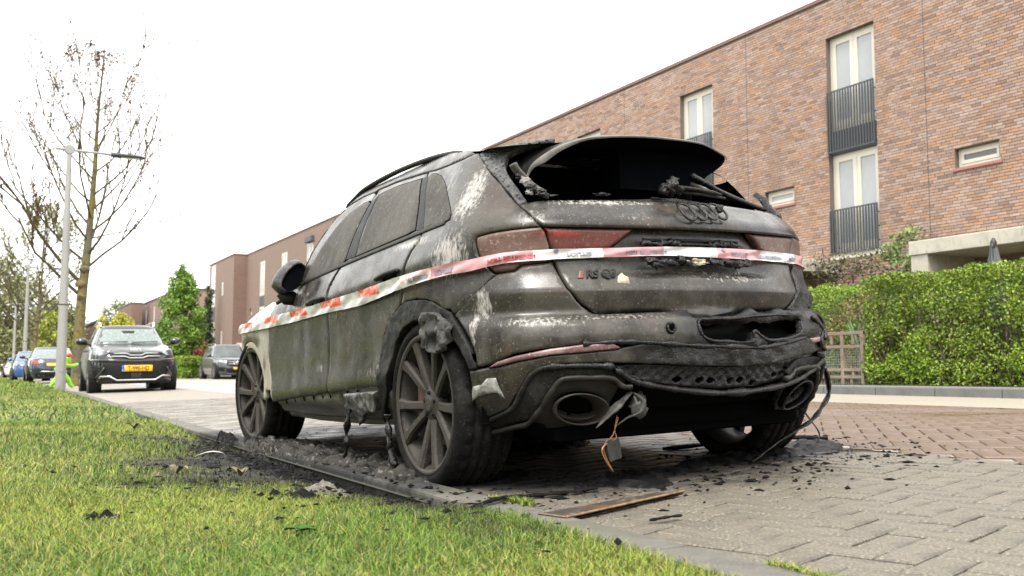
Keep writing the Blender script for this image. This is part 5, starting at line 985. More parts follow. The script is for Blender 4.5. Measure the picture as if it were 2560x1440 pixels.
MB().box((-.72,2.75,.30),(.72,3.36,.62)).obj('front_crash_beam',M_BLACK,car)
MB().box((-.52,-.02,.95),(.52,1.35,1.325)).obj('cabin_dark_box',M_BLACK,car)  # black box added to stand for the darkness inside the cabin
# roof rails
for sx in (-1,1):
    pts=[(1.50,1.352,.665),(1.40,1.395,.645),(1.27,1.428,.63),(.9,1.447,.618),(.5,1.438,.615),(.21,1.408,.62),(.10,1.375,.635)]
    sp=smooth_poly([(sx*x,y,z) for y,z,x in pts],n=4); MB().tube(sp,[.010]+[.016]*(len(sp)-2)+[.010],8,flat=.8).obj('roof_rail',M_CHARP,car,True)
# -- tail
LOUT,LIN=T['tail_lamp_outer'],T['tail_lamp_inner']
lampf=lambda X,P,d: gsp(P[:,0],P[:,1],[(-.72,.957,.13,.008,.55),(-.86,.950,.14,.010,.42),(-.60,.95,.06,.008,.42),(-.8,.935,.2,.006,.28)])
for sgn in (0,1):
    f=(lambda p:p) if not sgn else (lambda p:[(mir(a),b) for a,b in p])
    fo=lampf if not sgn else (lambda X,P,d:0*P[:,0])
    panel('tail_lamp',f(LOUT),S,M_LAMP,car,step=.02,off=.004,rnd=.010,attrs=dict(foam=fo))['label']='scorched wrap-round outer half of the tail lamp'
    panel('tail_lamp',f(LIN),S,M_LAMPR if not sgn else M_LAMP,car,step=.02,off=.006,rnd=.012,attrs=dict(foam=fo))['label']='scorched red inner half of the tail lamp on the tailgate'
gu=[p for p in T['gate_upper_half'] if not -1.34<p[0]-0<-1.29 or True]
top=gu[:7]; bot=gu[9:]   # left edge up to near the middle, lower lip back to the left edge
gate_u=top+[(UMID,1.136)]+[(mir(a),b) for a,b in top[::-1]]+[(mir(a),b) for a,b in bot[::-1]]+[(UMID,.972)]+bot
gate=panel('tailgate',gate_u,S,M_BP,car,step=.016,off=lambda a,b: .012*np.clip((1.03-b)/.05,0,1)-.018*np.clip((b-1.09)/.03,0,1),rnd=.009,thick=.04,attrs=AT,rows=[1.03,1.05,1.08])
gl_=T['gate_lower_half']; tp=gl_[:5]; bt=gl_[7:]
gl_l=[(UMID,.969)]+[(a,b) for a,b in tp[::-1]]+bt[::-1]+[(UMID,.640)]
gate_l=gl_l+[(mir(a),b) for a,b in gl_l[1:-1][::-1]]
rec=lambda a,b: -.022*np.clip((np.abs(a-UMID)*-1+.46)/.12,0,1)*np.clip((b-.79)/.015,0,1)-.012*np.clip((b-.93)/.03,0,1)
panel('tailgate_skin',gate_l,S,M_BP,gate,step=.016,off=rec,rnd=.010,thick=.04,attrs=AT,rows=[.70,.735,.75])
pt=T['pillar_trim']
panel('window_pillar_trim',pt,S,M_BUBBLE,gate,step=.012,off=.004,rnd=.008,disp=melt(.0035,22,1.))
panel('window_pillar_trim',[(mir(a),b-.0) for a,b in [(-.47,1.22),(-.44,1.15),(-.56,1.075),(-.60,1.09)]],S,M_MELT,gate,step=.012,off=.0,rnd=.006,disp=melt(.008,18,4.))
re_=T['roof_end']
panel('roof_end',re_+[],S,M_BUBBLE,car,step=.014,off=.002,rnd=.008,disp=melt(.003,24,2.))
# window surround and torn seal on the left, wiper, right pillar
b=MB(); lp_=smooth_poly([(-.692,-.42,1.237),(-.676,-.42,1.213),(-.648,-.42,1.187),(-.621,-.42,1.163),(-.593,-.43,1.140),(-.57,-.45,1.122)],n=3); b.tube(lp_,[.022]*len(lp_),7,flat=.6); b.obj('window_flange',mat('scorched_flange',(.12,.10,.08),.6,layers=[(20,.45,.6,(.05,.045,.04),5,(1,1,.3))]),gate,True)
for k,(x,y,z,s) in enumerate([(-.665,-.46,1.165,.024),(-.645,-.47,1.14,.026),(-.61,-.49,1.118,.022),(-.655,-.47,1.122,.018),(-.60,-.50,1.11,.018),(-.685,-.45,1.185,.018)]):
    MB().blob((x,y,z),(s,s*.35,s*.6),k+3,2,.6,freq=1.6).obj('melted_seal',M_MELT if k%3 else M_PEEL,gate)
wp=empty('rear_wiper',parent=car); wp.matrix_parent_inverse=Matrix.Identity(4)
MB().blob((-.075,-.60,1.150),(.032,.03,.028),11,3,.7).blob((-.04,-.595,1.142),(.03,.02,.018),12,2,.6).blob((-.10,-.6,1.132),(.022,.02,.014),13,2,.6).obj('pivot',M_MELT,wp,True)
MB().tube([(-.06,-.60,1.152),(.05,-.595,1.150),(.15,-.585,1.144),(.205,-.575,1.138)],[.016,.014,.015,.009],7,flat=.6).tube([(-.01,-.59,1.135),(.1,-.585,1.134),(.25,-.55,1.130)],[.007,.008,.005],6).obj('arm',M_CHARP,wp,True)
b=MB(); b.tube([(.20,-.40,1.25),(.32,-.42,1.19),(.403,-.42,1.161),(.52,-.43,1.128),(.60,-.42,1.115)],[.022,.016,.02,.017,.012],7,flat=.7); b.obj('window_flange',M_MELT,gate,True)
MB().tube([(.25,-.33,1.225),(.355,-.38,1.185),(.43,-.40,1.150)],[.022,.018,.012],8,flat=.6).obj('gas_strut',M_STEEL,gate,True)
for k in range(3):
    t=k/2*.5+.03*math.sin(k*3.); u_=-.70-1.0*t; X_=S(np.array([u_]),np.array([1.115+.006*math.sin(k*2.1)]),np.array([.0]))[0][0]; MB().blob(tuple(X_),(.04,.008,.005),40+k,2,.8).obj('seal_residue',M_MELT,gate)
# spoiler: a thick wing, its left end slumped by the heat
te=smooth_poly([(-.585,-.335,1.200),(-.580,-.335,1.222),(-.565,-.35,1.255),(-.52,-.37,1.292),(-.462,-.40,1.326),(-.379,-.42,1.354),(-.303,-.45,1.366),(-.118,-.47,1.378),(.094,-.46,1.382),(.24,-.43,1.383),(.366,-.38,1.369),(.44,-.34,1.363),(.487,-.30,1.358)],n=4)
te=np.array(te); m_=len(te); V=[];tt=np.linspace(0,1,m_)
le=np.stack([np.interp(te[:,0],[-.6,-.45,0,.4,.5],[-.57,-.5,0,.42,.47]),np.full(m_,-.06),np.interp(te[:,0],[-.6,-.5,-.3,0,.3,.5],[1.24,1.32,1.385,1.41,1.40,1.35])],1)
th=.011; nl=7; und=[]; topv=[]
for i in range(m_):
    for k in range(nl):
        f=k/(nl-1); p=te[i]*(1-f)+le[i]*f; und.append((p[0],p[1],p[2]-.03*math.sin(math.pi*min(f,.5))*(.3+.7*math.sin(math.pi*tt[i]))-th*(.35 if k==0 else 1)*.5))
        topv.append((p[0],p[1],p[2]+.012*math.sin(math.pi*f)+th*.5))
spo=MB(); spo.add(und,[(i*nl+k,(i+1)*nl+k,(i+1)*nl+k+1,i*nl+k+1) for i in range(m_-1) for k in range(nl-1)])
spw=spo.obj('roof_spoiler',M_SPOIL,car,True)
st=MB(); st.add(topv,[(i*nl+k,i*nl+k+1,(i+1)*nl+k+1,(i+1)*nl+k) for i in range(m_-1) for k in range(nl-1)]); st.obj('top_skin',M_CHARP,spw,True)
ed=MB(); wv=np.interp(te[:,0],[-.585,-.57,-.53,-.46,-.38,-.25,0,.49],[.005,.008,.018,.011,.005,.003,.002,.001]); 
EV=[]
for i in range(m_):
    nrm_=np.array([te[i][0]*.0,-1,0]); EV+= [te[i]+np.array([0,-.004,th*.5]),te[i]+np.array([-wv[i]*.5 if te[i][0]<-.3 else 0,-.012,.0]),te[i]+np.array([wv[i]*.9 if te[i][0]<-.3 else 0,-.006,-wv[i]-th*.2])]
ed.add(EV,[(3*i+k,3*(i+1)+k,3*(i+1)+k+1,3*i+k+1) for i in range(m_-1) for k in range(2)]); ed.obj('trailing_edge',M_EDGE,spw,True)
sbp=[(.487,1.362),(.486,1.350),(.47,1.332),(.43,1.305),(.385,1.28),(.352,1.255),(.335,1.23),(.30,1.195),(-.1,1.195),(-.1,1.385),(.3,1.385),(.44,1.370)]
MB().add([(x,-.295+.0*x,z) for x,z in sbp]+[(x-.01,-.16,z) for x,z in sbp],[tuple(range(11,-1,-1)),tuple(range(12,24))]+[(k,(k+1)%12,12+(k+1)%12,12+k) for k in range(12)]).obj('side_blade_dark_fill',M_SPOIL,spw)  # spoiler end; its black slab also fills in the dark of the window
MB().box((-.42,-.20,1.30),(.34,-.18,1.325)).obj('brake_light_bar',M_BLACK,spw)
# badges: four linked rings and the model lettering, plate remains, bare spot
rings=empty('ring_badge',parent=car)
for k in range(4):
    V=[];cu=-1.262-.0565*k;cz=1.034+.003*k; rr_=.0335; n=26
    for i in range(n):
        a=2*math.pi*i/n
        for j in range(6):
            b_=2*math.pi*j/6; r=rr_+.0058*math.cos(b_); V.append((cu-r*math.cos(a),cz+r*math.sin(a)*.98,.011+.005*math.sin(b_)+.0015*mnoise.noise(Vector((a*2,k*3.,b_)))))
    V=np.array(V); X,_=S(V[:,0],V[:,1],V[:,2]+.012)
    link('ring',arr_mesh('ring',X,[(i*6+j,((i+1)%n)*6+j,((i+1)%n)*6+(j+1)%6,i*6+(j+1)%6) for i in range(n) for j in range(6)],M_MELT,True),rings)
MB().blob(tuple(S(np.array([-1.437]),np.array([1.045]),np.array([.028]))[0][0]),(.02,.008,.018),5,2,.6).obj('melted_centre',M_MELT,rings)
lt=T['rsq3']; u0,u1=lt[0][0],lt[1][0]; zc=.752
def put(u,z,off=.0): return S(u,z,off)
def lay_txt(nm,body,size,cu,cz,m,par,sk=.28,off=.004,wid=1.): 
    return text_on(nm,body,size,lambda x,y: S(cu-(x*wid+y*sk),cz+y,np.full_like(x,off)),m,par,bold=.0015,thick=.004)
bd=empty('model_badge',parent=car)
lay_txt('letters','RS',.042,u0-.058,lt[3][1]*.5+lt[0][1]*.5,M_CHARP,bd,wid=1.05); lay_txt('letters','Q3',.042,u0-.121,lt[3][1]*.5+lt[0][1]*.5+.001,M_CHARP,bd,wid=1.05)
zb_=lt[3][1]*.5+lt[0][1]*.5
panel('rhombus',[(u0+.0,zb_-.015),(u0-.022,zb_-.015),(u0-.034,zb_+.015),(u0-.012,zb_+.015)],S,mat('badge_red',(.16,.028,.022),.4,layers=[(60,.45,.6,(.05,.02,.018))]),bd,step=.012,off=.004,rnd=.002,thick=.006)
panel('bare_spot',T['patch'],S,M_BARE,gate,step=.02,off=.0012,rnd=0,thick=.001)
pb_=MB()
for i,(x,y,z) in enumerate([(-.239,-.67,.918),(-.189,-.67,.913),(-.160,-.67,.918),(-.138,-.67,.923),(-.11,-.67,.918),(-.088,-.67,.91),(.078,-.67,.915),(.105,-.67,.92),(.132,-.67,.925),(.16,-.67,.92),(.187,-.67,.918),(.21,-.665,.912),(.234,-.66,.907)]): pb_.blob((x,y+.025,z),(.024,.012,.014),60+i,2,.8)
pb_.tube([(-.239,-.648,.916),(-.1,-.648,.917),(.08,-.648,.917),(.234,-.638,.909)],.006,6).obj('melted_plate_holder',M_MELT,gate,True); pb_=MB()
for i,(x,y,z) in enumerate([(-.24,-.69,.847),(-.216,-.69,.831),(-.18,-.69,.838),(-.144,-.69,.841),(-.1,-.69,.85),(-.07,-.69,.842),(.064,-.69,.847),(.10,-.69,.843),(.141,-.69,.846),(.17,-.69,.84),(.195,-.69,.841),(.243,-.685,.845)]): pb_.blob((x,y+.018,z),(.026,.013,.013),80+i,2,.85)
pb_.tube([(-.24,-.672,.845),(-.1,-.672,.844),(.07,-.672,.845),(.243,-.667,.845)],.006,6).obj('melted_plate_holder',M_MELT,gate,True)
MB().blob((-.02,-.672,.846),(.05,.008,.011),99,3,.5).obj('plate_scrap',M_BARE,gate)
ribbon('plate_frame',[(-1.075,.93),(-1.3,.932),(-1.55,.932)],.012,M_CHARP,gate,off=-.012,side=False)
# -- bumper
L_=T['bumper_upper_left']; Rr=T['bumper_upper_right']
topL=L_[:13]; mt=[(mir(a),b) for a,b in topL[:11]][::-1]
arR=[(mir(a),b) for a,b in L_[-5:]][::-1]
bu=topL[:12]+[(-1.2,.632)]+[(UMID,.630)]+[(mir(-1.2),.632)]+mt+arR+[p for p in Rr[3:] if p[0]>mir(L_[-5][0])+.25 ]+L_[13:]
mk=lambda P: np.clip((-P[:,0]-1.08)/.16,0,1)
bsoot=lambda X,P,d: np.maximum(at_s(X,P,d),.92*mk(P))
dis=melt(.016,7.5,3.,mk)
fine=lambda X,P,d: dis(X,P,d)+np.array([.0022*mnoise.noise(Vector((a*16,b*16,8))) for a,b in P])*(1-mk(P))
def tidy(poly):   # drop points that double back
    o=[poly[0]]
    for p in poly[1:]:
        if math.hypot(p[0]-o[-1][0],p[1]-o[-1][1])>.004: o.append(p)
    return o
bu=tidy(bu)
mm_=lambda P: np.array([a<-1.17+.22*mnoise.noise(Vector((a*5,b*7,3.)))-.25*max(0,(b-.60))*4 for a,b in P])
mmb=lambda P: np.array([a<-1.0+.25*mnoise.noise(Vector((a*5,b*9,8.))) for a,b in P])
bump=panel('rear_bumper',bu,S,M_BP,car,step=.0135,holes=[T['hole'],T['tow']],rnd=.009,thick=.03,disp=lambda X,P,d: fine(X,P,d)+mk(P)*melt(.0055,26.,5.)(X,P,d),m2=(M_MELT,mm_),attrs=dict(foam=lambda X,P,d: at_f(X,P,d)*(1-mk(P))+.30*mk(P),soot=lambda X,P,d: np.maximum(at_s(X,P,d)*(1-mk(P)),0)+.78*mk(P)))
# melted roll along the lower edge and round the hole
def rope(nm,pl,r,m,par,seed=0,closed=False,off=.003,n=8,amp=.8,smooth_n=9,side=False):
    for sgn in ((0,1) if side else (0,)):
        p=np.array(smooth_poly([((mir(a) if sgn else a),b) for a,b in pl],closed,smooth_n)); X,_=S(p[:,0],p[:,1],np.full(len(p),off)); 
        rr_=[max(r*.25,r*(1+amp*1.3*mnoise.noise(Vector((i*.23,seed,1.)))+amp*.5*mnoise.noise(Vector((i*.9,seed,7.))))) for i in range(len(X))]
        if closed: X=np.concatenate([X,X[:2]]); rr_+=rr_[:2]
        o=MB().tube([tuple(v) for v in X],rr_,n,flat=.8).obj(nm,m,par,True)
    return o
rope('melted_roll',T['hole'],.008,M_MELT,bump,1,True)
rope('melted_roll',T['tow'],.006,M_MELT,bump,2,True)
rope('melted_roll',[p for p in Rr[3:] if p[0]>mir(L_[-5][0])+.25]+L_[13:15],.012,M_MELT,bump,3)
rope('fold',[(-1.9,.62),(-1.96,.57),(-1.93,.52),(-1.99,.49)],.010,M_MELT,bump,30,off=.01); rope('fold',[(-2.0,.68),(-2.08,.6),(-2.05,.53)],.010,M_MELT,bump,31,off=.008)
# what shows through the hole: bumper beam with slots, brackets
cb=MB(); cb.box((-.1,-.60,.50),(.24,-.58,.575)); bm_=cb.obj('bumper_beam',mat('beam_steel',(.07,.064,.06),.5,metal=.2,layers=[(14,.5,.66,(.035,.032,.03))]),car); bevel(bm_,.012,2)
for (x,z) in ((.13,.545),(.13,.515),(.19,.545),(.19,.515)): MB().box((x,-.606,z),(x+.035,-.6005,z+.012)).obj('slot_dark',M_BLACK,bm_)  # black bars painted for the shade in the slots
MB().blob((.33,-.55,.53),(.045,.05,.05),71,2,.5).blob((.27,-.56,.555),(.035,.03,.02),72,2,.6).tube([(.2,-.57,.58),(.3,-.56,.57),(.42,-.52,.575)],[.02,.016,.02],7).blob((.44,-.50,.535),(.03,.03,.05),73,2,.3).obj('bracket',M_CHARP,car,True)
MB().box((-.5,-.50,.36),(.62,-.46,.62)).obj('rear_panel',M_BLACK,car)
bd_=T['band']; i0=[i for i,p in enumerate(bd_)]
bandp=tidy([p for p in bd_ if p[0]>mir(bd_[0][0])+.02])
# carry the band round the right corner
R_end=[(mir(bd_[0][0])+.03,.455),(mir(bd_[0][0])+.02,.40)]
ix=int(np.argmin([p[0] for p in bandp])); bandp=bandp[:ix]+R_end+bandp[ix:]
mk2=lambda P: np.clip((-P[:,0]-.80)/.25,0,1)
band=panel('lower_bumper',bandp,S,M_BP,car,step=.0135,rnd=.008,thick=.03,off=.002,m2=(M_MELT,mmb),disp=lambda X,P,d: melt(.009,8.,9.,mk2)(X,P,d)+mk2(P)*melt(.005,24.,2.)(X,P,d)+np.array([.0028*mnoise.noise(Vector((a*22,b*30,8))) for a,b in P])*(1-mk2(P)),attrs=dict(foam=lambda X,P,d:at_f(X,P,d)*(1-mk2(P))+.25*mk2(P),soot=lambda X,P,d:.18+.4*mk2(P)))
panel('peeled_skin',T['peel'],S,M_PEEL,band,step=.016,off=.006,rnd=0,thick=.003,jit=.2,disp=melt(.004,30,6.))
panel('reflector',T['reflector'],S,M_REFL,car,step=.016,off=.010,rnd=.006,attrs=AT); panel('reflector',T['reflector_small'],S,M_REFL,car,step=.016,off=.012,rnd=.006)
# honeycomb grille, sagging, with burnt-through cells along its lower edge
hc=T['honeycomb']; hcp=tidy([p for p in hc])
hol=[];
rgh=np.random.default_rng(4)
A_=np.array(hcp)
cw,ch=.052,.024; rows_=[]
for j in range(7):
    for i in range(24):
        u=-.86-(i+.5*(j%2))*cw; 
        zm=np.interp(-u,[.84,1.13,1.30,1.42,1.6,1.96],[.453,.444,.432,.428,.437,.481]); z=zm-.014-j*ch*.86
        p=np.array([[u,z]])
        if inpoly(p,hcp)[0] and pdist(p,hcp)[0]>.013: rows_.append((u,z,j))
zlow=lambda u: np.interp(-u,[.9,1.13,1.317,1.527,1.72,1.86],[.409,.362,.342,.343,.368,.406])
for (u,z,j) in rows_:
    if z-zlow(u)<.034 and -1.75<u<-1.05 and rgh.random()<.72: 
        hol.append([(u+.019*math.cos(R(60*k))*(.5+.8*rgh.random()),z+.012*math.sin(R(60*k))*(.4+1.0*rgh.random())) for k in range(6)])
gr=panel('grille',hcp,S,M_MELT,car,step=.011,off=-.02,rnd=.004,thick=.012,holes=hol,disp=lambda X,P,d: -.013*np.maximum.reduce([np.clip(1-np.hypot((P[:,0]-u)/.022,(P[:,1]-z)/.0105)**4,0,1) for u,z,j in rows_])+melt(.004,14,12.)(X,P,d))
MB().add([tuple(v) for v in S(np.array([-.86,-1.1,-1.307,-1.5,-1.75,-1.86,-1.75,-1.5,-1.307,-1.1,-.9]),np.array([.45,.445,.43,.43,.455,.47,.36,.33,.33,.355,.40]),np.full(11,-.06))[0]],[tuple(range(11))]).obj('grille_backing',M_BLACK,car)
rope('lower_lip',T['trim_outer'][4:],.016,M_MELT,car,5,n=9,amp=.55,off=-.002,smooth_n=9)
rope('lower_lip',T['trim_outer'][:6],.012,M_CHARP,car,6,n=8,amp=.1,off=-.004)
rope('lower_lip',[(mir(a),b+.01) for a,b in T['trim_outer'][:6]],.014,M_MELT,car,7,n=8,amp=.4,off=0)
# exhaust surrounds and tail pipes, both sides
M_EXS=mat('exhaust_trim',(.024,.0215,.019),.42,spec=.2,layers=[(9,.5,.68,(.048,.044,.039),6)],bump=(80,.25,.002),metal=.2)
M_TIP=mat('exhaust_tip',(.048,.040,.036),.4,metal=.3,spec=.2,layers=[(9,.5,.68,(.085,.072,.066),6)])
ex=np.array(T['exhaust']); ec=ex.mean(0); 
for sgn in (0,1):
    f=(lambda p:[tuple(q) for q in p]) if not sgn else (lambda p:[(mir(a),b) for a,b in p])
    panel('diffuser_side',tidy(f(T['diff_panel'])),S,M_CHARP,car,step=.016,off=-.012,rnd=.006,disp=melt(.002 if not sgn else .012,12,15.))
    panel('exhaust_surround',tidy(f(T['exh_surround'])),S,M_EXS if not sgn else M_MELT,car,step=.018,off=-.028,rnd=.006,holes=[[( (e if not sgn else mir(e)),z) for e,z in [tuple(ec+(q-ec)*.93) for q in ex]]])
    rope('exhaust_trim',f(T['trim_inner']),.013,M_EXS,car,8+sgn,n=8,amp=.15 if not sgn else .6,off=.002)
    p=np.array(smooth_poly(f(ex),True,2)); X,_=S(p[:,0],p[:,1],np.full(len(p),-.004)); c0=X.mean(0); tip=MB(); n=len(X); V=[]
    for dy,k in ((.0,1.0),(-.012,.97),(-.010,.90),(.02,.86),(.14,.84)):
        for v in X: V.append((c0[0]+(v[0]-c0[0])*k,c0[1]+(v[1]-c0[1])*k+dy,c0[2]+(v[2]-c0[2])*k))
    tip.add(V,[(i*n+k,i*n+(k+1)%n,(i+1)*n+(k+1)%n,(i+1)*n+k) for i in range(4) for k in range(n)]); tp_=tip.obj('exhaust_tip',M_TIP if not sgn else M_MELT,car,True)
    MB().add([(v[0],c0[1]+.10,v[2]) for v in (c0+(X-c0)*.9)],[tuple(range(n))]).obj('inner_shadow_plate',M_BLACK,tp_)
    for dx in (-.028,.028): MB().lathe([(0,.025),(.0,.028),(.05,.028)],16,'y',(c0[0]+dx-.01,c0[1]+.065,c0[2]-.004),sz=1.35).obj('inner_pipe',M_BLACK,tp_,True)
# melted tatters hanging from the bumper
fl=MB(); fl.tube(smooth_poly([(-.378,-.69,.355),(-.42,-.695,.325),(-.47,-.69,.285),(-.50,-.69,.262),(-.537,-.69,.233)],n=3),[.012,.014,.016,.018,.026,.026,.02,.016,.016,.012,.010,.006,.003],8,flat=.35); fl.tube(smooth_poly([(-.368,-.69,.352),(-.333,-.69,.322),(-.347,-.69,.28),(-.401,-.69,.261),(-.446,-.69,.236)],n=3),[.012,.016,.024,.03,.03,.028,.024,.016,.01,.008,.006,.005,.003],8,flat=.4)
fl.blob((-.345,-.69,.305),(.032,.012,.038),51,3,.6).obj('melted_tatter',mat('melted_skin',(.04,.038,.035),.4,layers=[(14,.47,.62,(.085,.081,.076),6),(9,.56,.68,(.012,.011,.010))],bump=(40,.9,.006),spec=.2),car,True)
wr=MB(); wr.tube(smooth_poly([(-.379,-.6,.267),(-.393,-.6,.211),(-.387,-.6,.182),(-.424,-.6,.168),(-.454,-.6,.147),(-.441,-.6,.107),(-.412,-.6,.062)],n=4),.0026,5); wr.tube(smooth_poly([(-.374,-.6,.261),(-.402,-.6,.194),(-.431,-.6,.174),(-.446,-.6,.147),(-.434,-.6,.106),(-.408,-.6,.06)],n=4),.0026,5); wr.tube(smooth_poly([(-.42,-.6,.172),(-.460,-.61,.145),(-.447,-.61,.105),(-.405,-.6,.058)],n=4),.0024,5)
wr.obj('hanging_wires',M_COPPER,car,True)
bevel(MB().add([(-.438,-.605,.172),(-.372,-.60,.182),(-.362,-.60,.106),(-.421,-.605,.094),(-.435,-.588,.172),(-.369,-.583,.182),(-.359,-.583,.106),(-.418,-.588,.094)],[(0,1,2,3),(7,6,5,4),(0,4,5,1),(1,5,6,2),(2,6,7,3),(3,7,4,0)]).obj('dangling_module',M_MOD,car),.003,1)
rs=smooth_poly([(.90,-.44,.40),(.915,-.44,.29),(.856,-.44,.217),(.8,-.44,.172),(.722,-.43,.135),(.607,-.42,.089),(.514,-.42,.046),(.441,-.42,.012)],n=4); MB().tube(rs,[.010+.008*abs(math.sin(i*.8)) for i in range(len(rs))],7,flat=.4).tube(smooth_poly([(.77,-.5,.40),(.661,-.5,.296),(.601,-.5,.226)],n=3),[.012,.013,.012,.012,.01,.008,.004],6,flat=.4).tube(smooth_poly([(.62,-.46,.225),(.70,-.46,.235),(.76,-.46,.255),(.74,-.46,.21),(.72,-.46,.195)],n=3),.004,5).obj('hanging_strip',M_MELT,car,True)
for k,pl in enumerate(([(-.885,.922,.30),(-.90,.901,.228),(-.9,.93,.154),(-.9,.923,.095),(-.9,.958,.035)],[(-.875,.452,.26),(-.88,.447,.212),(-.88,.425,.147),(-.88,.44,.091),(-.88,.408,.05)])):
    sp_=smooth_poly(pl,n=4); MB().tube(sp_,[.016*(1+.5*math.sin(i*1.3+k)) *(1-.45*i/len(sp_)) for i in range(len(sp_))],7,flat=.7).obj('melted_drip',M_MELT,car,True)
MB().tube([(-.87,.46,.16),(-.875,.40,.05),(-.88,.36,.045)],[.012,.02,.012],6).obj('melted_drip',M_MELT,car,True)
panel('melted_sill_flap',tidy(T['sill_flap']),S,mat('foamy_flap',(.08,.076,.069),.5,layers=[(22,.47,.6,(.19,.183,.17),7),(14,.53,.64,(.018,.017,.016),7)],bump=(30,.9,.008)),car,step=.011,off=.012,rnd=.005,disp=melt(.012,16,21.))
# wheel arch trims
al=tidy(T['arch_left'])
cp('wheel_arch_trim',al,M_CHARP,off=.004,step=.012,rnd=.004,thick=.03,disp=melt(.0035,22,17.))
panel('melted_arch_flap',tidy(T['arch_flap']),S,mat('twisted_flap',(.045,.043,.041),.35,layers=[(11,.50,.6,(.12,.115,.108),8),(12,.50,.60,(.008,.0077,.0075),8)],bump=(26,1.,.01),spec=.25),car,step=.011,off=.035,rnd=.006,disp=lambda X,P,d: np.array([.016*math.sin(a*95+5*mnoise.noise(Vector((a*14,b*14,2.))))+.012*mnoise.noise(Vector((a*22,b*22,7.))) for a,b in P]))
rg_=np.random.default_rng(8); lin=MB()
for k in range(26):
    a=R(52+95*k/25+rg_.normal(0,2)); r=.358; p=(-.86,.02+r*math.cos(a),.345+r*math.sin(a)); L=.02+.045*rg_.random(); lin.tube([p,(p[0],p[1]-.004,p[2]-L*.6),(p[0]+.004,p[1]+rg_.normal(0,.006),p[2]-L)],[.013,.009,.002],5,flat=.5)
lin.obj('arch_liner_shreds',M_CHARP,car,True)
# door handles
hd_=T['handles']
for (ua,za),(ub,zb2) in ((hd_[0],hd_[1]),(hd_[2],hd_[3])):
    for sgn in (0,1):
        ff=(lambda a:a) if not sgn else mir
        p=np.array(smooth_poly([(ff(ua+.012),za+.002),(ff(ua*.7+ub*.3),za*.7+zb2*.3+.004),(ff(ua*.3+ub*.7),za*.3+zb2*.7+.004),(ff(ub-.008),zb2+.002)],n=4)); X,_=S(p[:,0],p[:,1],np.full(len(p),.012)+.010*np.sin(np.linspace(0,math.pi,len(p)))); 
        h=MB().tube([tuple(v) for v in X],[.010]+[.0135]*(len(X)-2)+[.010],10,flat=.8).obj('door_handle',M_CHARP,dF if abs(ua)>.9 else dR,True)
        cup=[(ff((ua+ub)/2+.085*math.cos(t)),(za+zb2)/2-.006+.026*math.sin(t)) for t in np.linspace(0,2*math.pi,15)[:-1]]; panel('handle_recess_dark',cup,S,M_BLACK,dF if abs(ua)>.9 else dR,step=.03,off=.002,rnd=.0,thick=.002)  # flat black patch painted for the shade behind the handle
# door mirror
ol=[(-1.013,.932),(-1.008,.966),(-.986,1.006),(-.957,1.043),(-.919,1.075),(-.887,1.087),(-.87,1.086),(-.847,1.068),(-.834,1.042),(-.83,1.011),(-.84,.976),(-.863,.942),(-.90,.915),(-.945,.895),(-.974,.89),(-.993,.91)]
for sgn in (-1,1):
    mr_=MB(); n=len(ol); c=np.mean(ol,0); V=[]
    for y,k,sx_,sz_ in ((1.735,.80,.020,-.012),(1.72,.84,.018,-.010),(1.745,.93,.008,-.004),(1.78,1.0,0,0),(1.84,.95,.004,.0),(1.89,.80,.01,0),(1.92,.55,.015,0),(1.93,.2,.02,0)):
        for (x,z) in ol: V.append(((c[0]+(x-c[0])*k+sx_)*(-sgn),y,c[1]+(z-c[1])*k+sz_))
    Fm=[(i*n+k,i*n+(k+1)%n,(i+1)*n+(k+1)%n,(i+1)*n+k) for i in range(7) for k in range(n)]
    mr_.add(V,Fm+[tuple(7*n+k for k in range(n))]); mo=mr_.obj('door_mirror',M_BUBBLE if 0 else mat('mirror_shell',(.035,.035,.036),.38,spec=.25,layers=[(16,.48,.64,(.105,.104,.103),6),(60,.58,.68,(.17,.168,.165),3)],bump=(40,.4,.003)),car,True)
    MB().add([V[k] for k in range(n)],[tuple(range(n))]).obj('mirror_glass',M_SPOIL,mo)
    MB().tube([(.955*sgn if 0 else -.955*-sgn*-1*-1,1.80,.905),(-.925*-sgn*1,1.80,.87),(-.88*-sgn,1.80,.865)],[.030,.034,.03],8,flat=1.3).obj('mirror_foot',M_CHARP,mo,True)
# -- wheels
def tyre_mesh(flat):
    prof=[(.020,.268),(.004,.280),(-.006,.292),(-.008,.306),(-.002,.322),(.010,.333),(.026,.340),(.040,.3425),(.056,.344),(.058,.338),(.066,.338),(.068,.344),(.098,.345),(.100,.338),(.110,.338),(.112,.345),(.145,.345),(.147,.338),(.157,.338),(.159,.345),(.188,.344),(.190,.338),(.198,.338),(.200,.3435),(.220,.340),(.236,.332),(.250,.315),(.252,.296),(.240,.275),(.225,.268)]
    n=180; V=[]
    for pi,(x,r) in enumerate(prof):
        for k in range(n):
            a=2*math.pi*k/n; rr_=r
            if pi in (7,8) or 23<=pi<=24:
                if k%6<2: rr_-=.007
            z=rr_*math.sin(a); y=rr_*math.cos(a); xx=x
            if z<-flat:
                e=-flat-z; z=-flat+.0*e; xx=x+(-.35 if x<.1 else .35)*e*(abs(x-.122)/.13)
            V.append((xx,y,z))
    m=len(prof); Fc=[(i*n+k,i*n+(k+1)%n,(i+1)*n+(k+1)%n,(i+1)*n+k) for i in range(m-1) for k in range(n)]
    return arr_mesh('tyre',V,Fc,M_TYRE,True)
rimM=MB().lathe([(.006,.262),(-.001,.270),(-.001,.283),(.004,.286),(.012,.276),(.020,.263),(.035,.256),(.07,.245),(.12,.235),(.17,.238),(.215,.262),(.225,.268)],72,'x').mesh('rim',M_RIM,True)
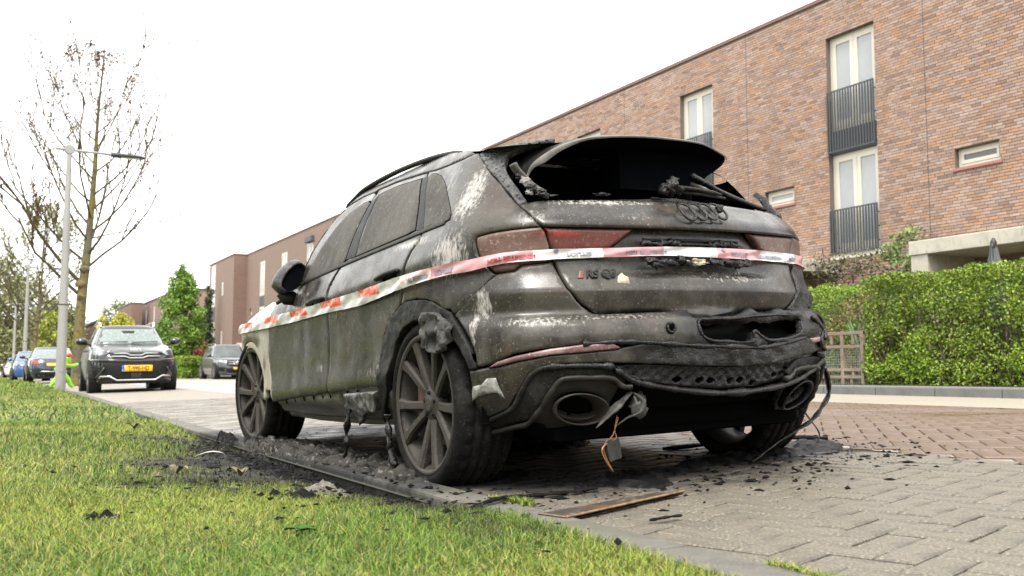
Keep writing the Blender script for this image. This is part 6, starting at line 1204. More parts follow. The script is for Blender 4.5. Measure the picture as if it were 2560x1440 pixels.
def spoke_mesh():
    V=[];F=[]; st=[]
    # two arms of a split spoke, from the hub out; curved, tapering, with a raised ridge
    for s in (-1,1):
        o=len(V); n=9
        for i in range(n):
            t=i/(n-1); r=.050+.212*t; an=s*(.16*(1-t)**.7+.235*t**.85 if True else 0); an=s*np.interp(t,[0,.25,.6,1],[.20,.235,.255,.285])
            w=np.interp(t,[0,.3,.75,1],[.021,.0185,.0195,.029]); x0=np.interp(t,[0,.35,.8,1],[.034,.022,.010,.004]); dep=np.interp(t,[0,.5,1],[.05,.042,.035])
            y,z=r*math.cos(an),r*math.sin(an); ty,tz=-math.sin(an),math.cos(an)
            for (dw,dx) in ((-1,.010),(-.62,.0),(.62,.0),(1,.010),(.8,dep),(-.8,dep)): V.append((x0+dx,y+ty*dw*w,z+tz*dw*w))
        F+=[(o+i*6+k,o+i*6+(k+1)%6,o+(i+1)*6+(k+1)%6,o+(i+1)*6+k) for i in range(n-1) for k in range(6)]+[tuple(o+k for k in range(6)),tuple(o+(n-1)*6+k for k in range(5,-1,-1))]
    return V,F
def one_arm(s):
    V,F=spoke_mesh(); h=len(V)//2
    if s<0: return MB().add(V[:h],[f for f in F if max(f)<h]).mesh('spoke',M_RIM,False)
    return MB().add(V[h:],[tuple(i-h for i in f) for f in F if min(f)>=h]).mesh('spoke',M_RIM,False)
armA,armB=one_arm(-1),one_arm(1)
hubM=MB().lathe([(.060,.066),(.034,.066),(.029,.055),(.027,.034),(.021,.031),(.019,.024),(.023,.0)],30,'x').mesh('hub',M_RIM,True)
discM=MB().lathe([(.10,0),(.10,.17),(.115,.17),(.115,0)],40,'x').mesh('brake_disc',M_STEEL)
boltM=MB().lathe([(.020,.0),(.020,.008),(.034,.009)],6,'x').mesh('wheel_bolt',M_CHARP)
capring=MB().lathe([(.0195,.0085),(.017,.0085),(.017,.0065),(.0195,.0065)],14,'x').mesh('cap_ring',M_STEEL)
tyF=tyre_mesh(.317)
def wheel(x,y,z,rz,spin,left):
    w=empty('wheel',(x,y,z),rz if left else rz+math.pi,parent=car)
    link('tyre',tyF,w); rm=link('rim',rimM,w)
    g=link('hub',hubM,w)
    for k in range(5):
        a=spin+2*math.pi*k/5
        link('spoke',armA,w,rot=(a,0,0)); link('spoke',armB,w,rot=(a,0,0))
        link('wheel_bolt',boltM,w,(0,.047*math.cos(a+.63),.047*math.sin(a+.63)))
    link('brake_disc',discM,w); bevel(MB().box((.05,.10,-.07),(.16,.17,.09)).obj('brake_caliper',mat('burnt_caliper',(.10,.045,.035),.7),w),.012,2)
    return w
wheel(-.905,0,.317,0,R(-90+0),True); wheel(-.905,2.681,.3145,.0757,R(-90+4),True); wheel(.905,0,.317,0,R(40),False); wheel(.905,2.681,.3145,.0757,R(10),False)
MB().tube(smooth_poly([(.30,-.05,.22),(.45,.0,.155),(.58,.02,.145),(.70,.02,.20)],n=4),[.035]*6+[.045]*7,8,flat=.6).obj('suspension_arm',mat('suspension_steel',(.075,.068,.062),.5,metal=.4),car,True)
MB().tube([(-.7,.05,.30),(.7,.05,.30)],.05,10).tube([(.55,.0,.30),(.62,-.05,.55)],.045,10).tube([(-.55,.0,.30),(-.62,-.05,.55)],.045,10).obj('rear_axle',M_BLACK,car,True)
# ================================================================ THE OTHER CARS
M_CBLK=mat('car_black',(.006,.006,.007),.22,coat=.7,spec=.5); M_CNAVY=mat('car_navy',(.012,.018,.035),.2,coat=1.); M_CGREY=mat('car_grey',(.055,.058,.062),.25,metal=.5,coat=.7); M_CSIL=mat('car_silver',(.42,.43,.44),.3,metal=.5,coat=.6); M_CBLUE=mat('car_blue',(.03,.085,.25),.2,coat=1.); M_CWHT=mat('car_white',(.6,.6,.6),.25,coat=1.)
M_WSC=mat('car_windscreen',(.13,.165,.155),.06,spec=1.,layers=[(3,.45,.65,(.09,.12,.112),5,(1,1,.35)),(30,.54,.64,(.24,.28,.27),4,(1,1,.4))]); M_WSD=mat('car_dark_glass',(.035,.042,.042),.06,spec=1.,layers=[(2,.4,.7,(.08,.095,.095),5)])
M_PLAS=mat('car_plastic',(.007,.007,.007),.6,spec=.3); M_CHR=mat('car_chrome',(.62,.62,.61),.18,metal=.9); M_SILV=mat('car_silver_trim',(.52,.52,.51),.4,metal=.2); M_HL=mat('car_headlamp',(.34,.36,.37),.08,spec=1.,layers=[(5,.45,.6,(.05,.055,.06),3)]); M_TL=mat('car_tail_lamp',(.32,.012,.012),.15,coat=.6); M_YEL_P=mat('plate_yellow',(.78,.42,.012),.5); M_PBLUE=mat('plate_blue',(.02,.09,.45),.5); M_INK=mat('plate_ink',(.06,.035,.01),.6); M_CT=mat('car_tyre',(.016,.016,.016),.8); M_CRIM=mat('car_rim',(.20,.20,.205),.35,metal=.7)
def gen_car(label,col,L,Wd,zhood,ycowl,zbelt,yroof0,yroof1,yback,H,ztail,gcol=None,name='parked_car',wb=(.83,.86),wr=.33,plast=True,e=.40,rim=M_CRIM,glass=M_WSC,side=M_WSD,group='cars parked along the street'):
    t=empty(name,(0,0,0),0,label,'car',group); yc=L/2; hw=Wd/2
    def wz(z): return hw*np.interp(z,[.15,.3,.55,.75,.95,1.1],[.90,.955,1.,.99,.955,.93])
    def lz(z): return yc*np.interp(z,[.15,.3,.5,.7,.9,1.1],[.955,.985,1.,.992,.955,.90])
    def ztop(y): return np.interp(y,[0,.12,.5,ycowl,ycowl+.3,L-.5 if ztail<zbelt else L-.25,L-.1,L],[zhood-.14,zhood-.04,zhood+.03,zbelt-.04,zbelt,(ztail if ztail<zbelt else zbelt),ztail-.03,ztail-.12])
    n=72; th=np.linspace(0,2*math.pi,n,endpoint=False)
    def ring(z,ins=0.):
        c,s=np.cos(th),np.sin(th); x=np.sign(c)*np.abs(c)**e*(wz(z)-ins); y=yc+np.sign(s)*np.abs(s)**e*(lz(z)-ins); return x,y
    V=[]; fr=[0,.12,.28,.45,.62,.78,.90,.97,1.0]
    for i,f in enumerate(fr):
        x,y=ring(.2+f*.75); zt=ztop(y); z=.2+f*(zt-.2); x=np.sign(np.cos(th))*np.abs(np.cos(th))**e*(wz(z)-(.035 if f==1 else .008 if f>.95 else 0)); y=yc+np.sign(np.sin(th))*np.abs(np.sin(th))**e*(lz(z)-(.05 if f==1 else .012 if f>.95 else 0)); z=.2+f*(ztop(y)-.2); V+= [(a,b,float(c)) for a,b,c in zip(x,y,z)]
    m=len(fr)
    for ins,dz in ((.18,.02),(.42,.035)):
        x0=np.array([v[0] for v in V[(m-1)*n:m*n]]); y0=np.array([v[1] for v in V[(m-1)*n:m*n]]); x=x0*(1-ins/.9); y=yc+(y0-yc)*(1-ins/2.4); V+=[(a,b,float(ztop(b))+dz) for a,b in zip(x,y)]
    Fc=[(i*n+k,i*n+(k+1)%n,(i+1)*n+(k+1)%n,(i+1)*n+k) for i in range(m+1) for k in range(n)]+[tuple(range(n-1,-1,-1))]
    o0=len(V)
    # close the top with a strip across
    top0=(m+1)*n
    for k in range(1,n//4): pass
    Fc+=[(top0+k,top0+k+1,top0+(n//2-1-k)%n,top0+(n//2-k)%n) for k in range(0,n//4)]; Fc+=[(top0+(n-k)%n,top0+(n//2+k)%n,top0+(n//2+k+1)%n,top0+(n-k-1)%n) for k in range(0,n//4)]
    body=link('body',arr_mesh('body',V,Fc,col,True),t)
    # cabin
    def cy0(f): return ycowl+.02+(yroof0-ycowl-.02)*f
    def cy1(f): return yback-(yback-yroof1)*f
    def cw(f): return hw*(.90-.225*f-.03*math.sin(f*3.1) if np.isscalar(f) else .90-.225*f)
    e2=.30; zc=lambda f: zbelt-.06+(H-.05-zbelt+.06)*f
    V=[];rows=[0,.2,.4,.6,.8,.93,1.0]
    for f in rows:
        a,b=cy0(f),cy1(f); w=hw*(.90-.225*f); c,s=np.cos(th),np.sin(th); V+=[(float(np.sign(cc)*abs(cc)**e2*w),float((a+b)/2+np.sign(ss)*abs(ss)**e2*(b-a)/2),zc(f)) for cc,ss in zip(c,s)]
    for ins in (.12,.3):
        base_=V[(len(rows)-1)*n:len(rows)*n]; V+=[(x*(1-ins*1.2),(cy0(1)+cy1(1))/2+(y-(cy0(1)+cy1(1))/2)*(1-ins*.5),z+(.028 if ins<.2 else .045)) for x,y,z in base_]
    mr=len(rows)+1; Fc=[(i*n+k,i*n+(k+1)%n,(i+1)*n+(k+1)%n,(i+1)*n+k) for i in range(mr) for k in range(n)]; top0=mr*n
    Fc+=[(top0+k,top0+k+1,top0+(n//2-1-k)%n,top0+(n//2-k)%n) for k in range(0,n//4)]; Fc+=[(top0+(n-k)%n,top0+(n//2+k)%n,top0+(n//2+k+1)%n,top0+(n-k-1)%n) for k in range(0,n//4)]
    cab=link('cabin',arr_mesh('cabin',V,Fc,col,True),t)
    def cabmap(front):
        def f(x,z,off):
            ff=(z-zc(0))/(zc(1)-zc(0)); a,b=cy0(ff),cy1(ff); w=hw*(.90-.225*ff); l=(b-a)/2; k=(1-np.clip(np.abs(x)/w,0,.999)**(2/e2))**(e2/2)
            y=(a+b)/2-l*k if front else (a+b)/2+l*k; nv=np.array([0,-.8,.6] if front else [0,.8,.6]); return np.stack([x,y,z],1)+nv*np.asarray(off+.004)[...,None] if np.ndim(off) else np.stack([x,y,z],1)+nv*(off+.004),np.tile(nv,(len(x),1))
        return f
    def cabside(sg):
        def f(y,z,off):
            ff=(z-zc(0))/(zc(1)-zc(0)); a,b=cy0(ff),cy1(ff); w=hw*(.90-.225*ff); l=(b-a)/2; x=sg*w*(1-np.clip(np.abs(y-(a+b)/2)/l,0,.999)**(2/e2))**(e2/2); nv=np.array([sg*.95,0,.3]); return np.stack([x,y,z],1)+nv*(np.asarray(off)+.004)[...,None] if np.ndim(off) else np.stack([x,y,z],1)+nv*(off+.004),np.tile(nv,(len(y),1))
        return f
    w0,w1=hw*.90,hw*.70; z0,z1=zbelt+.03,H-.10
    panel('windscreen',[(-w0*.90,z0),(w0*.90,z0),(w1*.93,z1),(-w1*.93,z1)],cabmap(True),glass,t,step=.07,rnd=.004,thick=.003)
    panel('rear_window',[(-w0*.86,z0),(w0*.86,z0),(w1*.88,z1),(-w1*.88,z1)],cabmap(False),glass,t,step=.07,rnd=.004,thick=.003)
    for sg in (-1,1):
        fA=lambda z:(z-zc(0))/(zc(1)-zc(0)); za,zb_=zbelt+.02,H-.13; pa,pb=cy0(fA(za))+.22,cy1(fA(za))-.22; qa,qb=cy0(fA(zb_))+.16,cy1(fA(zb_))-.14; mid=(pa+pb)/2
        panel('side_window',[(pa,za),(mid-.04,za),(mid-.04,zb_),(qa,zb_)],cabside(sg),side,t,step=.12,rnd=.003,thick=.003); panel('side_window',[(mid+.04,za),(pb,za),(qb,zb_),(mid+.04,zb_)],cabside(sg),side,t,step=.12,rnd=.003,thick=.003)
        mm=MB(); mm.blob((sg*(hw+.10),ycowl+.35,zbelt+.08),(.12,.075,.085),1,2,.05); mo=mm.obj('door_mirror',col,t,True); MB().tube([(sg*(hw-.10),ycowl+.38,zbelt+.0),(sg*(hw+.04),ycowl+.36,zbelt+.03)],.025,6).obj('mirror_foot',M_PLAS,mo)
        for q in (.36,.62): bevel(MB().box((sg*hw*.985-.015,yc+ (q-.5)*L*.62-.09,zbelt-.13),(sg*hw*.985+.015,yc+(q-.5)*L*.62+.09,zbelt-.10)).obj('door_handle',col,t),.006,1)
    def bodymap(front):
        def f(x,z,off):
            w=wz(z); l=lz(z); k=(1-np.clip(np.abs(x)/w,0,.995)**(2/e))**(e/2); y=yc-l*k if front else yc+l*k; nv=np.array([0,-1.,0] if front else [0,1.,0]); o_=np.asarray(off)+.006
            return np.stack([x,y,z],1)+nv*(o_[...,None] if np.ndim(off) else o_),np.tile(nv,(len(x),1))
        return f
    # wheels sunk in dark arches
    tm=MB().lathe([(-.11,wr*.66),(-.11,wr*.93),(-.09,wr),(.09,wr),(.11,wr*.93),(.11,wr*.66)],30,'x').mesh('tyre',M_CT,True); dm=MB().lathe([(-.10,0),(-.085,wr*.22),(-.075,wr*.30),(-.095,wr*.62),(-.11,wr*.68)],30,'x').mesh('rim',rim,True); sm=MB().box((-.112,-.022,wr*.12),(-.09,.022,wr*.66)).mesh('spoke',M_CRIM)
    for sg in (-1,1):
        for y in (wb[0],L-wb[1]):
            MB().lathe([(hw-.25,0),(hw-.25,wr*1.17),(hw+.003,wr*1.17),(hw+.006,wr*1.02)] if sg>0 else [(-hw+.25,0),(-hw+.25,wr*1.17),(-hw-.003,wr*1.17),(-hw-.006,wr*1.02)],30,'x',(0,y,wr)).obj('wheel_arch',M_PLAS,t)
            w=empty('wheel',(sg*(hw-.10),y,wr),0 if sg<0 else math.pi,parent=t); link('tyre',tm,w); link('rim',dm,w)
            for k in range(5): link('spoke',sm,w,rot=(k*2*math.pi/5,0,0))
    return t,bodymap(True),cabmap,bodymap(False)
def strip(nm,pl,bm,r,m,par,off=.012,n=6,flat=1.):
    p=np.array(smooth_poly(pl,n=1) if 0 else pl); X,_=bm(p[:,0],p[:,1],off); return MB().tube([tuple(v) for v in X],r,n,flat=flat).obj(nm,m,par,True)
mirx=lambda pl:[(-a,b) for a,b in pl[::-1]]
# black crossover facing us
kc,bm,cm,_=gen_car('black crossover parked nose towards us with a yellow plate reading T-990-HD',M_CBLK,4.15,1.76,.90,1.0,1.04,1.62,3.3,3.95,1.50,1.0)
hl=[(-.85,.945),(-.50,.885),(-.54,.83),(-.62,.785),(-.78,.80),(-.83,.86)]
for f in (lambda p:p,mirx): panel('headlight',f(hl),bm,M_HL,kc,step=.05,off=.008,rnd=.01); strip('light_strip',f([(-.84,.935),(-.52,.878)]),bm,.012,M_CHR,kc,.02)
panel('grille',[(-.50,.855),(.50,.855),(.52,.80),(.40,.745),(-.40,.745),(-.52,.80)],bm,M_PLAS,kc,step=.06,off=.004,rnd=.006)
strip('grille_bar',[(-.44,.835),(-.19,.835),(-.11,.795),(.11,.795),(.19,.835),(.44,.835)],bm,.012,M_SILV,kc,.02); strip('grille_bar',[(-.48,.772),(-.23,.772),(-.13,.738),(.13,.738),(.23,.772),(.48,.772)],bm,.013,M_SILV,kc,.022)
panel('bumper_bulge',[(-.86,.72),(-.5,.725),(0,.70),(.5,.725),(.86,.72),(.84,.665),(.45,.64),(-.45,.64),(-.84,.665)],bm,M_CBLK,kc,step=.05,off=.03,rnd=.025)
panel('lower_grille',[(-.62,.63),(.62,.63),(.66,.45),(.56,.30),(-.56,.30),(-.66,.45)],bm,M_PLAS,kc,step=.08,off=.006,rnd=.006)
for f in (lambda p:p,mirx):
    panel('side_vent',f([(-.85,.62),(-.63,.53),(-.75,.34),(-.84,.37)]),bm,M_PLAS,kc,step=.05,off=.01,rnd=.008); strip('vent_edge',f([(-.62,.54),(-.66,.47),(-.76,.33),(-.86,.31)]),bm,.018,M_CGREY,kc,.02)
    for k in range(3): strip('vent_slat',f([(-.82,.56-.06*k),(-.70,.545-.06*k)]),bm,.008,M_CGREY,kc,.02)
strip('silver_lip',[(-.74,.275),(-.68,.355),(-.52,.36),(-.38,.275),(.38,.275),(.52,.36),(.68,.355),(.74,.275),(-.74,.26)],bm,.019,M_CHR,kc,.035,8)
panel('lower_lip',[(-.90,.26),(.90,.26),(.86,.20),(-.86,.20)],bm,M_PLAS,kc,step=.08,off=.03,rnd=.015)
panel('radar_cover',[(-.10,.42),(.10,.42),(.10,.31),(-.10,.31)],bm,M_CBLK,kc,step=.06,off=.02,rnd=.006)
pl=empty('number_plate',parent=kc); panel('plate_face',[(-.235,.585),(.32,.585),(.32,.455),(-.235,.455)],bm,M_YEL_P,pl,step=.08,off=.034,rnd=.004); panel('plate_band',[(-.285,.585),(-.237,.585),(-.237,.455),(-.285,.455)],bm,M_PBLUE,pl,step=.05,off=.034,rnd=.002)
text_on('plate_letters','T-990-HD',.115,lambda x,y: bm(.043+x*.88,.519+y,np.full_like(x,.0365)),M_INK,pl,bold=.003); text_on('plate_letters','NL',.05,lambda x,y: bm(-.261+x*.7,.475+y,np.full_like(x,.0365)),M_FRAME,pl,bold=.001)
lg=empty('front_badge',parent=kc)
for s in ([(-.10,.895),(-.10,.945)],[(-.10,.912),(-.052,.945)],[(-.082,.922),(-.045,.897),(-.012,.943)],[(-.012,.943),(-.012,.897)],[(.002,.897),(.05,.943),(.095,.897)]): strip('letter_stroke',s,bm,.0075,mat('badge_white',(.85,.85,.85),.3),lg,.045,6)
for sg in (-1,1): MB().tube(smooth_poly([(sg*.56,1.75,1.45),(sg*.575,1.85,1.545),(sg*.58,2.1,1.565),(sg*.575,3.1,1.555),(sg*.56,3.3,1.49)],n=4),.026,8,flat=.8).obj('roof_rail',M_CHR,kc,True)
panel('sensor_housing',[(-.16,1.36),(.13,1.36),(.10,1.305),(-.12,1.305)],cm(True),M_PLAS,kc,step=.06,off=.006,rnd=.003)
for a,b in (((-.62,1.085),(-.05,1.10)),((.02,1.085),(.58,1.095))): strip('wiper',[a,b],cm(True),.008,M_PLAS,kc,.02)
kc.location=(2.93,21.95,.025); kc.rotation_euler=(0,-.02,-.02)
# grey SUV on the far side
gc,bm,cm,_=gen_car('dark grey sport utility vehicle in the distance seen between the black car and the wreck',M_CGREY,4.9,1.95,1.02,1.25,1.12,1.95,4.1,4.75,1.78,1.1,wr=.385,wb=(.95,1.0),glass=M_WSD,rim=M_CRIM)
for f in (lambda p:p,mirx): panel('headlight',f([(-.93,1.0),(-.58,.93),(-.60,.80),(-.88,.86)]),bm,M_HL,gc,step=.06,off=.01,rnd=.01); panel('side_intake',f([(-.9,.62),(-.62,.58),(-.66,.40),(-.86,.40)]),bm,M_PLAS,gc,step=.06,off=.012,rnd=.01)
panel('grille',[(-.5,.93),(.5,.93),(.54,.72),(.42,.66),(-.42,.66),(-.54,.72)],bm,M_PLAS,gc,step=.07,off=.012,rnd=.01)
for z in (.86,.76): strip('grille_bar',[(-.46,z),(.46,z)],bm,.014,M_CHR,gc,.03)
MB().lathe([(0,.0),(.0,.075),(.012,.09),(.02,.08)],24,'y',(0,-.035,.81)).obj('badge',M_CHR,gc); panel('lower_grille',[(-.6,.55),(.6,.55),(.5,.34),(-.5,.34)],bm,M_PLAS,gc,step=.08,off=.01,rnd=.01); strip('silver_lip',[(-.8,.33),(-.4,.27),(.4,.27),(.8,.33)],bm,.025,M_CGREY,gc,.03)
panel('number_plate',[(-.21,.60),(.31,.60),(.31,.49),(-.21,.49)],bm,M_YEL_P,gc,step=.08,off=.04,rnd=.003); panel('number_plate',[(-.262,.60),(-.213,.60),(-.213,.49),(-.262,.49)],bm,M_PBLUE,gc,step=.05,off=.04,rnd=.003)
for sg in (-1,1): MB().tube(smooth_poly([(sg*.62,2.1,1.70),(sg*.64,2.3,1.80),(sg*.64,3.9,1.80),(sg*.62,4.1,1.74)],n=3),.02,6).obj('roof_rail',M_CHR,gc,True)
gc.location=(11.35,49.5,.13); gc.rotation_euler=(0,0,.02)
# navy saloon seen from behind
bc,_,cm,bmr=gen_car('dark blue saloon parked tail towards us with red tail lamps behind the lamp post',M_CNAVY,4.9,1.86,.88,1.55,1.0,2.25,3.55,4.35,1.47,1.04,wr=.34,wb=(.9,1.0),glass=M_WSC)
for f in (lambda p:p,mirx): panel('tail_lamp',f([(-.90,.92),(-.50,.88),(-.46,.80),(-.52,.745),(-.86,.77)]),bmr,M_TL,bc,step=.06,off=.012,rnd=.01)
strip('bumper_strip',[(-.82,.50),(-.4,.47),(.4,.47),(.82,.50)],bmr,.018,M_CHR,bc,.03); panel('rear_diffuser',[(-.7,.42),(.7,.42),(.62,.25),(-.62,.25)],bmr,M_PLAS,bc,step=.08,off=.012,rnd=.01)
panel('number_plate',[(-.26,.80),(.26,.80),(.26,.69),(-.26,.69)],bmr,M_YEL_P,bc,step=.08,off=.02,rnd=.003); text_on('plate_letters','XT',.09,lambda x,y: bmr(-(x),.745+y,np.full_like(x,.024)),M_INK,bc) if 0 else None
for x in (-.5,-.38,.38,.5): MB().lathe([(0,.03),(.04,.045),(.05,.04)],14,'y',(x,4.87,.30)).obj('exhaust_tip',M_CHR,bc)
bc.location=(2.62,47.6,.03); bc.rotation_euler=(0,0,math.pi)
sc_,bm,cm,bmr=gen_car('small bright blue car mostly hidden in front of the dark blue saloon',M_CBLUE,3.9,1.7,.92,.95,1.0,1.5,3.1,3.75,1.5,1.0,wr=.31)
for f in (lambda p:p,mirx): panel('headlight',f([(-.8,.88),(-.5,.83),(-.5,.74),(-.76,.76)]),bm,M_HL,sc_,step=.06,off=.01,rnd=.01)
sc_.location=(2.30,53.2,.03)
wc,bm,cm,bmr=gen_car('silver estate car facing us behind the second lamp post',M_CSIL,4.6,1.8,.95,1.1,1.08,1.7,3.8,4.45,1.66,1.05,wr=.34,glass=M_WSC)
for f in (lambda p:p,mirx): panel('headlight',f([(-.86,.92),(-.52,.87),(-.54,.76),(-.8,.78)]),bm,M_HL,wc,step=.06,off=.01,rnd=.01)
panel('grille',[(-.42,.84),(.42,.84),(.40,.70),(-.40,.70)],bm,M_PLAS,wc,step=.08,off=.01,rnd=.01); panel('lower_grille',[(-.6,.5),(.6,.5),(.5,.3),(-.5,.3)],bm,M_PLAS,wc,step=.08,off=.01,rnd=.01)
wc.location=(2.72,69,.03)
vc,bm,cm,bmr=gen_car('white hatchback far along the kerb with a red tail lamp',M_CWHT,4.2,1.76,.9,1.1,1.0,1.65,3.4,4.05,1.45,1.0,wr=.32)
for f in (lambda p:p,mirx): panel('tail_lamp',f([(-.84,.92),(-.52,.88),(-.54,.76),(-.8,.78)]),bmr,M_TL,vc,step=.06,off=.012,rnd=.01)
vc.location=(2.75,97,.05); vc.rotation_euler=(0,0,math.pi)
# lime green road-safety dummy leaning out behind the lamp post
M_LIME=mat('lime_plastic',(.28,.66,.035),.4,layers=[(5,.5,.7,(.24,.56,.03))])
dm=empty('safety_dummy',(1.98,29.05,.03),0,'lime green running child shaped road safety figure tied behind the nearest lamp post','figure')
sk=[((.0,0,.40),.10),((-.02,0,.52),.115),((.03,0,.64),.105),((.10,0,.70),.05),((.15,0,.76),.075),((.17,0,.82),.085),((.155,0,.87),.05),
 ((.10,-.06,.62),.055),((.22,-.10,.60),.05),((.33,-.10,.63),.045),((.40,-.10,.66),.04),((-.06,.09,.60),.055),((-.16,.12,.50),.05),((-.08,.14,.42),.04),
 ((.06,-.05,.34),.085),((.17,-.06,.22),.07),((.22,-.06,.08),.06),((.30,-.06,.035),.045),((-.07,.05,.32),.085),((-.17,.06,.18),.07),((-.27,.06,.06),.055),((-.20,.06,.03),.045)]
ed_=[(0,1),(1,2),(2,3),(3,4),(4,5),(5,6),(2,7),(7,8),(8,9),(9,10),(2,11),(11,12),(12,13),(0,14),(14,15),(15,16),(16,17),(0,18),(18,19),(19,20),(20,21)]
me=bpy.data.meshes.new('figure_body'); me.from_pydata([p for p,_ in sk],ed_,[]); me.update(); me.materials.append(M_LIME)
bo=link('body',me,dm); md=bo.modifiers.new('skin','SKIN'); 
for v,(p,r) in zip(me.skin_vertices[0].data,sk): v.radius=(r,r)
me.skin_vertices[0].data[0].use_root=True; md.use_smooth_shade=True; ss=bo.modifiers.new('sub','SUBSURF'); ss.levels=2; ss.render_levels=2
MB().lathe([(0,.082),(.03,.085),(.06,.07),(.085,.03),(.09,0)],18,'z',(.17,0,.855)).box((.19,-.07,.858),(.29,.07,.870)).obj('cap',mat('cap_red',(.55,.03,.03),.5),dm,True)
for s in (-1,1): MB().blob((.246,.035*s,.825),(.008,.016,.02),1,2,0).obj('eye',M_BLACK,dm,True)
MB().tube([(.06,-.12,.70),(-.05,-.12,.69),(-.12,-.02,.69)],.008,6).obj('tie_strap',M_BLACK,dm)
MB().box((.0,-.118,.50),(.08,-.112,.57)).obj('chest_print',M_BLACK,dm)
# orange traffic cone far off
cn=empty('traffic_cone',(1.75,122,.1),0,'tiny orange traffic cone at the far left end of the kerb','cone'); MB().lathe([(0,.34),(.05,.34),(.051,.22),(.9,.04),(.91,0)],14,'z').obj('cone',mat('cone_orange',(.7,.12,.02),.5),cn)
# ================================================================ TAPE, DEBRIS
M_TW=mat('tape_white',(.62,.605,.585),.22,layers=[(18,.45,.62,(.47,.455,.44),5,(.4,.4,2))]); M_TR=mat('tape_red',(.47,.22,.235),.25,layers=[(18,.45,.62,(.52,.33,.34),5,(.4,.4,2))]); M_TRB=mat('tape_red_bright',(.62,.075,.025),.35,layers=[(30,.5,.62,(.75,.45,.40),5)]); M_TRP=mat('tape_pink',(.60,.36,.35),.35,layers=[(20,.45,.62,(.70,.6,.58),5)]); M_TXT=mat('tape_print',(.16,.175,.21),.5)
tt=np.array(T['tape_top']); tb=np.array(T['tape_bot'])
tt=np.concatenate([[[3.25,.735]],tt,[[-2.15,.903],[-2.5,.90],[-2.9,.89]]]); tb=np.concatenate([[[3.25,.705]],tb,[[-2.15,.848],[-2.5,.845],[-2.9,.835]]])
def tape_pt(u,q,off=None):
    """q 0 at the lower edge, 1 at the upper edge"""
    u=np.asarray(u,float); zt=np.interp(-u,-tt[:,0],tt[:,1]); zb2=np.interp(-u,-tb[:,0],tb[:,1]); z=zb2+(zt-zb2)*q
    o=.016+.012*np.exp(-((u+.1)/.5)**2)+.006*np.sin(u*13+q*2.5)*np.sin(q*3.1)+.0018*np.sin(u*41+q*6)+.0008*np.sin(u*80-q*9)
    return S(u,z,o+(0 if off is None else off))
mk_=[p[0] for p in T['tape_marks']]
us=np.unique(np.concatenate([np.arange(-2.9,3.25,.02),mk_]))[::-1]; nr=6
Vt=[]; 
for q in np.linspace(0,1,nr+1): Vt.append(tape_pt(us,np.full(len(us),q))[0])
Vt=np.stack(Vt,1).reshape(-1,3); Fq=[];mi=[]
red_rear=[(mk_[1],mk_[0]+.22),(mk_[3],mk_[2]),(mk_[5],mk_[4]),(-2.35,mk_[6])]
side=[(mk_[8],mk_[7],3),(mk_[10],mk_[9],2),(mk_[12],mk_[11],2),(mk_[14],mk_[13],2),(mk_[16],mk_[15],2),(mk_[18],mk_[17],2)]
for i in range(len(us)-1):
    uc=.5*(us[i]+us[i+1])
    for k in range(nr):
        m_=0
        for a,b in red_rear:
            if a<=uc<=b: m_=1
        for a,b,mm in side:
            w=.06*math.sin((uc)*31)
            if min(a,b)<=uc<=max(a,b) and k>=(3 if mm==2 else 2)-(1 if (uc-min(a,b))<.5*abs(a-b) else 0): m_=mm
        Fq.append((i*(nr+1)+k,(i+1)*(nr+1)+k,(i+1)*(nr+1)+k+1,i*(nr+1)+k+1)); mi.append(m_)
tp=link('barrier_tape',arr_mesh('barrier_tape',Vt,Fq,[M_TW,M_TR,M_TRB,M_TRP],True,mi=mi)); tp.matrix_world=car.matrix_world.copy()
tag(tp,'red and white plastic police tape stretched round the burnt car','tape')
def tape_txt(body,uc,size,qc=.45,wid=1.,m=M_TXT):
    o=text_on('tape_lettering',body,size,lambda x,y: tape_pt(uc-x*wid,np.clip(qc-y/.055,0.02,.98),.0035),m,tp,bold=.0015); o.matrix_parent_inverse=Matrix.Identity(4); return o
zT=mk_[1]-.03
M_TXR=mat('tape_print_red',(.33,.07,.085),.5)
for uc in (-.745,-1.475,-1.86,-.20): 
    tape_txt('POLITIE',uc-.045,.030,.42,.95 if uc>-1.8 else .7)
for uc,mm in ((-1.0,M_TXT),(-1.66,M_TXT),(-.47,M_TXR),(-.0,M_TXT)): tape_txt('NIET BETREDEN',uc-.06,.026,.40,.95,mm)
for uc in (-.715,-1.44):
    V=[];n=14
    for k in range(n): V.append((.011*math.cos(2*math.pi*k/n),.011*math.sin(2*math.pi*k/n)-.010))
    V=np.array(V); X=tape_pt(uc+.015-V[:,0],np.clip(.60-V[:,1]/.055,0,1),.0045)[0]; o=link('tape_emblem',arr_mesh('tape_emblem',X,[tuple(range(n))],M_TXT),tp)
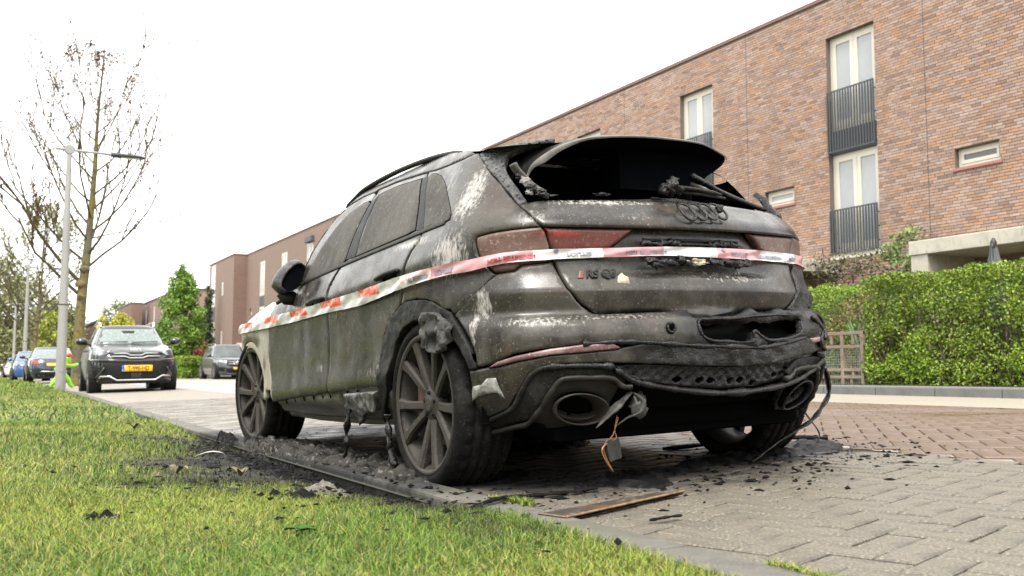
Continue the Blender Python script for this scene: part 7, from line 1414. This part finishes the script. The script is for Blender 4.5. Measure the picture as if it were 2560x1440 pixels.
# charred heaps: lumpy crusts lying on kerb, paving and lawn
M_CHAR=mat('charcoal_crust',(.006,.0058,.0056),.6,layers=[(16,.54,.66,(.018,.017,.016),7),(60,.63,.70,(.07,.067,.061),4)],bump=(60,1.,.012),rr=(9,.35,.85),spec=.10); M_ASHY=mat('ashy_crust',(.045,.042,.038),.8,layers=[(12,.48,.58,(.009,.0086,.008),8),(40,.56,.64,(.15,.142,.128),6)],bump=(55,1.,.01),spec=.1)
def gmap(x,y,off): 
    z=np.where(x<kx(y),lawn_z(x,y)-.01,np.where(x<kx(y)+.15,.014,zg(x)))+off; return np.stack([x,y,z],1),np.tile(np.array([0,0,1.]),(len(x),1))
def crust(label,pts,h,m,seed,step=.015,f=11.,cat='debris',name='charred_debris'):
    P0=np.array(pts); c=P0.mean(0)
    rim=[]
    for k,p in enumerate(smooth_poly(pts,True,6)):
        d=p-c; rim.append(tuple(c+d*(1+.22*mnoise.noise(Vector((k*.9,seed,0)))+.12*mnoise.noise(Vector((k*2.3,seed,5))))))
    def dsp(X,P,d):
        dd=np.clip(d/.05,0,1)**.6
        a=np.array([mnoise.fractal(Vector((x*f+seed,y*f,seed*.7)),.9,2.1,5) for x,y,z in X]); b=np.array([abs(mnoise.noise(Vector((x*f*2.4,y*f*2.4,seed)))) for x,y,z in X])
        return dd*h*np.clip(.34+.95*a-.55*b,-.5,1.5)-(.012*(dd<.4))
    o=panel(name,rim,gmap,m,None,step=step,rnd=0,thick=.02,disp=dsp,smooth=True,jit=.25,off=.006)
    return tag(o,label,cat)
crust('low heap of charcoal lumps on the kerb in front of the burnt front wheel',[(1.24,6.5),(1.34,6.35),(1.48,6.4),(1.52,6.7),(1.50,6.95),(1.40,7.0),(1.30,6.8)],.06,M_CHAR,3)
crust('crust of charcoal lying on the kerb below the burnt sill',[(1.40,5.9),(1.47,4.6),(1.50,3.75),(1.68,3.7),(1.80,4.4),(1.86,5.6),(1.72,6.3),(1.5,6.3)],.045,M_ASHY,5,.016,14)
crust('black burnt litter scattered across the grass edge below the doors',[(1.10,5.8),(1.18,4.9),(1.2,4.2),(1.38,3.8),(1.42,4.8),(1.4,5.9),(1.2,6.1)],.022,M_CHAR,6,.017,16)
crust('black charred lump lying on the lawn beside the rear wheel',[(.90,3.44),(.96,3.36),(1.05,3.32),(1.09,3.40),(1.02,3.48),(.94,3.52)],.075,M_CHAR,7,.012,14)
crust('pale ash crust between the black lump and the kerb',[(1.06,3.62),(1.14,3.52),(1.26,3.55),(1.24,3.68),(1.14,3.72)],.05,mat('pale_ash',(.15,.138,.108),.9,layers=[(20,.45,.6,(.06,.055,.045),7),(60,.56,.66,(.25,.235,.195),4)],bump=(60,1.,.01)),8,.014,14)
crust('lone charred scrap in the grass at the lower left',[(.27,3.13),(.33,3.08),(.40,3.12),(.38,3.18),(.30,3.19)],.045,M_CHAR,9,.009,20)
crust('thin trail of charcoal in the grass left of the black lump',[(.66,3.95),(.72,3.8),(.82,3.6),(.9,3.55),(.86,3.75),(.76,3.95)],.025,M_CHAR,10,.016,16)
crust('scorched scrap at the edge of the lawn below the rear wheel',[(1.10,2.93),(1.16,2.86),(1.24,2.9),(1.2,2.97)],.02,M_CHAR,11,.01,20)
crust('melted black plastic sheet on the paving below the exhaust',[(2.02,3.30),(2.10,3.10),(2.18,2.93),(2.30,2.97),(2.42,3.15),(2.62,3.30),(2.5,3.42),(2.2,3.38)],.022,mat('melted_sheet',(.009,.0088,.0088),.42,layers=[(14,.52,.66,(.024,.023,.022),7),(50,.6,.7,(.05,.048,.046),4)],bump=(50,.9,.006),spec=.15),12,.014,10)
crust('long melted black plastic sheet behind the far rear wheel',[(2.62,3.42),(2.8,3.30),(3.2,3.35),(3.72,3.46),(3.86,3.75),(3.6,3.78),(3.3,3.62),(2.9,3.56)],.035,MATS['melted_sheet'],13,.016,9)
crust('ragged charred lump by the inner side of the near rear wheel',[(1.78,3.64),(1.85,3.55),(2.02,3.58),(2.1,3.68),(1.95,3.75),(1.82,3.74)],.045,M_CHAR,14,.012,14)
crust('knotted burnt cable end below the dangling copper wires',[(2.00,3.16),(2.06,3.10),(2.16,3.14),(2.17,3.22),(2.06,3.24)],.035,M_CHAR,15,.010,18)
crust('scorched black rubble heap under the middle of the burnt car',[(2.3,4.6),(2.8,4.5),(3.1,4.8),(2.9,5.3),(2.4,5.2)],.06,M_CHAR,16,.025)
def cable(label,pts,r,m,flat=.5,name='burnt_strip',cat='debris'):
    p=smooth_poly([(x,y,float(gmap(np.array([x]),np.array([y]),0)[0][0][2])+z) for x,y,z in pts],n=5); o=MB().tube(p,[r*(.7+.5*abs(math.sin(i*.9))) for i in range(len(p))],7,flat=flat).obj(name,m,None,True); return tag(o,label,cat)
cable('thin melted strip running along the paving from the kerb towards the exhaust',[(1.40,2.86,.01),(1.52,2.93,.012),(1.62,3.0,.02),(1.72,3.03,.012),(1.86,3.03,.01),(2.0,3.04,.012)],.013,M_CHAR)
cable('burnt trim strip lying flat behind the far rear wheel',[(3.05,4.02,.01),(3.4,3.92,.025),(3.7,3.86,.03),(3.95,3.80,.015)],.022,M_CHAR)
cable('thin curled wire on the red bricks behind the burnt car',[(3.62,3.55,.02),(3.78,3.68,.06),(3.86,3.86,.16),(3.88,3.95,.28)],.004,M_CHAR,1.)
cable('short black twig of melted plastic by the kerb joint',[(1.74,2.36,.012),(1.79,2.36,.014),(1.86,2.37,.012)],.008,M_CHAR)
bw=empty('burnt_plank',(0,0,0),0,'narrow scorched board with a bright edge lying on the paving','plank')
pk=np.array([(1.53,2.645),(1.56,2.535),(2.16,2.735),(2.07,2.768)]); zz=[float(zg(x))+.006 for x,_ in pk]
V=[(x,y,z) for (x,y),z in zip(pk,zz)]+[(x,y,z+.012) for (x,y),z in zip(pk,zz)]
MB().add(V,[(3,2,1,0),(4,5,6,7),(0,1,5,4),(2,3,7,6),(3,0,4,7)]).obj('board',mat('scorched_board',(.045,.038,.033),.45,layers=[(9,.48,.62,(.14,.055,.02),6),(22,.55,.66,(.19,.18,.165),6),(5,.55,.7,(.02,.019,.018),6)],bump=(40,.6,.005)),bw)
MB().tube([V[5],V[6]],.004,6).tube([V[4],V[5]],.003,6).obj('edge_strip',mat('board_edge',(.20,.13,.06),.5,layers=[(30,.45,.6,(.10,.06,.03),5)]),bw)
bk=MB().box((4.12,5.40,.10),(4.30,5.50,.16)).obj('loose_brick',M_RED,None); bevel(bk,.006,1); tag(bk,'loose brick on the road seen beneath the burnt car','brick')
# flat leaves and litter on the lawn
def leafbit(name,label,cat,c,s,m,n=1,ang=0.,curl=.3):
    b=MB(); rg=np.random.default_rng(int(c[0]*100+c[1]*37))
    for k in range(n):
        a=ang+2*math.pi*k/max(n,1); L=s*(.8+.4*rg.random()); w=L*.28; pts=[]
        for i in range(6):
            t=i/5; r_=L*t; ww=w*math.sin(math.pi*min(.12+.88*t,1))**.7; z=.02+L*curl*math.sin(t*2.6); 
            for sgn in (-1,0,1): pts.append((c[0]+math.cos(a)*r_-math.sin(a)*ww*sgn,c[1]+math.sin(a)*r_+math.cos(a)*ww*sgn,float(lawn_z(c[0],c[1]))+z-(0 if sgn else .006)))
        b.add(pts,[(i*3+j,i*3+j+1,(i+1)*3+j+1,(i+1)*3+j) for i in range(5) for j in range(2)])
    o=b.obj(name,m,None,True); return tag(o,label,cat)
M_WEED=mat('plantain_leaf',(.035,.085,.014),.7,spec=.1,layers=[(20,.45,.6,(.055,.11,.022))]); M_DRY=mat('dry_leaf',(.16,.13,.06),.8,layers=[(15,.45,.6,(.09,.075,.04))])
leafbit('weed','broad-leaved plantain weed in the grass at the bottom centre','plant',(.77,2.58),.045,M_WEED,5,.3,.12)
leafbit('fallen_leaf','curled pale leaf on the lawn below the front wheel','leaf',(.95,5.02),.12,mat('pale_leaf',(.36,.32,.27),.7),1,-.3,.18)
leafbit('fallen_leaf','dry brown leaf in the grass nearest the kerb crust','leaf',(.95,4.05),.065,M_DRY,3,.4,.5)
leafbit('fallen_leaf','dry yellowish leaf left of the brown one in the grass','leaf',(.72,4.15),.06,M_DRY,2,2.2,.5)
leafbit('fallen_leaf','dry leaf by the lawn edge beyond the front wheel','leaf',(1.05,7.9),.08,M_DRY,3,1.2,.5)
# crumbs of char too many to count
def crumbs(n,seed):
    rg=np.random.default_rng(seed); V=[];F=[];o=0
    base=np.array([(1,0,0),(0,.8,.1),(-1,.1,0),(.1,-.7,0),(.1,.1,.7),(0,0,-.6)])
    P=[]
    for (cx,cy,sx,sy,k) in ((2.3,3.0,.55,.25,.24),(1.35,4.6,.22,1.1,.2),(3.3,3.4,.4,.3,.16),(1.6,6.7,.35,.5,.08),(3.75,3.75,.3,.35,.08),(1.0,3.9,.35,.6,.12)):
        m=int(n*k); P.append(np.stack([rg.normal(cx,sx,m),rg.normal(cy,sy,m)],1))
    P=np.concatenate(P); P=P[P[:,1]>1.9]; n=len(P); s=.002+.0085*rg.random(n)**4*1.5; el=1+1.5*rg.random(n)
    X=gmap(P[:,0],P[:,1],0)[0]; a=rg.random(n)*6.28; lawn_=P[:,0]<kx(P[:,1])
    q=base[None]*s[:,None,None]*(1+.5*rg.normal(0,.7,(n,6,3))); q[:,:,0]*=el[:,None]; c_,s_=np.cos(a)[:,None],np.sin(a)[:,None]
    V=np.stack([q[:,:,0]*c_-q[:,:,1]*s_+X[:,None,0],q[:,:,0]*s_+q[:,:,1]*c_+X[:,None,1],q[:,:,2]*.7+X[:,None,2]+np.where(lawn_,.025,.002)[:,None]],2).reshape(-1,3)
    F=(np.array([(0,1,4),(1,2,4),(2,3,4),(3,0,4),(1,0,5),(2,1,5),(3,2,5),(0,3,5)])[None]+np.arange(n)[:,None,None]*6).reshape(-1,3)
    return V,F
V,F_=crumbs(3000,5); tag(link('debris_crumbs',arr_mesh('debris_crumbs',V,F_,M_CHAR)),kind='stuff')
# soot film and damp on the paving: thin flakes of black residue
